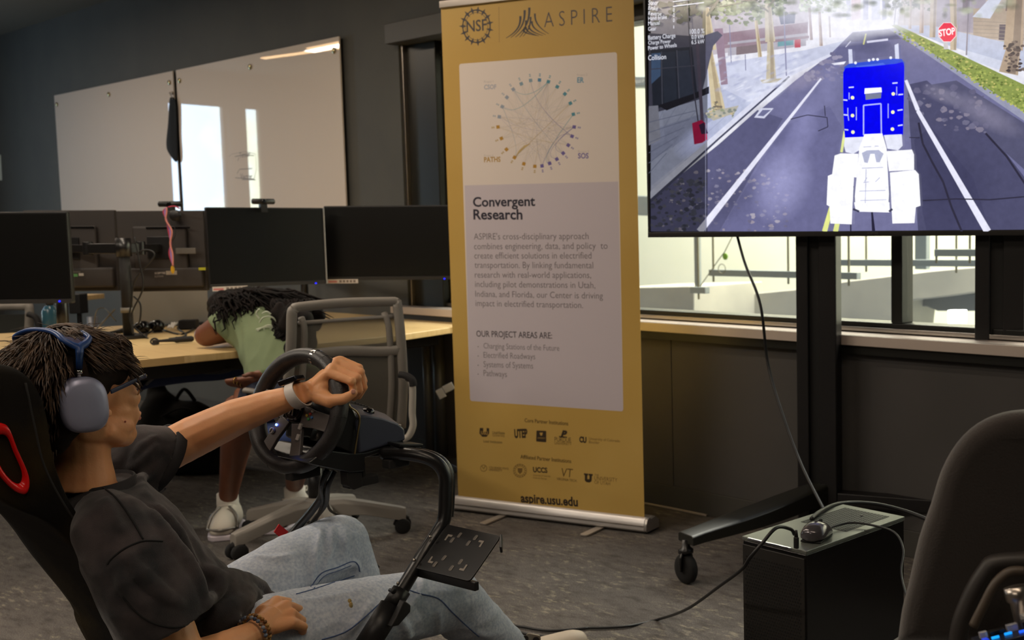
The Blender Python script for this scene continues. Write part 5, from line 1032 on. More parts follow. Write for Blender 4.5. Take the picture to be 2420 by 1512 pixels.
M().rings([shell(60, 1.52), shell(24, 1.515), shell(6, 1.53), shell(0, 1.555), shell(4, 1.585), shell(30, 1.60)], True, True).build('backrest', uf, rc, True)
fr_ = [(2262, 1530), (2272, 1470), (2300, 1400), (2332, 1348), (2352, 1332), (2420, 1326), (2520, 1326), (2560, 1345), (2600, 1440), (2610, 1530)]
M().tube(smooth_path([at(u, v, 1.50) for u, v in fr_], 5), .0135, 10).build('support_loop', up_, rc, True)
fr2 = [(2300, 1480), (2325, 1430), (2352, 1380), (2385, 1352), (2420, 1350)]
M().tube(smooth_path([at(u, v, 1.47) for u, v in fr2], 5), .007, 10).build('inner_loop', mat('brown grey bracket', (74, 64, 54), .5), rc, True)
M().lathe(V((at(2440, 1500, 1.62).x, 1.62, 0)), [(.03, .1), (.03, .45)], n=18).build('gas_lift', blk_metal, rc, True)
cr_ = V((at(2440, 1500, 1.62).x, 1.62, 0)); task_base(rc, cr_, .3, 20, mt=blk)
M().ell(cr_ + V((0, .12, .47)), (.24, .24, .05)).build('seat', uf, rc, True)
# lit circuit board gadget at the lower right
gd = root('lit_gadget', 'small electronics gadget with glowing blue lights at lower right', 'gadget', tuple(at(2380, 1500, 1.36)))
gc = at(2385, 1502, 1.36); gx = V((.97, .1, .2)).normalized(); gy = V((-.1, .98, -.2)).normalized(); gz = gx.cross(gy).normalized(); GA = (gx, gy, gz)
M().box(gc, (.085, .06, .006), GA).build('board', mat('dark circuit board', (26, 30, 46), .35), gd, bevel=.001)
random.seed(5)
for k, (x, y, w, d_, h, c, e) in enumerate(((-.03, .01, .01, .008, .008, (190, 190, 196), 0), (-.012, .012, .02, .012, .006, (24, 24, 28), 0), (.008, .008, .014, .01, .009, (170, 170, 176), 0), (.022, -.005, .01, .016, .012, (40, 40, 46), 0), (-.02, -.01, .010, .0022, .003, (20, 150, 240), 1.4), (-.002, -.006, .010, .0022, .003, (20, 140, 235), 1.4), (.014, -.014, .008, .003, .003, (30, 90, 235), 1.2), (.03, .014, .012, .02, .016, (190, 188, 186), 0), (-.034, -.014, .007, .012, .004, (30, 60, 200), .9))):
    M().box(gc + gx * x + gy * y + gz * (.003 + h / 2), (w, d_, h), GA).build('blue_light' if e else 'component', mat('gadget %d' % k, c, .3, .0 if e else .4, emit=e), gd, bevel=.0006)
M().lathe(gc + gx * .03 + gy * .03 + gz * .002, [(.012, 0), (.012, .03), (.016, .034), (.016, .05)], gz, 16).build('knob', steel_m, gd, True)
M().tube([gc + gx * .02 - gz * .02 + gy * .02, gc + gx * .03 - gz * .12 + gy * .03, V(((gc + gx * .03).x, (gc + gx * .03).y + .03, .45))], .02, 10).build('support_arm', blk_metal, gd, True)
# ---------------------------------------------------------------- driving simulator: seat, tubular frame, wheel
def dd(p, d): p = V(p); return p + (p - CAMP).normalized() * d      # a little farther along the line of sight
seat_m = mat('black fabric painted sheen', (20, 17, 14), .95, col2=(50, 40, 18), scale=4.2, mix=(.50, .74), bump=.0006, bscale=400, spec=.15)  # olive blotches put the fabric's sheen into its colour
rs_ = root('racing_seat', 'black fabric racing simulator seat with a red belt slot rim', 'seat', tuple(V((sag(330, 1500).x, sag(330, 1500).y, 0))))
NO, FO = .115, -.20
sp_ = [(92, 925), (104, 1000), (122, 1085), (160, 1180), (232, 1290), (300, 1400), (365, 1500), (410, 1590), (395, 1640), (350, 1560), (335, 1512), (236, 1385), (176, 1300), (110, 1235), (20, 1195), (-70, 1130), (-130, 1020), (-140, 930), (-110, 870), (-60, 858), (0, 860), (55, 876)]
side_ = smooth_path([sag(u, v, NO) for u, v in sp_], 3, True)
cg = sum(side_, V()) / len(side_)
def off_ring(k, o): return [cg + (p - cg) * k + RT * o for p in side_]
M().rings([off_ring(.80, .012), off_ring(.93, .008), off_ring(.985, -.006), off_ring(1.0, -.028), off_ring(1.0, -.12), off_ring(1.0, FO - NO + .02), off_ring(.95, FO - NO)]).build('backrest', seat_m, rs_, True)
# piped seams over the side panel
for pth in ([(60, 905), (82, 1010), (104, 1100), (150, 1190), (215, 1285), (272, 1372)],):
    M().tube(smooth_path([sag(u, v, NO + .011) for u, v in pth], 5), .0022, 6).build('piping', mat('seat piping', (22, 19, 16), .8), rs_, True)
red = mat('glossy red plastic', (208, 14, 14), .25, spec=.5)
rp = [(-28, 1020), (-12, 1001), (8, 1001), (22, 1016), (38, 1058), (62, 1112), (68, 1140), (64, 1160), (54, 1167), (36, 1160), (12, 1138), (-8, 1110), (-24, 1070)]
cen_ = (16, 1084); RP = smooth_path([sag(u, v, NO + .016) for u, v in rp], 3, True); rc0 = sum(RP, V()) / len(RP)
def rr(k, o): return [rc0 + (p - rc0) * k + RT * o for p in RP]
M().rings([rr(1.0, -.006), rr(1.0, .004), rr(.93, .008), rr(.74, .006), rr(.62, -.02), rr(.55, -.03)], True, False).build('belt_slot_rim', red, rs_, True)
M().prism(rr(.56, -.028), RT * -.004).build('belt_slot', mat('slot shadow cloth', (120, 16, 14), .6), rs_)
M().prism([sag(38, 1080, NO - .008), sag(46, 1105, NO - .008), sag(54, 1118, NO - .008), sag(44, 1108, NO - .008)], RT * -.002).build('slot_gap', mat('pale gap', (176, 172, 172), .6), rs_)
for (u, v) in ((166, 1218), (172, 1226), (163, 1214), (170, 1229)): M().ell(sag(u, v, NO - .0), (.003, .003, .0016)).build('stitch', mat('red stitch', (190, 40, 30), .7), rs_)
# cushion (below the frame) and legs of the seat
cu = M(); A = sag(330, 1640, 0); cu.box(V((A.x, A.y, .2)) + FW * .16, (.46, .46, .11), (FW, RT, V((0, 0, 1)))); cu.build('cushion', seat_m, rs_, bevel=.03)
for s in (-1, 1):
    B = V((A.x, A.y, 0)) + RT * (.22 * s); M().tube(smooth_path([B - FW * .2 + V((0, 0, .3)), B - FW * .22 + V((0, 0, .05)), B - FW * .16 + V((0, 0, .018)), B + FW * .5 + V((0, 0, .018))], 6), .016, 10).build('frame_tube', blk_metal, rs_, True)
M().bar(V((A.x, A.y, .14)) + FW * .16 - RT * .22, V((A.x, A.y, .14)) + FW * .16 + RT * .22, .03, .03).build('cross_tube', blk_metal, rs_); 
# wheel axes
ixa = math.radians(24.7); IX = V((math.cos(ixa), math.sin(ixa), 0)); RY = V((-math.sin(ixa), math.cos(ixa), 0))
WU = (IX * .342 + V((0, 0, .94))).normalized(); WWx = (IX * .592 - RY * .777 + V((0, 0, -.214))).normalized(); WWx = (WWx - WU * WWx.dot(WU)).normalized()
WNn = WU.cross(WWx).normalized()
if WNn.dot(FW) > 0: WNn = -WNn          # towards the driver
WC = sag(704, 970, 0.0); RR = .1265
lea = mat('black wheel leather', (38, 35, 36), .42, col2=(30, 28, 29), scale=60, bump=.0005, bscale=500); spk = mat('anodised spoke metal', (112, 108, 108), .4, .35); silver = mat('bright silver', (206, 204, 200), .2, 1.0)
sw = root('steering_wheel', 'black leather racing wheel with metal spokes and a silver top mark', 'steering wheel', tuple(WC))
def wp(a, b_, n=0.0): return WC + WWx * a + WU * b_ + WNn * n
rim = M(); n = 72; rg = []
for i in range(n + 1):
    t = 2 * math.pi * i / n; e = WWx * math.cos(t) + WU * math.sin(t); r_ = .0182 + .0016 * max(0, math.cos(2 * (t - .75))) ** 3 + .0016 * max(0, math.cos(2 * (t - 2.4))) ** 3
    rg.append([WC + e * (RR + r_ * math.cos(k * math.pi / 6)) + WNn * (r_ * 1.05 * math.sin(k * math.pi / 6)) for k in range(12)])
rim.rings(rg, True, False).build('rim', lea, sw, True)
for a in (86, 94): pass
M().torus(WC, WNn, RR, .0187, 88, 93, 4, 16, X=WWx if WNn.cross(WWx).dot(WU) > 0 else WWx).build('top_mark', silver, sw, True)
for a in (10, 60, 76, 125, 172, 215, 262, 300): M().torus(WC, WNn, RR, .0188, a, a + .5, 1, 16, X=WWx).build('rim_seam', mat('seam thread', (20, 18, 18), .8), sw, True)
# spokes
def plate(pts, n0, n1, name, m_, bev=.0015): return M().prism([wp(a, b_, n0) for a, b_ in pts], WNn * (n1 - n0)).build(name, m_, sw, bevel=bev)
for s in (-1, 1):
    plate([(s * .022, .018), (s * .06, .016), (s * .118, .020), (s * .118, -.018), (s * .07, -.022), (s * .03, -.03)], .000, .009, 'spoke', spk)
    plate([(s * .004, -.03), (s * .035, -.022), (s * .052, -.066), (s * .066, -.108), (s * .036, -.122), (s * .024, -.075)], .000, .009, 'spoke', spk)
plate([(.027 * math.cos(k * math.pi / 12), .027 * math.sin(k * math.pi / 12)) for k in range(24)], -.004, .013, 'hub', blk_gloss)
M().torus(wp(0, 0, .013), WNn, .022, .0018, n=32, m=8).build('hub_ring', mat('dark hub ring', (60, 58, 58), .25, .9), sw, True)
for k in range(6): M().lathe(wp(.0235 * math.cos(k * math.pi / 3 + .3), .0235 * math.sin(k * math.pi / 3 + .3), .012), [(.0028, 0), (.0028, .0025), (.0012, .003)], WNn, 10).build('hub_bolt', spk, sw, True)
em = M(); em.prism([wp(a, b_, .013) for a, b_ in ((-.008, -.012), (0, .013), (.008, -.012), (.004, -.012), (0, .002), (-.004, -.012))], WNn * .004); em.build('hub_emblem', silver, sw, bevel=.0008)
for (a, b_, c, r_) in ((-.045, -.062, (196, 196, 200), .0075), (.052, .006, (180, 60, 50), .0032), (.060, .000, (60, 110, 170), .0032), (.052, -.006, (60, 150, 80), .0032), (.044, 0, (180, 160, 60), .0032), (-.052, .0, (190, 190, 190), .007), (.056, .014, (190, 190, 192), .0035)):
    M().lathe(wp(a * 1.0, b_, .009), [(r_, 0), (r_, .003), (r_ * .7, .0042)], WNn, 14).build('button', mat('button%d%d' % c[:2], c, .3), sw, True)
M().box(wp(-.038, -.046, .0105), (.005, .005, .003), (WWx, WU, WNn)).build('blue_light', mat('wheel light', (90, 120, 255), .3, emit=8), sw, bevel=.001)
M().prism([wp(a, b_, .0135) for a, b_ in ((-.049, -.067), (-.047, -.058), (-.043, -.056), (-.045, -.066))], WNn * .0006).build('button_mark', mat('button mark', (60, 60, 64), .4), sw)
for (a, b_) in ((-.046, .012), (.036, -.028), (.040, -.052)): M().box(wp(a, b_, .011), (.008, .014, .006), (WWx, WU, WNn)).build('key', mat('grey key', (196, 192, 190), .4), sw, bevel=.0015)
for s in (-1, 1):  # shift paddles behind the rim
    M().rings([[wp(s * (.04 + .062 * t) , .055 * (1 - .2 * t) * q, -.022 - .004 * t) for q in (-1, -.5, 0, .5, 1)] + [wp(s * (.04 + .062 * t), .055 * (1 - .2 * t) * q, -.026 - .004 * t) for q in (1, .5, 0, -.5, -1)] for t in (0, .35, .7, 1)]).build('paddle', mat('steel paddle', (150, 146, 140), .25, 1.0), sw, True)
M().cyl(wp(0, 0, -.002), wp(0, 0, -.07), .022, .03, 24).build('column', blk, sw, True)
# wheel base housing
wb = root('simulator_motor', 'dark blue grey motor housing behind the steering wheel', 'motor housing', tuple(wp(0, 0, -.12)))
hs = mat('blue grey housing plastic', (58, 62, 78), .38); hb = mat('black housing plastic', (20, 19, 20), .3)
def hp_(px, off): return [sag(u, v, off) for u, v in px]
# outlines on three lateral planes, lofted: near side, middle, far side
near = [(838, 995), (848, 980), (866, 980), (900, 986), (940, 1000), (955, 1014), (957, 1040), (920, 1052), (880, 1062), (845, 1072)]
def shift(px, off, o2, k=1.0):
    P_ = hp_(px, off); c = sum(P_, V()) / len(P_); return [c + (p - c) * k + RT * (o2 - off) for p in P_]
N_ = .10
M().rings([shift(near, N_, N_ + .006, .93), shift(near, N_, N_, 1.0), [p + V((0, 0, .018)) for p in shift(near, N_, .05, 1.0)], [p + V((0, 0, .022)) for p in shift(near, N_, -.05, 1.0)], shift(near, N_, -.10, 1.0), shift(near, N_, -.106, .93)]).build('housing', hs, wb, True, bevel=.004)
front = [(782, 960), (800, 945), (822, 953), (838, 985), (846, 1000), (842, 1074), (828, 1075), (800, 1062), (775, 1052)]
M().rings([shift(front, .085, .10, .95), shift(front, .085, .085, 1.0), [p + V((0, 0, .01)) for p in shift(front, .085, .0, 1.0)], shift(front, .085, -.085, 1.0), shift(front, .085, -.10, .95)]).build('front_cowl', hb, wb, True, bevel=.004)
low = [(726, 1095), (770, 1062), (830, 1070), (864, 1068), (957, 1041), (955, 1052), (864, 1082), (862, 1114), (829, 1117)]
M().rings([shift(low, .105, .105), shift(low, .105, -.09)]).build('mount_block', hb, wb, bevel=.004)
M().tube(smooth_path([sag(u, v, .11) for u, v in ((838, 1073), (846, 1020), (850, 990), (842, 972), (828, 962), (822, 952))], 5), .0022, 6).build('trim_line', mat('bronze edge', (150, 130, 92), .3, .9), wb, True)
M().tube(smooth_path([sag(u, v, .115) for u, v in ((812, 952), (811, 972), (802, 1005), (788, 1032), (772, 1052))], 5), .0022, 6).build('paddle_edge', mat('bronze edge', (150, 130, 92), .3, .9), wb, True)
kb = sag(868, 978, .07); M().lathe(kb, [(.016, -.006), (.016, .006), (.013, .012), (.004, .015)], V((0, 0, 1)), 20).build('dial', blk_gloss, wb, True)
for k in range(6): M().box(sag(836 + k * 7, 955 + k * 2.2, .045) + V((0, 0, .004)), (.004, .012, .002), (FW, RT, V((0, 0, 1)))).build('vent', blk, wb)
M().lathe(sag(944, 1005, .102), [(.004, 0), (.003, .003)], RT, 10).build('screw', steel_m, wb, True)
for (u, v, o_, s_) in ((716, 1118, .02, 1), (852, 1136, .08, 1.1), (936, 1092, .12, .8)):
    p = sag(u, v, o_); e = M(); e.box(p, (.07 * s_, .03, .022), (FW, RT, V((0, 0, 1)))); e.cyl(p + V((0, 0, .045)), p, .012, n=12); e.build('clamp', blk_matte, wb, bevel=.004)
e = M(); e.prism([sag(u, v, .1) for u, v in ((820, 1114), (856, 1116), (858, 1150), (838, 1158), (822, 1148))], RT * -.03); e.build('clamp_jaw', blk_matte, wb, bevel=.003)
# tubular frame
fr = root('driving_rig', 'black tubular driving rig with a slotted side plate', 'rig', tuple(V((sag(900, 1500, .24).x, sag(900, 1500, .24).y, 0))))
tp = [(905, 1070, .10), (960, 1072, .16), (1005, 1080, .20), (1035, 1096, .22), (1052, 1125, .23), (1053, 1170, .235), (1050, 1225, .24), (1035, 1255, .24), (1000, 1310, .245), (955, 1385, .25), (905, 1465, .255), (870, 1520, .26), (830, 1590, .27)]
M().tube(smooth_path([sag(*q) for q in tp], 5), .0155, 14).build('tube', blk_metal, fr, True)
tp2 = [(u + 9, v - 4, o - .03) for u, v, o in tp[1:7]]; M().tube(smooth_path([sag(*q) for q in tp2], 5), .013, 12).build('tube', blk_metal, fr, True)
# far side twin (mostly hidden behind the jeans)
S_ = [sag(*q) for q in tp]; far = [p - RT * (2 * ((p - H0).dot(RT)) - .05) for p in S_]
M().tube(smooth_path([sag(772, 1135, -.1), sag(762, 1170, -.12), sag(735, 1210, -.16), sag(700, 1250, -.2), sag(640, 1320, -.22), sag(560, 1450, -.24)], 5), .009, 10).build('tube', blk_metal, fr, True)
M().bar(sag(980, 1062, .14), sag(840, 1072, -.02), .05, .012).build('deck_plate', blk_metal, fr, bevel=.002)
M().bar(sag(985, 1050, .13), sag(930, 1050, .13), .05, .008).build('deck_lip', blk_metal, fr, bevel=.002)
# side plate with slots
TLp, BLp_ = sag(1046, 1238, .235), sag(975, 1342, .245); TRp = sag(1186, 1268, .235 + .19); BRp_ = sag(1112, 1376, .245 + .19); pn = (TRp - TLp).cross(BLp_ - TLp).normalized()
if pn.z < 0: pn = -pn
M().prism(roundpoly([TLp, TRp, BRp_, BLp_], .012, 4), pn * .004).build('side_plate', blk_metal, fr, bevel=.001)
def pp(a, b_): return TLp.lerp(TRp, a).lerp(BLp_.lerp(BRp_, a), b_) + pn * .0046
pu, pv_ = (TRp - TLp).normalized(), (BLp_ - TLp).normalized()
slm = mat('slot edge metal', (150, 142, 130), .35, .6)
for a, b_, ln in ((.40, .17, .014), (.34, .30, .014), (.66, .15, .014), (.61, .29, .014), (.40, .68, .014), (.33, .84, .014), (.68, .68, .014), (.61, .84, .014)):
    q = pp(a, b_); d = (-pv_ + pu * .1).normalized(); x = d.cross(pn)
    M().prism(roundpoly([q - d * ln * .5 - x * .0045, q - d * ln * .5 + x * .0045, q + d * ln * .5 + x * .0045, q + d * ln * .5 - x * .0045], .004, 4), pn * .0005).build('slot', mat('slot opening', (92, 86, 80), .7), fr)
    M().bar(q - d * ln * .4 + x * .004 + pn * .0006, q + d * ln * .4 + x * .004 + pn * .0006, .0012, .0008).build('slot_edge', slm, fr)
for a, b_, sa, sb in ((.22, .20, 1, 1), (.82, .18, -1, 1), (.20, .84, 1, -1), (.82, .84, -1, -1)):
    q = pp(a, b_); x = pu * sa; y = pv_ * sb
    M().prism([q, q + x * .015, q + x * .015 + y * .005, q + x * .005 + y * .005, q + x * .005 + y * .016, q + y * .016], pn * .0005).build('slot', mat('slot opening light', (130, 122, 112), .7), fr)
M().bar(BLp_ - pn * .012, BRp_ + (BRp_ - BLp_) * .06 - pn * .012, .012, .02).build('plate_lip', blk_metal, fr, bevel=.002)
M().bar(TRp - pu * .002, TRp + pu * .012 - V((0, 0, .012)) + pv_ * .02, .006, .03).build('plate_lip', blk_metal, fr, bevel=.002)
# clamp sleeve and lever on the lower tube
a_, b_ = sag(955, 1385, .25), sag(870, 1520, .26); dt = (b_ - a_).normalized()
M().cyl(a_ + dt * .01, a_ + dt * .05, .021, n=18).build('collar', blk, fr, True); M().cyl(a_ + dt * .05, a_ + dt * .15, .0265, n=18).build('sleeve', blk, fr, True)
M().cyl(a_ + dt * .19, a_ + dt * .4, .0285, n=18).build('sleeve', blk_matte, fr, True)
M().prism([p + RT * .01 for p in (sag(938, 1412, .27), sag(954, 1424, .27), sag(953, 1440, .27), sag(925, 1472, .27), sag(905, 1476, .27), sag(920, 1450, .27))], RT * .018).build('lever', blk, fr, bevel=.003)
M().lathe(sag(921, 1394, .27), [(.004, 0), (.004, .012), (.006, .012), (.006, .016)], RT, 10).build('bolt', blk, fr, True)
for k in range(3): M().lathe(sag(1016 - 38 * k * 1.0, 1268 + 55 * k, .256), [(.004, 0), (.003, .004)], RT, 10).build('bolt', steel_m, fr, True)
fb = sag(830, 1590, .27); M().tube([fb, V((fb.x, fb.y, 0)) - FW * .02 + V((0, 0, .2)), V((fb.x, fb.y, .016)) + FW * .1, V((fb.x, fb.y, .016)) + FW * .7], .016, 10).build('tube', blk_metal, fr, True)
# cables from the wheel base, red strap end
for k, (pth, lab) in enumerate((([(775, 1110, 0), (762, 1140, -.02), (757, 1175, -.12), (735, 1205, -.20), (700, 1245, -.26), (670, 1275, -.28)], 'thick black cable dropping from the wheel base'), ([(792, 1112, 0), (775, 1150, -.02), (770, 1190, -.14), (745, 1225, -.24), (715, 1265, -.28)], 'second cable twisting beside the wheel base cable'), ([(768, 1112, 0), (758, 1150, -.01), (762, 1185, -.13), (748, 1225, -.24), (728, 1270, -.28)], 'third thin cable in the bundle under the wheel'), ([(772, 1175, -.14), (780, 1205, -.24), (812, 1225, -.30), (850, 1270, -.32), (880, 1320, -.32), (895, 1340, -.32)], 'lone cable crossing behind the raised knee'))):
    tag(M().tube(smooth_path([sag(*q) for q in pth], 6), (.0075, .006, .004, .0035)[k], 8).build('wheel_cable', cab_m, None, True), lab, 'cable')
rstr = [sag(660, 1238, -.26), sag(682, 1256, -.26), sag(668, 1275, -.26), sag(648, 1257, -.26)]
tag(M().prism(rstr, RT * -.004).build('strap_end', mat('red webbing', (200, 16, 20), .7), None, bevel=.001), 'bright red strap end sticking up behind the jeans', 'strap')
# metal pedal plates
pm = mat('perforated pedal metal', (176, 166, 148), .35, .8)
pd = root('pedal_set', 'pale drilled metal pedals on the floor by the shoe', 'pedals', tuple(V((sag(1230, 1500, .1).x, sag(1230, 1500, .1).y, 0))))
for px, hl in ([((1182, 1478), (1216, 1482), (1220, 1489), (1208, 1540), (1170, 1532)), ((1187, 1484, .006), (1207, 1494, .010), (1196, 1515, .008))], [((1246, 1494), (1276, 1500), (1279, 1508), (1262, 1560), (1222, 1550)), ((1243, 1507, .008), (1268, 1511, .009), (1250, 1530, .008))]):
    P_ = [at(u, v, 2.79) for u, v in px]; nn = (P_[1] - P_[0]).cross(P_[4] - P_[0]).normalized(); nn = nn if nn.y < 0 else -nn
    M().prism(roundpoly(P_, .008, 3), nn * .004).build('pedal_plate', pm, pd, bevel=.001)
    for u, v, r_ in hl: M().lathe(at(u, v, 2.79) + nn * .0042, [(r_, 0), (r_, .0006)], nn, 16).build('hole', mat('pedal hole', (46, 40, 36), .8), pd)
M().box(V((sag(1215, 1540, .1).x, sag(1215, 1540, .1).y, .03)) + FW * .02, (.2, .3, .05), (FW, RT, V((0, 0, 1)))).build('pedal_base', blk_matte, pd, bevel=.005)
# ---------------------------------------------------------------- the driver
def skin_wave(p): return .0006 * noise.noise(p * 60)
skin = mat('warm skin', (226, 166, 118), .52, col2=(218, 152, 104), scale=9, mix=(.35, .65), sss=.15, bump=.0003, bscale=220)
DF = lambda f, o, z: V((H0.x, H0.y, 0)) + FW * f + RT * o + V((0, 0, z))
dr = root('person', 'seated person in black tee and light jeans driving with blue headphones', 'person', tuple(V((sag(480, 1540, 0).x, sag(480, 1540, 0).y, 0))))
hz0 = H0.z
HA = (V((math.cos(math.radians(65)), math.sin(math.radians(65)), 0)), V((math.sin(math.radians(65)), -math.cos(math.radians(65)), 0)), V((0, 0, 1)))
HF = V((math.cos(math.radians(65)), math.sin(math.radians(65)), 0)); HR = V((HF.y, -HF.x, 0))     # the head looks a little further away
def hd(f, o, z): return V((H0.x, H0.y, hz0 + z)) + HF * (f * (.87 if f > 0 else 1)) + HR * o
BD, BR_ = FW, RT
# torso core
TC = [(225, 1145, .04, .055), (225, 1172, .06, .13), (290, 1245, .07, .165), (365, 1335, .07, .15), (440, 1420, .075, .145), (520, 1500, .08, .15)]
def torso(m, g=0.0, n=20):
    rs = []
    C_ = [sag(u, v, 0) for u, v, _, _ in TC]
    for i, (c, (_, _, dp, w)) in enumerate(zip(C_, TC)):
        d = (C_[min(i + 1, 5)] - C_[max(i - 1, 0)]).normalized(); y = RT; x = y.cross(d).normalized()
        rs.append([c + x * ((dp + g) * math.cos(t)) + y * ((w + g) * math.sin(t)) for t in [2 * math.pi * k / n for k in range(n)]])
    return m.rings(rs)
def limb(m, pts, r, n=14): return m.tube([V(p) for p in pts], r, n)
K2 = sag(1062, 1415, .14); A2 = sag(1228, 1572, .12); Hp2 = sag(560, 1530, .10); K1 = sag(797, 1292, -.15); A1 = sag(868, 1500, -.14); Hp1 = sag(540, 1450, -.10)
# ---- jeans
den = mat('light washed denim', (204, 210, 220), .9, col2=(172, 183, 202), scale=150, mix=(.36, .66), bump=.0006, bscale=700, aniso=(1, 1, 1), detail=8)
m = M()
m.ell(sag(500, 1510, 0), (.13, .17, .11), HA)
m.tube([Hp1, Hp1.lerp(K1, .5) + V((0, 0, .012)), K1, K1 + FW * .01 + V((0, 0, -.004))], [.095, .088, .079, .074], 24); m.ell(K1, (.078, .076, .076), HA)
m.tube([K1, K1.lerp(A1, .4), A1, A1 + V((0, 0, -.1))], [.074, .073, .070, .068], 24)
m.tube([Hp2, Hp2.lerp(K2, .5) + V((0, 0, .004)), K2], [.096, .088, .076], 24); m.ell(K2, (.077, .076, .076), HA)
m.tube([K2, K2.lerp(A2, .5), A2], [.074, .062, .056], 24)
def jf(p):
    return .0035 * noise.noise(p * 6) + .003 * (1 - abs(noise.noise(V((p.x * 9, p.y * 9, p.z * 20))))) ** 3 + .0011 * noise.noise(p * 45)
tmp_ = remesh(m, .008, 'tmp_jeans', den, None, 3); tr_ = bvh(tmp_); bpy.data.objects.remove(tmp_)
for px, r_ in (([(758, 1250), (748, 1300), (738, 1350), (734, 1385)], .008), ([(786, 1240), (782, 1290), (770, 1330), (748, 1376)], .008), ([(812, 1250), (816, 1290), (806, 1320)], .007), ([(735, 1384), (760, 1358), (800, 1342), (836, 1330)], .007), ([(812, 1345), (826, 1332), (842, 1336), (848, 1352)], .009), ([(600, 1315), (650, 1320), (700, 1310)], .006), ([(950, 1345), (968, 1368), (960, 1400), (940, 1430)], .007), ([(1000, 1360), (990, 1400), (960, 1440), (930, 1462)], .008), ([(900, 1440), (940, 1460), (962, 1490), (966, 1512)], .009), ([(880, 1420), (850, 1462), (820, 1492)], .007), ([(700, 1420), (760, 1415), (820, 1400)], .005), ([(1030, 1440), (1040, 1470), (1030, 1505)], .006), ([(1085, 1470), (1120, 1490), (1160, 1508)], .005)):
    P_ = drape(densify(px, 4), tr_, .0005); r_ = r_ * 1.1
    if len(P_) > 2: k = len(P_); m.tube(P_, [r_ * (.4 + .6 * math.sin(math.pi * i / (k - 1)) ** .6) for i in range(k)], 8)
js_ = remesh(m, .0058, 'jeans', den, dr, 2, jf, .5); TJ = bvh(js_)
st_m = mat('jeans seam', (92, 112, 150), .9)
def surf_tube(pts, r, name, m_):  # seam laid on the near surface of the jeans, following real leg geometry
    M().tube(smooth_path(pts, 5), r, 6).build(name, m_, dr, True)
def leg_pt(Hh, K, rad, t, phi, lift=.003):   # point on a leg's surface: t along, phi round (0 = near side, 90 = top)
    d = (K - Hh).normalized(); c = Hh + (K - Hh) * t; n1 = (RT - d * RT.dot(d)).normalized(); n2 = d.cross(n1); n2 = n2 if n2.z > 0 else -n2
    return c + (n1 * math.cos(math.radians(phi)) + n2 * math.sin(math.radians(phi))) * (rad + lift)
dsm = mat('seam and crease shade', (84, 102, 142), .9)
for px, mm_, w_ in (([(735, 1386), (760, 1354), (797, 1341), (832, 1327), (846, 1335), (850, 1350)], dsm, .0016), ([(741, 1392), (766, 1361), (800, 1348), (830, 1336)], dsm, .0011), ([(953, 1389), (989, 1402), (1035, 1414), (1066, 1444), (1105, 1481), (1132, 1504)], dsm, .0015), ([(897, 1426), (849, 1469), (821, 1490), (793, 1502), (760, 1511)], dsm, .0014), ([(700, 1404), (742, 1392), (790, 1376), (838, 1360)], dsm, .0015)):  # last two paths are creases, their shade drawn as dark lines
    P_ = drape(densify(px, 5), TJ, .0004)
    if len(P_) > 2: M().tube(P_, w_, 6).build('seam_or_crease', mm_, dr, True)
for (u, v, a_) in ((829, 1430, .008), (826, 1420, .005)):
    for h in drape([(u, v)], TJ, .0006): M().ell(h, (.004, .004, a_)).build('paint_fleck', mat('ochre fleck', (170, 146, 92), .8), dr, True)
# ---- tee shirt
tee = mat('washed black cotton', (64, 56, 57), .95, col2=(29, 28, 31), scale=16, mix=(.35, .65), bump=.0008, bscale=600, sheen=.15)
m = M(); torso(m, .017)
m.tube([DF(-.005, -.10, .665), DF(.05, -.150, .675), DF(.12, -.152, .68), sag(352, 1080, -.142), sag(372, 1087, -.14)], [.05, .064, .074, .078, .079], 20)
m.tube([sag(238, 1204, .09), sag(262, 1240, .15), sag(312, 1320, .19), sag(352, 1400, .21), sag(386, 1470, .215)], [.045, .066, .078, .083, .085], 22)
m.ell(sag(240, 1195, .05), (.055, .08, .035), HA); m.ell(sag(240, 1200, -.09), (.055, .08, .035), HA)
# bunched hem over the lap
m.ell(sag(530, 1455, .02), (.085, .15, .06), HA); m.ell(sag(585, 1420, -.02), (.05, .10, .028), HA); m.ell(sag(520, 1392, -.06), (.035, .05, .03), HA); m.ell(sag(560, 1470, .10), (.075, .04, .05), HA)
AXT = (sag(440, 1420) - sag(225, 1172)).normalized()
tmp_ = remesh(m, .008, 'tmp_shirt', tee, None, 3); tr_ = bvh(tmp_); bpy.data.objects.remove(tmp_)
def ridge(px, r_, sink=.000):
    r_ = r_ * 1.4
    P_ = drape(densify(px, 4), tr_, sink)
    if len(P_) > 2: k = len(P_); m.tube(P_, [r_ * (.35 + .65 * math.sin(math.pi * i / (k - 1)) ** .6) for i in range(k)], 8)
for px, r_ in (([(476, 1345), (492, 1350), (512, 1362), (514, 1388), (496, 1412), (480, 1440)], .013), ([(505, 1385), (532, 1368), (566, 1366), (600, 1382), (634, 1404)], .014), ([(520, 1398), (556, 1388), (590, 1398), (610, 1416)], .010), ([(592, 1392), (580, 1418), (538, 1434), (500, 1460), (492, 1490)], .013), ([(560, 1450), (530, 1468), (510, 1500)], .012), ([(352, 1205), (388, 1256), (420, 1302), (462, 1368), (482, 1425)], .011), ([(366, 1190), (402, 1235), (436, 1290), (470, 1345)], .009), ([(300, 1310), (330, 1350), (380, 1400), (430, 1430)], .008), ([(285, 1340), (300, 1385), (340, 1430)], .007), ([(250, 1180), (270, 1220), (290, 1262)], .006), ([(300, 1110), (330, 1095), (372, 1050)], .008), ([(320, 1140), (345, 1120), (380, 1085)], .007), ([(308, 1100), (330, 1060), (370, 1030)], .006)): ridge(px, r_)
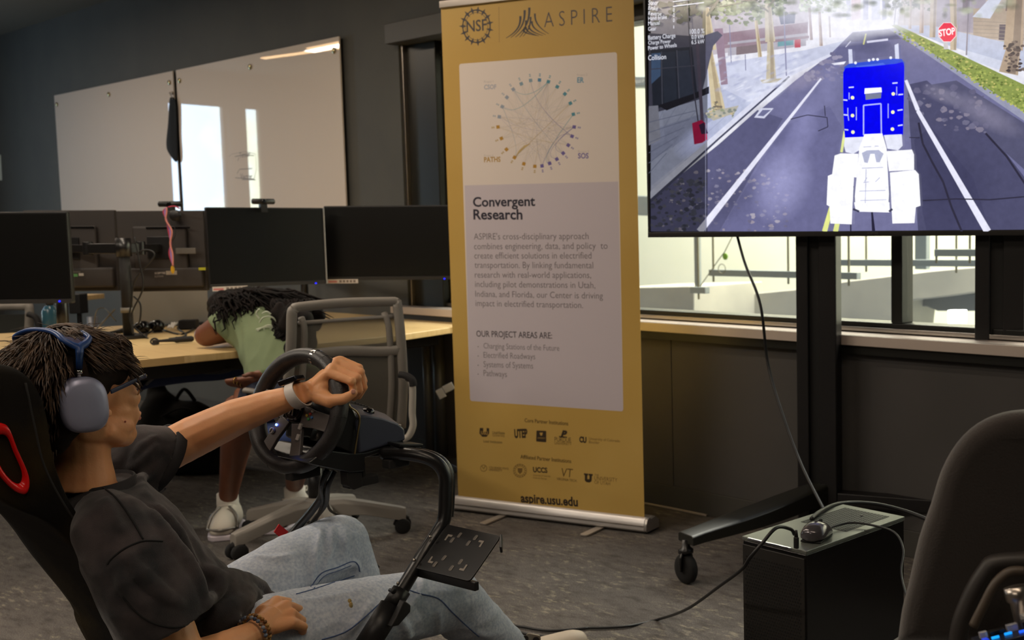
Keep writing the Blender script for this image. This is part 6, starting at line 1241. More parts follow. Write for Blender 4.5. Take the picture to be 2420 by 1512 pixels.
def folds(p):
    q = (p - H0); a = q.dot(AXT); l = q.dot(RT); w = .5 + .5 * noise.noise(p * 5)
    return .007 * noise.noise(V((a * 6 + 3, l * 7, q.z * 7 + 1))) + .007 * (1 - abs(noise.noise(V((a * 5, l * 12 + a * 9, q.z * 11))))) ** 4 * w + .0014 * noise.noise(p * 42)
sh_ = remesh(m, .0055, 'tee_shirt', tee, dr, 2, folds, .5); TS = bvh(sh_)
thread = mat('seam', (14, 13, 14), .9)
for px in ([(231, 1146), (266, 1169), (295, 1203), (321, 1244), (338, 1274)], [(254, 1334), (262, 1322), (289, 1300), (318, 1285), (344, 1278), (384, 1279)], [(289, 1407), (315, 1439), (353, 1468), (405, 1482), (451, 1476), (486, 1462)]):
    P_ = drape(densify(px, 5), TS, .0006)
    if len(P_) > 2: M().tube(P_, .0019, 6).build('seam_or_crease', thread, dr, True)
# ---- body
b = M()
# skull, face, jaw, neck
b.ell(hd(-.012, 0, .030), (.096, .074, .086), HA, 20, 14)
b.ell(hd(.040, 0, .012), (.066, .062, .078), HA, 20, 14)
b.ell(hd(.052, 0, -.040), (.058, .056, .062), HA, 18, 12)
b.ell(hd(.078, 0, -.092), (.034, .036, .026), HA, 14, 10); b.ell(hd(.060, 0, -.080), (.045, .048, .036), HA, 14, 10)
b.ell(hd(.020, .046, -.070), (.056, .016, .026), HA, 14, 10); b.ell(hd(.020, -.046, -.070), (.056, .016, .026), HA, 14, 10)
b.ell(hd(.078, .036, -.018), (.026, .020, .024), HA, 12, 8); b.ell(hd(.078, -.036, -.018), (.026, .020, .024), HA, 12, 8)
for s in (-1, 1):
    b.tube([hd(.010, s * .048, -.070), hd(.050, s * .036, -.088), hd(.084, s * .014, -.098)], [.020, .021, .020], 12); b.ell(hd(.068, s * .024, -.050), (.038, .026, .036), HA, 14, 10)
b.ell(hd(.095, 0, .026), (.016, .045, .012), HA, 12, 8)
b.tube([hd(.100, 0, .012), hd(.113, 0, -.016), hd(.122, 0, -.030), hd(.112, 0, -.040)], [.008, .009, .011, .009], 10)
b.ell(hd(.112, .011, -.036), (.010, .008, .008), HA, 8, 6); b.ell(hd(.112, -.011, -.036), (.010, .008, .008), HA, 8, 6)
b.ell(hd(.112, 0, -.056), (.016, .024, .011), HA, 12, 8); b.ell(hd(.054, .026, -.066), (.042, .024, .032), HA, 14, 10); b.ell(hd(.054, -.026, -.066), (.042, .024, .032), HA, 14, 10)
b.tube([hd(-.022, 0, -.02), hd(-.004, 0, -.08), hd(-.004, 0, -.13), hd(-.006, 0, -.185)], [.056, .050, .048, .058], 18)
b.ell(hd(.034, 0, -.092), (.045, .035, .02), HA, 12, 8)
for s in (-1, 1):
    b.ell(hd(-.016, s * .072, -.010), (.016, .010, .028), HA, 12, 8); b.ell(hd(.002, s * .076, -.034), (.010, .006, .010), HA, 8, 6)
torso(b, -.010)
# left arm reaching to the wheel
Ls = DF(.03, -.155, .675); Le = sag(462, 1030, -.115); Lm = sag(400, 1062, -.135); Lw = sag(712, 929, .06); Lf = sag(560, 984, -.05); Lf2 = sag(640, 955, .0)
limb(b, [Ls, DF(.10, -.155, .685), Lm, Le, Lf, Lf2, sag(685, 940, .04), Lw], [.05, .052, .046, .046, .0405, .033, .0265, .0255])
# left hand: palm and five fingers round the rim
def hand(m, wrist, fingers, thumb, rp=.0145):
    for f in fingers:
        m.tube([wrist, wrist.lerp(f[0], .55), f[0]], [.019, rp, .0125], 10); m.ell(f[0], (.0125,) * 3, None, 10, 8)
        m.tube(f, [.0118, .0102, .0088, .0070][:len(f)], 10); [m.ell(p, (r_,) * 3, None, 10, 8) for p, r_ in zip(f[1:], (.0106, .0090, .0072))]
    m.tube(thumb, [.020, .0165, .0125, .0095][:len(thumb)], 12); [m.ell(p, (r_,) * 3, None, 10, 8) for p, r_ in zip(thumb[1:], (.0160, .0122, .0092))]
hb_ = sag(800, 900, .1)
def hq(u, v, d): return at(u, v, hb_.y + d)
LF = [[hq(778, 882, -.012), hq(831, 901, -.020), hq(835, 928, -.008), hq(818, 940, .004)],
      [hq(784, 868, .010), hq(844, 892, .004), hq(850, 924, .012), hq(836, 942, .020)],
      [hq(794, 856, .032), hq(852, 879, .028), hq(860, 915, .034), hq(848, 938, .040)],
      [hq(804, 852, .052), hq(848, 869, .050), hq(860, 900, .054), hq(856, 924, .058)]]
LT = [hq(752, 934, -.014), hq(784, 948, -.032), hq(814, 942, -.036), hq(836, 929, -.030)]
hand(b, hq(735, 922, 0), LF, LT); b.tube([f_[0] for f_ in LF], .0125, 10); b.tube([LF[0][0].lerp(hq(735, 922, 0), .4), LF[3][0].lerp(hq(735, 922, 0), .4)], .0135, 10); b.tube([Lw, hq(735, 922, 0), hq(760, 905, .012)], [.0245, .023, .021], 12)
b.tube([hq(752, 934, -.014), hq(770, 905, -.008), hq(790, 880, .015)], [.018, .014, .012], 10)
# right arm resting on the lap
Rs = sag(262, 1240, .15); Re = sag(432, 1575, .25); Rw = sag(600, 1497, .20)
limb(b, [Rs, sag(330, 1350, .2), sag(395, 1480, .215), Re], [.052, .05, .045, .043]); limb(b, [Re, sag(520, 1538, .23), Rw], [.043, .036, .0265])
def rq(u, v, o): return sag(u, v, o + .085)
RF = [[rq(652, 1420, .075), rq(688, 1424, .045), rq(694, 1448, .03), rq(680, 1462, .03)], [rq(676, 1430, .10), rq(706, 1440, .075), rq(712, 1466, .06), rq(698, 1480, .06)],
      [rq(688, 1450, .12), rq(712, 1466, .10), rq(714, 1490, .085), rq(700, 1500, .085)], [rq(688, 1472, .14), rq(716, 1481, .125), rq(714, 1498, .10), rq(700, 1500, .085)]]
hand(b, rq(618, 1482, .115), RF, [rq(622, 1450, .085), rq(644, 1432, .05), rq(672, 1440, .02), rq(690, 1456, .01)], .0175)
b.tube([Rw, rq(618, 1482, .115), rq(650, 1450, .105)], [.026, .027, .024], 12)
# legs
limb(b, [Hp2, K2], [.07, .05]); limb(b, [K2, A2], [.05, .034]); limb(b, [Hp1, K1], [.07, .05]); limb(b, [K1, A1], [.05, .034])
A1b = A1 + V((0, 0, -.06)); 
bd = remesh(b, .0032, 'body', skin, dr, 5, skin_wave, .5)
# finger nail on the thumb
M().ell(hq(835, 925, -.0395), (.0048, .0015, .0062), (IX, RY, V((0, 0, 1))), 10, 6).build('thumbnail', mat('nail', (206, 150, 132), .3), dr, True)
for (u, v) in ((261, 1021), (277, 1017), (296, 996)): M().ell(onpl(u, v, hd(0, .052, 0), RT), (.0022, .0008, .0022), HA, 8, 6).build('blemish', mat('skin mark', (150, 70, 50), .6), dr, True)
# eye, lips, brow on the visible side
for s in (1, -1):
    M().ell(hd(.099, s * .031, .006), (.009, .012, .008), HA, 12, 8).build('eye', mat('eye white', (214, 206, 198), .2), dr, True); M().ell(hd(.1065, s * .032, .006), (.002, .005, .005), HA, 10, 6).build('iris', mat('iris', (40, 26, 18), .2), dr, True)
    M().tube(smooth_path([hd(.108, s * .012, .026), hd(.105, s * .032, .031), hd(.088, s * .050, .025)], 4), [.003] * 9, 6).build('eyebrow', mat('brow hair', (36, 26, 20), .8), dr, True)
lipm = mat('lips', (176, 104, 84), .45)
M().tube(smooth_path([hd(.104, .022, -.058), hd(.123, .011, -.0545), hd(.127, 0, -.0555), hd(.123, -.011, -.0545), hd(.104, -.022, -.058)], 4), .0042, 8).build('upper_lip', lipm, dr, True)
M().tube(smooth_path([hd(.104, .020, -.062), hd(.122, .010, -.0645), hd(.125, 0, -.065), hd(.122, -.010, -.0645), hd(.104, -.020, -.062)], 4), .005, 8).build('lower_lip', lipm, dr, True)
M().ell(sag(251, 983, .086), (.0025, .0025, .0025)).build('ear_stud', steel_m, dr, True); M().ell(sag(247, 996, .08), (.007, .004, .011), HA, 10, 8).build('ear_lobe', skin, dr, True)
# collar, cuffs
rib = mat('ribbed black collar', (38, 36, 38), .95, bump=.0006, bscale=900)
cn = sag(208, 1118, 0); ax = (sag(205, 1105) - sag(215, 1150)).normalized()
def oval(c, ax_, fx, lx, n=40, tilt=0): 
    x = (FW - ax_ * FW.dot(ax_)).normalized(); return [c + x * (fx * math.cos(t)) + RT * (lx * math.sin(t)) - ax_ * (tilt * math.cos(t)) for t in [2 * math.pi * k / n for k in range(n)]]
cl_ = [oval(sag(236, 1172), ax, .078, .086, tilt=.006), oval(sag(234, 1156), ax, .070, .080, tilt=.003), oval(sag(232, 1134), ax, .062, .072, tilt=.001), oval(sag(232, 1132), ax, .059, .069, tilt=.001), oval(sag(236, 1165), ax, .060, .070, tilt=.003)]
M().rings(cl_, True, False).build('collar', rib, dr, True)
def cuff(c0, c1, r0, r1, name='sleeve_hem'):
    d = (c1 - c0).normalized(); M().lathe(c0, [(r0 - .004, 0), (r0, .002), ((r0 + r1) / 2 + .001, (c1 - c0).length * .5), (r1, (c1 - c0).length), (r1 - .005, (c1 - c0).length + .001), (r1 - .012, (c1 - c0).length - .02)], d, 32, False).build(name, rib, dr, True)
cuff(sag(362, 1082, -.14), sag(384, 1090, -.14), .0795, .081)
# shoes
shm = mat('white sneaker leather', (214, 200, 182), .5); som = mat('cream sneaker sole', (206, 190, 160), .6)
def shoe(parent, toe, heel, name, up=V((0, 0, 1)), w=.048, hgt=.085, col=shm, sole=som):
    d = (toe - heel); L = d.length; d.normalize(); x = d.cross(up).normalized(); u_ = x.cross(d); rs = []; so = []
    for k in range(11):
        t = k / 10; ww = w * (.62 + .38 * math.sin(math.pi * min(1, .25 + t * .62))) * (1 if t < .93 else .7) * (1 if t > .04 else .8); hh = hgt * (1 - .52 * t ** 1.3) * (1 if t < .95 else .62)
        c = heel + d * (L * t); so.append([c + x * ww * 1.06 * a + u_ * z for a, z in ((-1, 0), (1, 0), (1.02, .022), (-1.02, .022))])
        rs.append([c + x * (ww * a) + u_ * (.02 + hh * z) for a, z in ((-1, 0), (1, 0), (1.0, .35), (.75, .8), (.3, 1), (-.3, 1), (-.75, .8), (-1, .35))])
    o = M().rings(rs).build(name, col, parent, True, sub=1); M().rings(so).build('sole', sole, o, bevel=.005)
    return d, x, u_
toe = onz(1388, 1536, .0); toe = sag(1398, 1520, .12); heel = toe - FW * .27 - V((0, 0, .0)); toe.z = .035; heel.z = .03; 
T0 = at(1392, 1512, 2.93); T0.z = .045; H_ = T0 - (FW * .55 + V((1, 0, 0)) * .45).normalized() * .28; H_.z = -.01
d_, x_, u_ = shoe(dr, T0 + V((0, 0, .02)), H_ + V((0, 0, .02)), 'sneaker', w=.05, hgt=.068)
T1_ = A1 + V((0, 0, -.1)); T1_.z = 0.02; shoe(dr, T1_ + FW * .2, T1_ - FW * .08, 'sneaker')
# ---- hair: dark cap and individual locks
hm_ = mat('dark brown hair', (44, 33, 26), .8, col2=(28, 21, 17), scale=40, spec=.15)
m = M(); m.ell(hd(-.026, 0, .042), (.098, .085, .088), HA, 20, 14); m.ell(hd(-.052, 0, -.005), (.072, .072, .088), HA, 18, 12); m.ell(hd(.030, 0, .078), (.074, .070, .040), HA, 16, 10); m.ell(hd(-.066, 0, -.055), (.036, .055, .060), HA, 14, 10)
m.ell(hd(.054, .045, .062), (.034, .022, .026), HA, 12, 8); m.ell(hd(.054, -.045, .062), (.034, .022, .026), HA, 12, 8); m.ell(hd(.028, .0, .092), (.060, .058, .028), HA, 16, 10); m.ell(hd(.040, .056, .046), (.030, .017, .034), HA, 12, 8)
cap = remesh(m, .005, 'hair', hm_, dr, 3, lambda p: .004 * noise.noise(V((p.x * 40, p.y * 40, p.z * 8))))
random.seed(21); lk_ = M()
ARM_F = (at(204, 885, 2.03) - hd(0, 0, 0)).dot(HF)
def lock(f, o, z, df, do, dz, ln, r_, curl):
    p = V((f, o, z)); d = V((df, do, dz)).normalized(); pts = []; n = 7; ph = random.random() * 6
    for k in range(n):
        if p.y > .046 and -.075 < p.x < .055 and p.z < .046: break
        if p.y > .035 and abs(p.x - ARM_F) < .012 and p.z < .105: break
        pts.append(hd(p.x, p.y, p.z)); g = V((d.x, d.y, d.z - .16 * k * .25)); p = p + g.normalized() * (ln / n) + V((math.sin(ph + k) * curl, math.cos(ph * 1.3 + k) * curl, math.sin(ph * 2 + k * .8) * curl * .4)); c = V((-.022, 0, .025)); q = p - c; e = (q.x / .113) ** 2 + (q.y / .094) ** 2 + (q.z / .113) ** 2
        if e < 1: p = c + q / math.sqrt(e)
        d = (g + (p - c).normalized() * .05).normalized()
    if len(pts) < 3: return
    lk_.tube(pts, [r_ * .8, r_, r_, r_ * .9, r_ * .7, r_ * .45, r_ * .12][7 - len(pts):], 4, up=RT)
cw = V((-.045, 0, .13))
for i in range(2300):
    a = random.uniform(0, 2 * math.pi); t = random.uniform(.0, 1.0); el = math.radians(90 - 100 * t ** .8)
    f, o, z = -.022 + .106 * math.cos(el) * math.cos(a), .088 * math.cos(el) * math.sin(a), .03 + .094 * math.sin(el)
    if f > .055 and z < .055: continue
    if z < .02 and f > .01: continue
    q = V((f, o, z)) - cw; q.z = 0; q = q.normalized() if q.length > .01 else V((1, 0, 0))
    dz = -.5 - (.9 if z < .06 else .1); 
    lock(f, o, z, q.x * (1.0 if f < 0 else 1.1), q.y, dz, random.uniform(.04, .075), random.uniform(.0009, .0022), .0026)
for i in range(260):   # nape
    a = random.uniform(-1, 1); z = random.uniform(-.09, .02); f = -.105 + .05 * abs(a) + .25 * max(0, -z) * .35; lock(f, .066 * a, z, -.05, .1 * a, -1, random.uniform(.018, .034), random.uniform(.0012, .0026), .001)
for i in range(520):   # fringe and temple in front of the headphone
    o = random.uniform(-.07, .078); f0 = .040 + .028 * (1 - (o / .08) ** 2); lock(f0, o, .094 + random.uniform(-.03, .02), 1, .12 * o / .07, -.8, random.uniform(.022, .040), random.uniform(.0014, .0028), .0018)
for i in range(120):
    lock(random.uniform(.02, .07), .074, random.uniform(.02, .06), .75, .02, -.8, random.uniform(.018, .032), random.uniform(.0012, .0024), .001)
for i in range(110):   # loose flyaways
    a = random.uniform(0, 2 * math.pi); el = random.uniform(.2, 1.4); lock(-.025 + .112 * math.cos(el) * math.cos(a), .09 * math.cos(el) * math.sin(a), .03 + .10 * math.sin(el), math.cos(a) * 1.5, math.sin(a) * 1.2, .35, random.uniform(.03, .07), .0006, .003)
hl_ = lk_.build('hair_locks', mat('brown hair strands', (84, 64, 48), .55, col2=(48, 36, 28), scale=50, spec=.35), cap, True); hl_['kind'] = 'stuff'
# ---------------------------------------------------------------- headphones
hpn = root('headphones', 'blue over ear headphones with a silvery blue ear cup', 'headphones', tuple(hd(0, .1, -.02)))
cupm = mat('anodised blue grey aluminium', (146, 148, 172), .38, .35); cupe = mat('blue cushion knit', (44, 50, 92), .9); bandm = mat('royal blue silicone', (28, 62, 120), .4); can = mat('purple grey band mesh', (66, 62, 92), .9)
def sup(c, a, b_, ax_n, n=40, e=2.7, X=FW, Y=V((0, 0, 1))):
    out = []
    for k in range(n):
        t = 2 * math.pi * k / n; ct, st_ = math.cos(t), math.sin(t); out.append(c + X * (a * math.copysign(abs(ct) ** (2 / e), ct)) + Y * (b_ * math.copysign(abs(st_) ** (2 / e), st_)))
    return out
CX_ = V((math.cos(math.radians(50)), math.sin(math.radians(50)), 0)); CN = V((CX_.y, -CX_.x, 0))
for s in (1, -1):
    cc0 = at(196, 956, 2.035) if s > 0 else None; c = cc0 if s > 0 else cc_near - HR * .195
    if s > 0: cc_near = c
    n_ = CN * s; Yc = (V((0, 0, 1)) - CX_ * .05).normalized()
    S_ = lambda d, a, b_: sup(c + n_ * d, a, b_, n_, X=CX_, Y=Yc)
    M().rings([S_(-.004, .0385, .0515), S_(.004, .0395, .0525), S_(.013, .0385, .0515), S_(.019, .035, .048), S_(.0225, .027, .039), S_(.0235, .012, .018)]).build('ear_cup', cupm, hpn, True); ecup = bpy.data.objects[-1] if False else [o for o in COL.objects if o.name.startswith('ear_cup')][-1]
    M().rings([S_(-.020, .030, .042), S_(-.018, .037, .050), S_(-.008, .0395, .0525), S_(-.003, .038, .051)]).build('ear_cushion', cupe, ecup, True)
    top = c + Yc * .052; st1 = top + V((0, 0, .016)) - FW * .002
    M().cyl(top - V((0, 0, .004)), st1, .0032, n=12).build('stem', silver, ecup, True); M().lathe(top + V((0, 0, .006)), [(.005, 0), (.006, .002), (.006, .007), (.004, .009)], n=14).build('stem_collar', silver, ecup, True)
    if s > 0: stem_top = st1
sf_ = (stem_top - hd(0, 0, 0)).dot(HF); so_ = (stem_top - hd(0, 0, 0)).dot(HR); sz_ = (stem_top - hd(0, 0, 0)).z
def band(th_, side):   # th 0 near .. 180 far ; side -1 rear rail, +1 front rail
    t = math.radians(th_); lat = (so_ + .004) * math.copysign(abs(math.cos(t)) ** .8, math.cos(t)); z = sz_ + (.130 - sz_) * math.sin(t) ** .66
    sp = max(0.0, math.sin(t) - .42) / .58; wd = .025 * min(1, sp * 2.0) ** .6; f = sf_ + .016 * math.sin(t) + side * wd
    p = hd(0, lat, z - (.006 if side > 0 else 0) * sp); return p + HF * f
for side in (-1, 1): M().tube([band(a, side) for a in range(0, 181, 5)], [.0062 + .0022 * max(0, 1 - abs(a - 22) / 22) + .0022 * max(0, 1 - abs(a - 158) / 22) for a in range(0, 181, 5)], 12, flat=.8).build('band_rail', bandm, hpn, True)
o = M().rings([[band(a, 1).lerp(band(a, -1), q / 6) - V((0, 0, .001 + .004 * math.sin(math.pi * q / 6))) for q in range(7)] for a in range(16, 165, 6)], False, False).build('band_canopy', can, hpn, True)
# ---------------------------------------------------------------- glasses
gl = root('eyeglasses', 'thin gold rimmed glasses with a navy temple arm', 'glasses', tuple(hd(.12, 0, 0)))
gf = mat('gold wire', (196, 170, 120), .25, 1.0); lens_m = mat('clear lens', (230, 235, 240), .03, alpha=.15)
for s in (1, -1):
    c = hd(.102, s * .036, .010); ring_ = sup(c, .026, .024, HF, e=2.4, X=HR, Y=V((0, 0, 1))); ring_ = [p - HF * (abs((p - hd(0, 0, 0)).dot(HR)) * .18) for p in ring_]
    M().tube(ring_ + [ring_[0]], .0013, 8, False).build('lens_rim', gf, gl, True); M().prism(ring_, HF * .001).build('lens', lens_m, gl)
    hgp = hd(.104, s * .066, .010); M().bar(hd(.100, s * .070, .028), hd(.002, s * .090, .008), .0028, .0085).build('temple_arm', mat('navy acetate', (22, 30, 66), .3), gl, bevel=.0012)
    M().tube([hd(.098, s * .060, .026), hd(.100, s * .070, .028)], .0022, 8).build('hinge', gf, gl, True)
M().tube(smooth_path([hd(.102, .012, .014), hd(.110, 0, .018), hd(.102, -.012, .014)], 4), .0013, 8).build('bridge', gf, gl, True)
# ---------------------------------------------------------------- wristwatch
wt = root('wristwatch', 'smart watch with a white band on the outstretched wrist', 'watch', tuple(sag(705, 930, .06)))
wd_ = (Lw - Lf2).normalized(); wc_ = sag(704, 932, .057); up_w = (V((0, 0, 1)) - wd_ * wd_.z); up_w.normalize(); sx_ = wd_.cross(up_w).normalized(); 
if sx_.dot(RT) < 0: sx_ = -sx_
tdir = (up_w * .97 - sx_ * .10 - wd_ * .12).normalized(); tsd = wd_.cross(tdir).normalized()
rs = []
for k in range(41):
    t = 2 * math.pi * k / 40; e = tdir * math.cos(t) + tsd * math.sin(t); rad = .0292; w = .0115 - .002 * math.cos(t)
    rs.append([wc_ + e * (rad) - wd_ * w, wc_ + e * (rad + .0026) - wd_ * w, wc_ + e * (rad + .0026) + wd_ * w, wc_ + e * rad + wd_ * w])
M().rings(rs, True, False).build('band', mat('white fluoroelastomer', (206, 198, 192), .5), wt, bevel=.0006)
WX = (wd_, tsd, tdir); cpos = wc_ + tdir * .0345
wcase = M().box(cpos, (.044, .038, .0125), WX).build('case', mat('dark watch case', (40, 40, 46), .2, .8), wt, bevel=.003, seg=3); M().box(cpos + tdir * .005, (.035, .031, .0030), WX).build('display', mat('watch glass', (10, 10, 14), .05), wcase, bevel=.0006)
M().lathe(cpos + wd_ * .018 + tsd * .006, [(.0034, 0), (.0034, .002)], wd_, 14).build('crown', steel_m, wcase, True)
# ---------------------------------------------------------------- beaded bracelets on the resting wrist
wdr = (rq(618, 1482, .115) - sag(520, 1538, .23)).normalized(); 
for j, (cpx, cols, lab) in enumerate((((607, 1490, .202), [(150, 104, 50), (104, 68, 34), (176, 132, 70)], 'amber brown bead bracelet nearest the resting hand'), ((596, 1496, .206), [(96, 108, 128), (60, 70, 92), (130, 134, 146), (120, 90, 60)], 'blue grey bead bracelet behind the amber one'))):
    c = sag(*cpx); x, y = basis(wdr); br_ = root('bead_bracelet', lab, 'bracelet', tuple(c))
    for k in range(26):
        t = 2 * math.pi * k / 26; col = cols[(k * 7 + j) % len(cols)]
        M().ell(c + (x * math.cos(t) + y * math.sin(t)) * (.0335 + .001 * j), (.0042,) * 3, None, 8, 6).build('bead', mat('bead %d %d' % col[:2], col, .25), br_, True)
# ---------------------------------------------------------------- person asleep at the desk
sk2 = mat('deep brown skin', (118, 70, 46), .5, col2=(104, 60, 40), scale=8, sss=.08)
wk = root('person', 'person in green tee slumped asleep over the desk', 'person', tuple(V((at(660, 950, 4.15).x, 4.15, 0))))
b = M(); a4 = at
b.ell(a4(556, 742, 4.62), (.085, .095, .10)); b.tube([a4(575, 745, 4.55), a4(600, 745, 4.45)], [.055, .06], 12)
b.tube([a4(600, 745, 4.42), a4(640, 780, 4.34), a4(665, 850, 4.22), a4(672, 925, 4.15)], [.11, .125, .115, .14], 18)
ELB = onz(492, 822, DZ) + V((0, 0, .052)); b.tube([a4(552, 752, 4.38), a4(520, 775, 4.36), ELB, ], [.058, .054, .047], 14); b.ell(ELB, (.048, .05, .047))
FA = onz(560, 812, DZ) + V((0, .03, .045)); b.tube([ELB, ELB.lerp(FA, .5), FA], [.046, .04, .03], 12); b.ell(FA + V((.03, .02, -.01)), (.045, .04, .018))
for k in range(4): b.tube([FA + V((.04, .0 + .018 * k, -.012)), FA + V((.085, .01 + .02 * k, -.014)), FA + V((.115, .012 + .02 * k, -.022))], [.010, .009, .007], 8)
b.tube([FA + V((.02, -.01, 0)), FA + V((.04, -.04, -.01)), FA + V((.07, -.05, -.02))], [.012, .011, .008], 8)
# other hand hanging in the lap, seen under the desk edge
q = lambda u, v, d=4.18: at(u, v, d - .12)
b.tube([q(668, 868, 4.3), q(640, 878), q(622, 885), q(598, 892)], [.034, .030, .027, .022], 12); b.ell(q(598, 893), (.042, .024, .022))
for k, (u, v, u2, v2) in enumerate(((570, 896, 530, 900), (572, 901, 534, 906), (578, 905, 545, 911), (584, 908, 560, 915))): b.tube([q(598, 893 + 2 * k, 4.16 + .012 * k), q(u, v, 4.15 + .012 * k), q(u2, v2, 4.15 + .012 * k)], [.013, .011, .0085], 8)
b.tube([q(610, 886, 4.15), q(590, 884, 4.12), q(572, 890, 4.11)], [.013, .011, .009], 8)
# legs
Kn1 = a4(572, 955, 4.16); An1 = a4(538, 1180, 4.40); Hh1 = a4(664, 930, 4.16); Kn2 = a4(712, 985, 4.1); An2 = a4(696, 1150, 4.50)
b.tube([Hh1, Kn1], [.085, .065], 14); b.tube([Kn1, Kn1.lerp(An1, .28), Kn1.lerp(An1, .6), An1], [.062, .061, .048, .034], 16)
b.tube([Hh1, Kn2], [.085, .065], 14); b.tube([Kn2, Kn2.lerp(An2, .28), Kn2.lerp(An2, .6), An2], [.06, .058, .046, .034], 16)
for A_ in (An1, An2): b.tube([A_, V((A_.x, A_.y, .07))], [.034, .036], 12); b.ell(V((A_.x, A_.y - .06, .05)), (.035, .08, .03))
remesh(b, .0075, 'body', sk2, wk, 3)
for k in range(3): M().torus(q(556 + 8 * k, 899 + 3 * k, 4.145 + .012 * k), V((1, 0, -.2)), .0115, .0025, n=16, m=6).build('ring', mat('gold ring', (214, 170, 96), .2, 1.0), wk, True)
# green shirt
gt = mat('sage green cotton', (118, 132, 98), .9, col2=(108, 122, 90), scale=5)
m = M(); m.tube([a4(590, 742, 4.44), a4(612, 755, 4.4), a4(645, 790, 4.33), a4(664, 850, 4.22), a4(676, 915, 4.15)], [.10, .13, .138, .128, .14], 20)
m.tube([a4(590, 752, 4.38), a4(560, 765, 4.35), a4(535, 785, 4.34)], [.09, .085, .082], 18); m.ell(a4(575, 735, 4.4), (.09, .09, .075)); m.ell(a4(625, 735, 4.45), (.12, .1, .08))
remesh(m, .010, 'tee_shirt', gt, wk, 3, lambda p: .008 * noise.noise(p * 9) + .008 * (1 - abs(noise.noise(V((p.x * 14, p.y * 6, p.z * 10 + p.x * 9))))) ** 4)
M().lathe(a4(541, 779, 4.34), [(.081, 0), (.084, .004), (.084, .02), (.078, .022)], (a4(528, 792, 4.335) - a4(560, 765, 4.35)).normalized(), 28, False).build('sleeve_hem', gt, wk, True)
# back print, a flat graphic lying just over the shirt
pc_ = a4(637, 770, 4.19); pr = mat('white screen print', (206, 214, 190), .8)
def pt(u, v):
    x = (u - 637) / 60.0; y = (v - 770) / 80.0; return at(u, v, 4.163 + .05 * x * x + .03 * y + .02 * x)
bm = M()
for pth in ([(606, 778), (632, 772), (654, 778), (634, 796), (606, 778)], [(610, 780), (634, 768), (652, 776)], [(614, 762), (622, 750), (640, 748), (652, 758), (656, 772)], [(624, 776), (630, 790), (640, 776)], [(612, 752), (606, 740), (612, 730)], [(660, 745), (668, 760), (664, 776)], [(634, 796), (646, 786), (640, 776)], [(620, 740), (630, 736), (640, 742)]):
    bm.tube(smooth_path([pt(u, v) for u, v in pth], 4), .0032, 5)
bm.build('back_print', pr, wk)
# dark shorts
m = M(); m.ell(a4(672, 935, 4.17), (.16, .17, .12)); m.tube([Hh1, Hh1.lerp(Kn1, .7)], [.11, .085], 16); m.tube([Hh1, Hh1.lerp(Kn2, .75)], [.11, .09], 16)
remesh(m, .012, 'shorts', mat('navy shorts', (34, 40, 58), .9), wk, 3, lambda p: .006 * noise.noise(p * 12))
# hair: long dark waves over the head and down the back
hk_ = mat('black curly hair', (24, 17, 15), .85, col2=(14, 11, 10), scale=30, spec=.2)
m = M()
for u, v, d_, r_ in ((552, 735, 4.52, (.095, .095, .095)), (530, 722, 4.46, (.07, .06, .06)), (590, 706, 4.44, (.10, .06, .05)), (640, 708, 4.36, (.10, .07, .05)), (690, 728, 4.30, (.09, .07, .06)), (722, 748, 4.26, (.07, .06, .07)), (716, 790, 4.18, (.05, .05, .10)), (690, 770, 4.17, (.045, .04, .09)), (664, 745, 4.20, (.035, .04, .06)), (700, 830, 4.12, (.04, .04, .07)), (516, 745, 4.40, (.04, .04, .05))): m.ell(a4(u, v, d_), r_)
cp = remesh(m, .010, 'hair', hk_, wk, 2, lambda p: .012 * noise.noise(p * 28)); random.seed(4); L_ = M()
for i in range(700):
    u0 = random.uniform(510, 620); v0 = random.uniform(690, 735) + max(0, 560 - u0) * .3; dp = random.uniform(4.30, 4.44)
    if random.random() < .72: u1, v1 = u0 + random.uniform(60, 170), v0 + random.uniform(6, 40)
    else: u1, v1 = u0 + random.uniform(-20, 20), v0 + random.uniform(20, 50)
    ph = random.random() * 6; pts = []
    for k in range(9):
        t = k / 8; pts.append(at(u0 + (u1 - u0) * t + 5 * math.sin(ph + k * 1.9), v0 + (v1 - v0) * t ** 1.6 - 10 * math.sin(math.pi * t) + 4 * math.cos(ph + k * 1.7), dp - .08 * t))
    L_.tube(pts, [.006, .006, .0055, .005, .005, .0045, .004, .003, .001], 4)
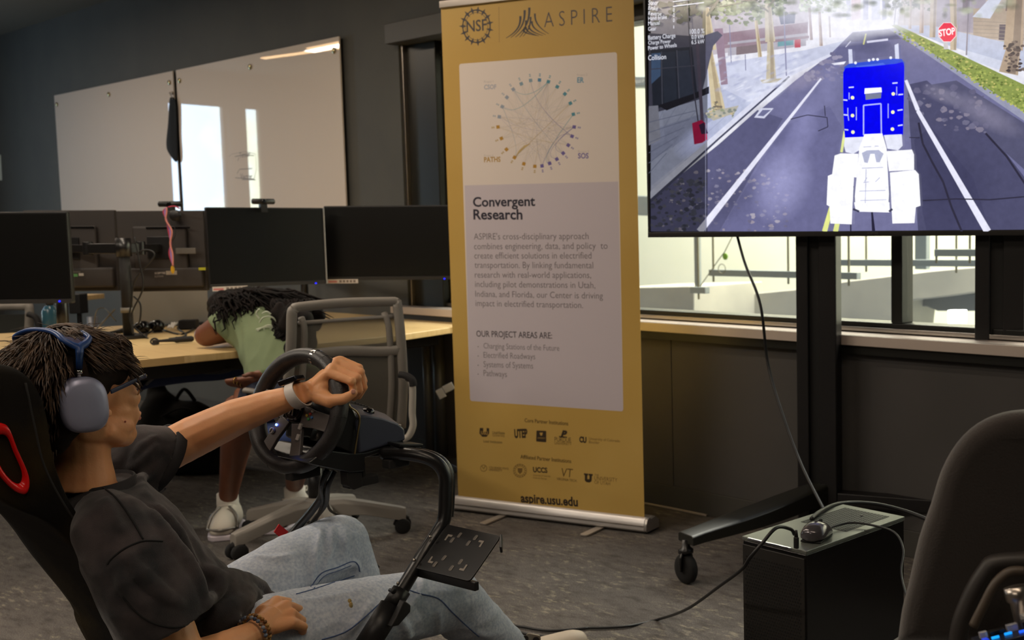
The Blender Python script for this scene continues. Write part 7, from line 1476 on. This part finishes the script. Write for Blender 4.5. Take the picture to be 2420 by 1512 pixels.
for i in range(300):
    u0, v0 = random.uniform(640, 735), random.uniform(705, 745); c_ = random.choice(((655, 800), (668, 830), (674, 846), (660, 812), (690, 810), (706, 830), (720, 820), (730, 800))); ph = random.random() * 6
    pts = [at(u0 + (c_[0] + random.uniform(-8, 8) - u0) * k / 9 + 4 * math.sin(ph + k * 1.6), v0 + (c_[1] - v0) * k / 9, 4.22 - .010 * k + .004 * math.sin(ph + k)) for k in range(10)]
    L_.tube(pts, [.005] * 6 + [.0045, .0035, .003, .001], 4)
o = L_.build('hair_strands', hk_, cp, True); o['kind'] = 'stuff'
# socks and sneakers
ws_ = mat('white sock', (222, 216, 206), .9); sn = mat('white mesh sneaker', (206, 198, 184), .6); sg = mat('silver overlay', (140, 136, 130), .35, .5); so2 = mat('lilac white sole', (206, 196, 204), .6)
for A_, ang, nm in ((An1, (.34, -.94), 0), (An2, (.0, -1), 1)):
    M().lathe(V((A_.x, A_.y, .06)), [(.04, 0), (.041, .05), (.040, .085), (.036, .088)], n=20).build('sock', ws_, wk, True)
    d = V((ang[0], ang[1], 0)).normalized(); hl = V((A_.x, A_.y, 0)) - d * .06
    dd_, xx_, uu_ = shoe(wk, hl + d * .27, hl, 'sneaker', w=.056, hgt=.105, col=sn, sole=so2)
    for s in (-1, 1): M().tube(smooth_path([hl + d * .14 + xx_ * s * .016 + V((0, 0, .108)), hl + d * .18 + xx_ * s * .046 + V((0, 0, .078)), hl + d * .225 + xx_ * s * .054 + V((0, 0, .038))], 4), .005, 6).build('overlay', sg, wk, True)
    M().tube(smooth_path([hl + d * .232 + xx_ * -.05 + V((0, 0, .042)), hl + d * .274 + V((0, 0, .046)), hl + d * .232 + xx_ * .05 + V((0, 0, .042))], 5), .006, 6).build('toe_overlay', sg, wk, True)
    M().torus(hl + d * .0 + V((0, 0, .125)) - xx_ * .02, xx_, .010, .003, n=12, m=6).build('pull_tab', sn, wk, True)
    for k in range(3): M().tube([hl + d * (.12 + .025 * k) - xx_ * .025 + V((0, 0, .108 - .016 * k)), hl + d * (.12 + .025 * k) + xx_ * .025 + V((0, 0, .108 - .016 * k))], .0025, 6).build('lace', ws_, wk, True)
# ---------------------------------------------------------------- turn everything so that the window wall runs along X (camera and lamps already are)
bpy.context.view_layer.update(); seen = set()
for o in list(SC.objects):
    if o.type in ('CAMERA', 'LIGHT'): continue
    if o.type == 'MESH' and o.data.name not in seen:
        seen.add(o.data.name); o.data.transform(ROT)
    o.location = ROT @ o.location
bpy.context.view_layer.update()
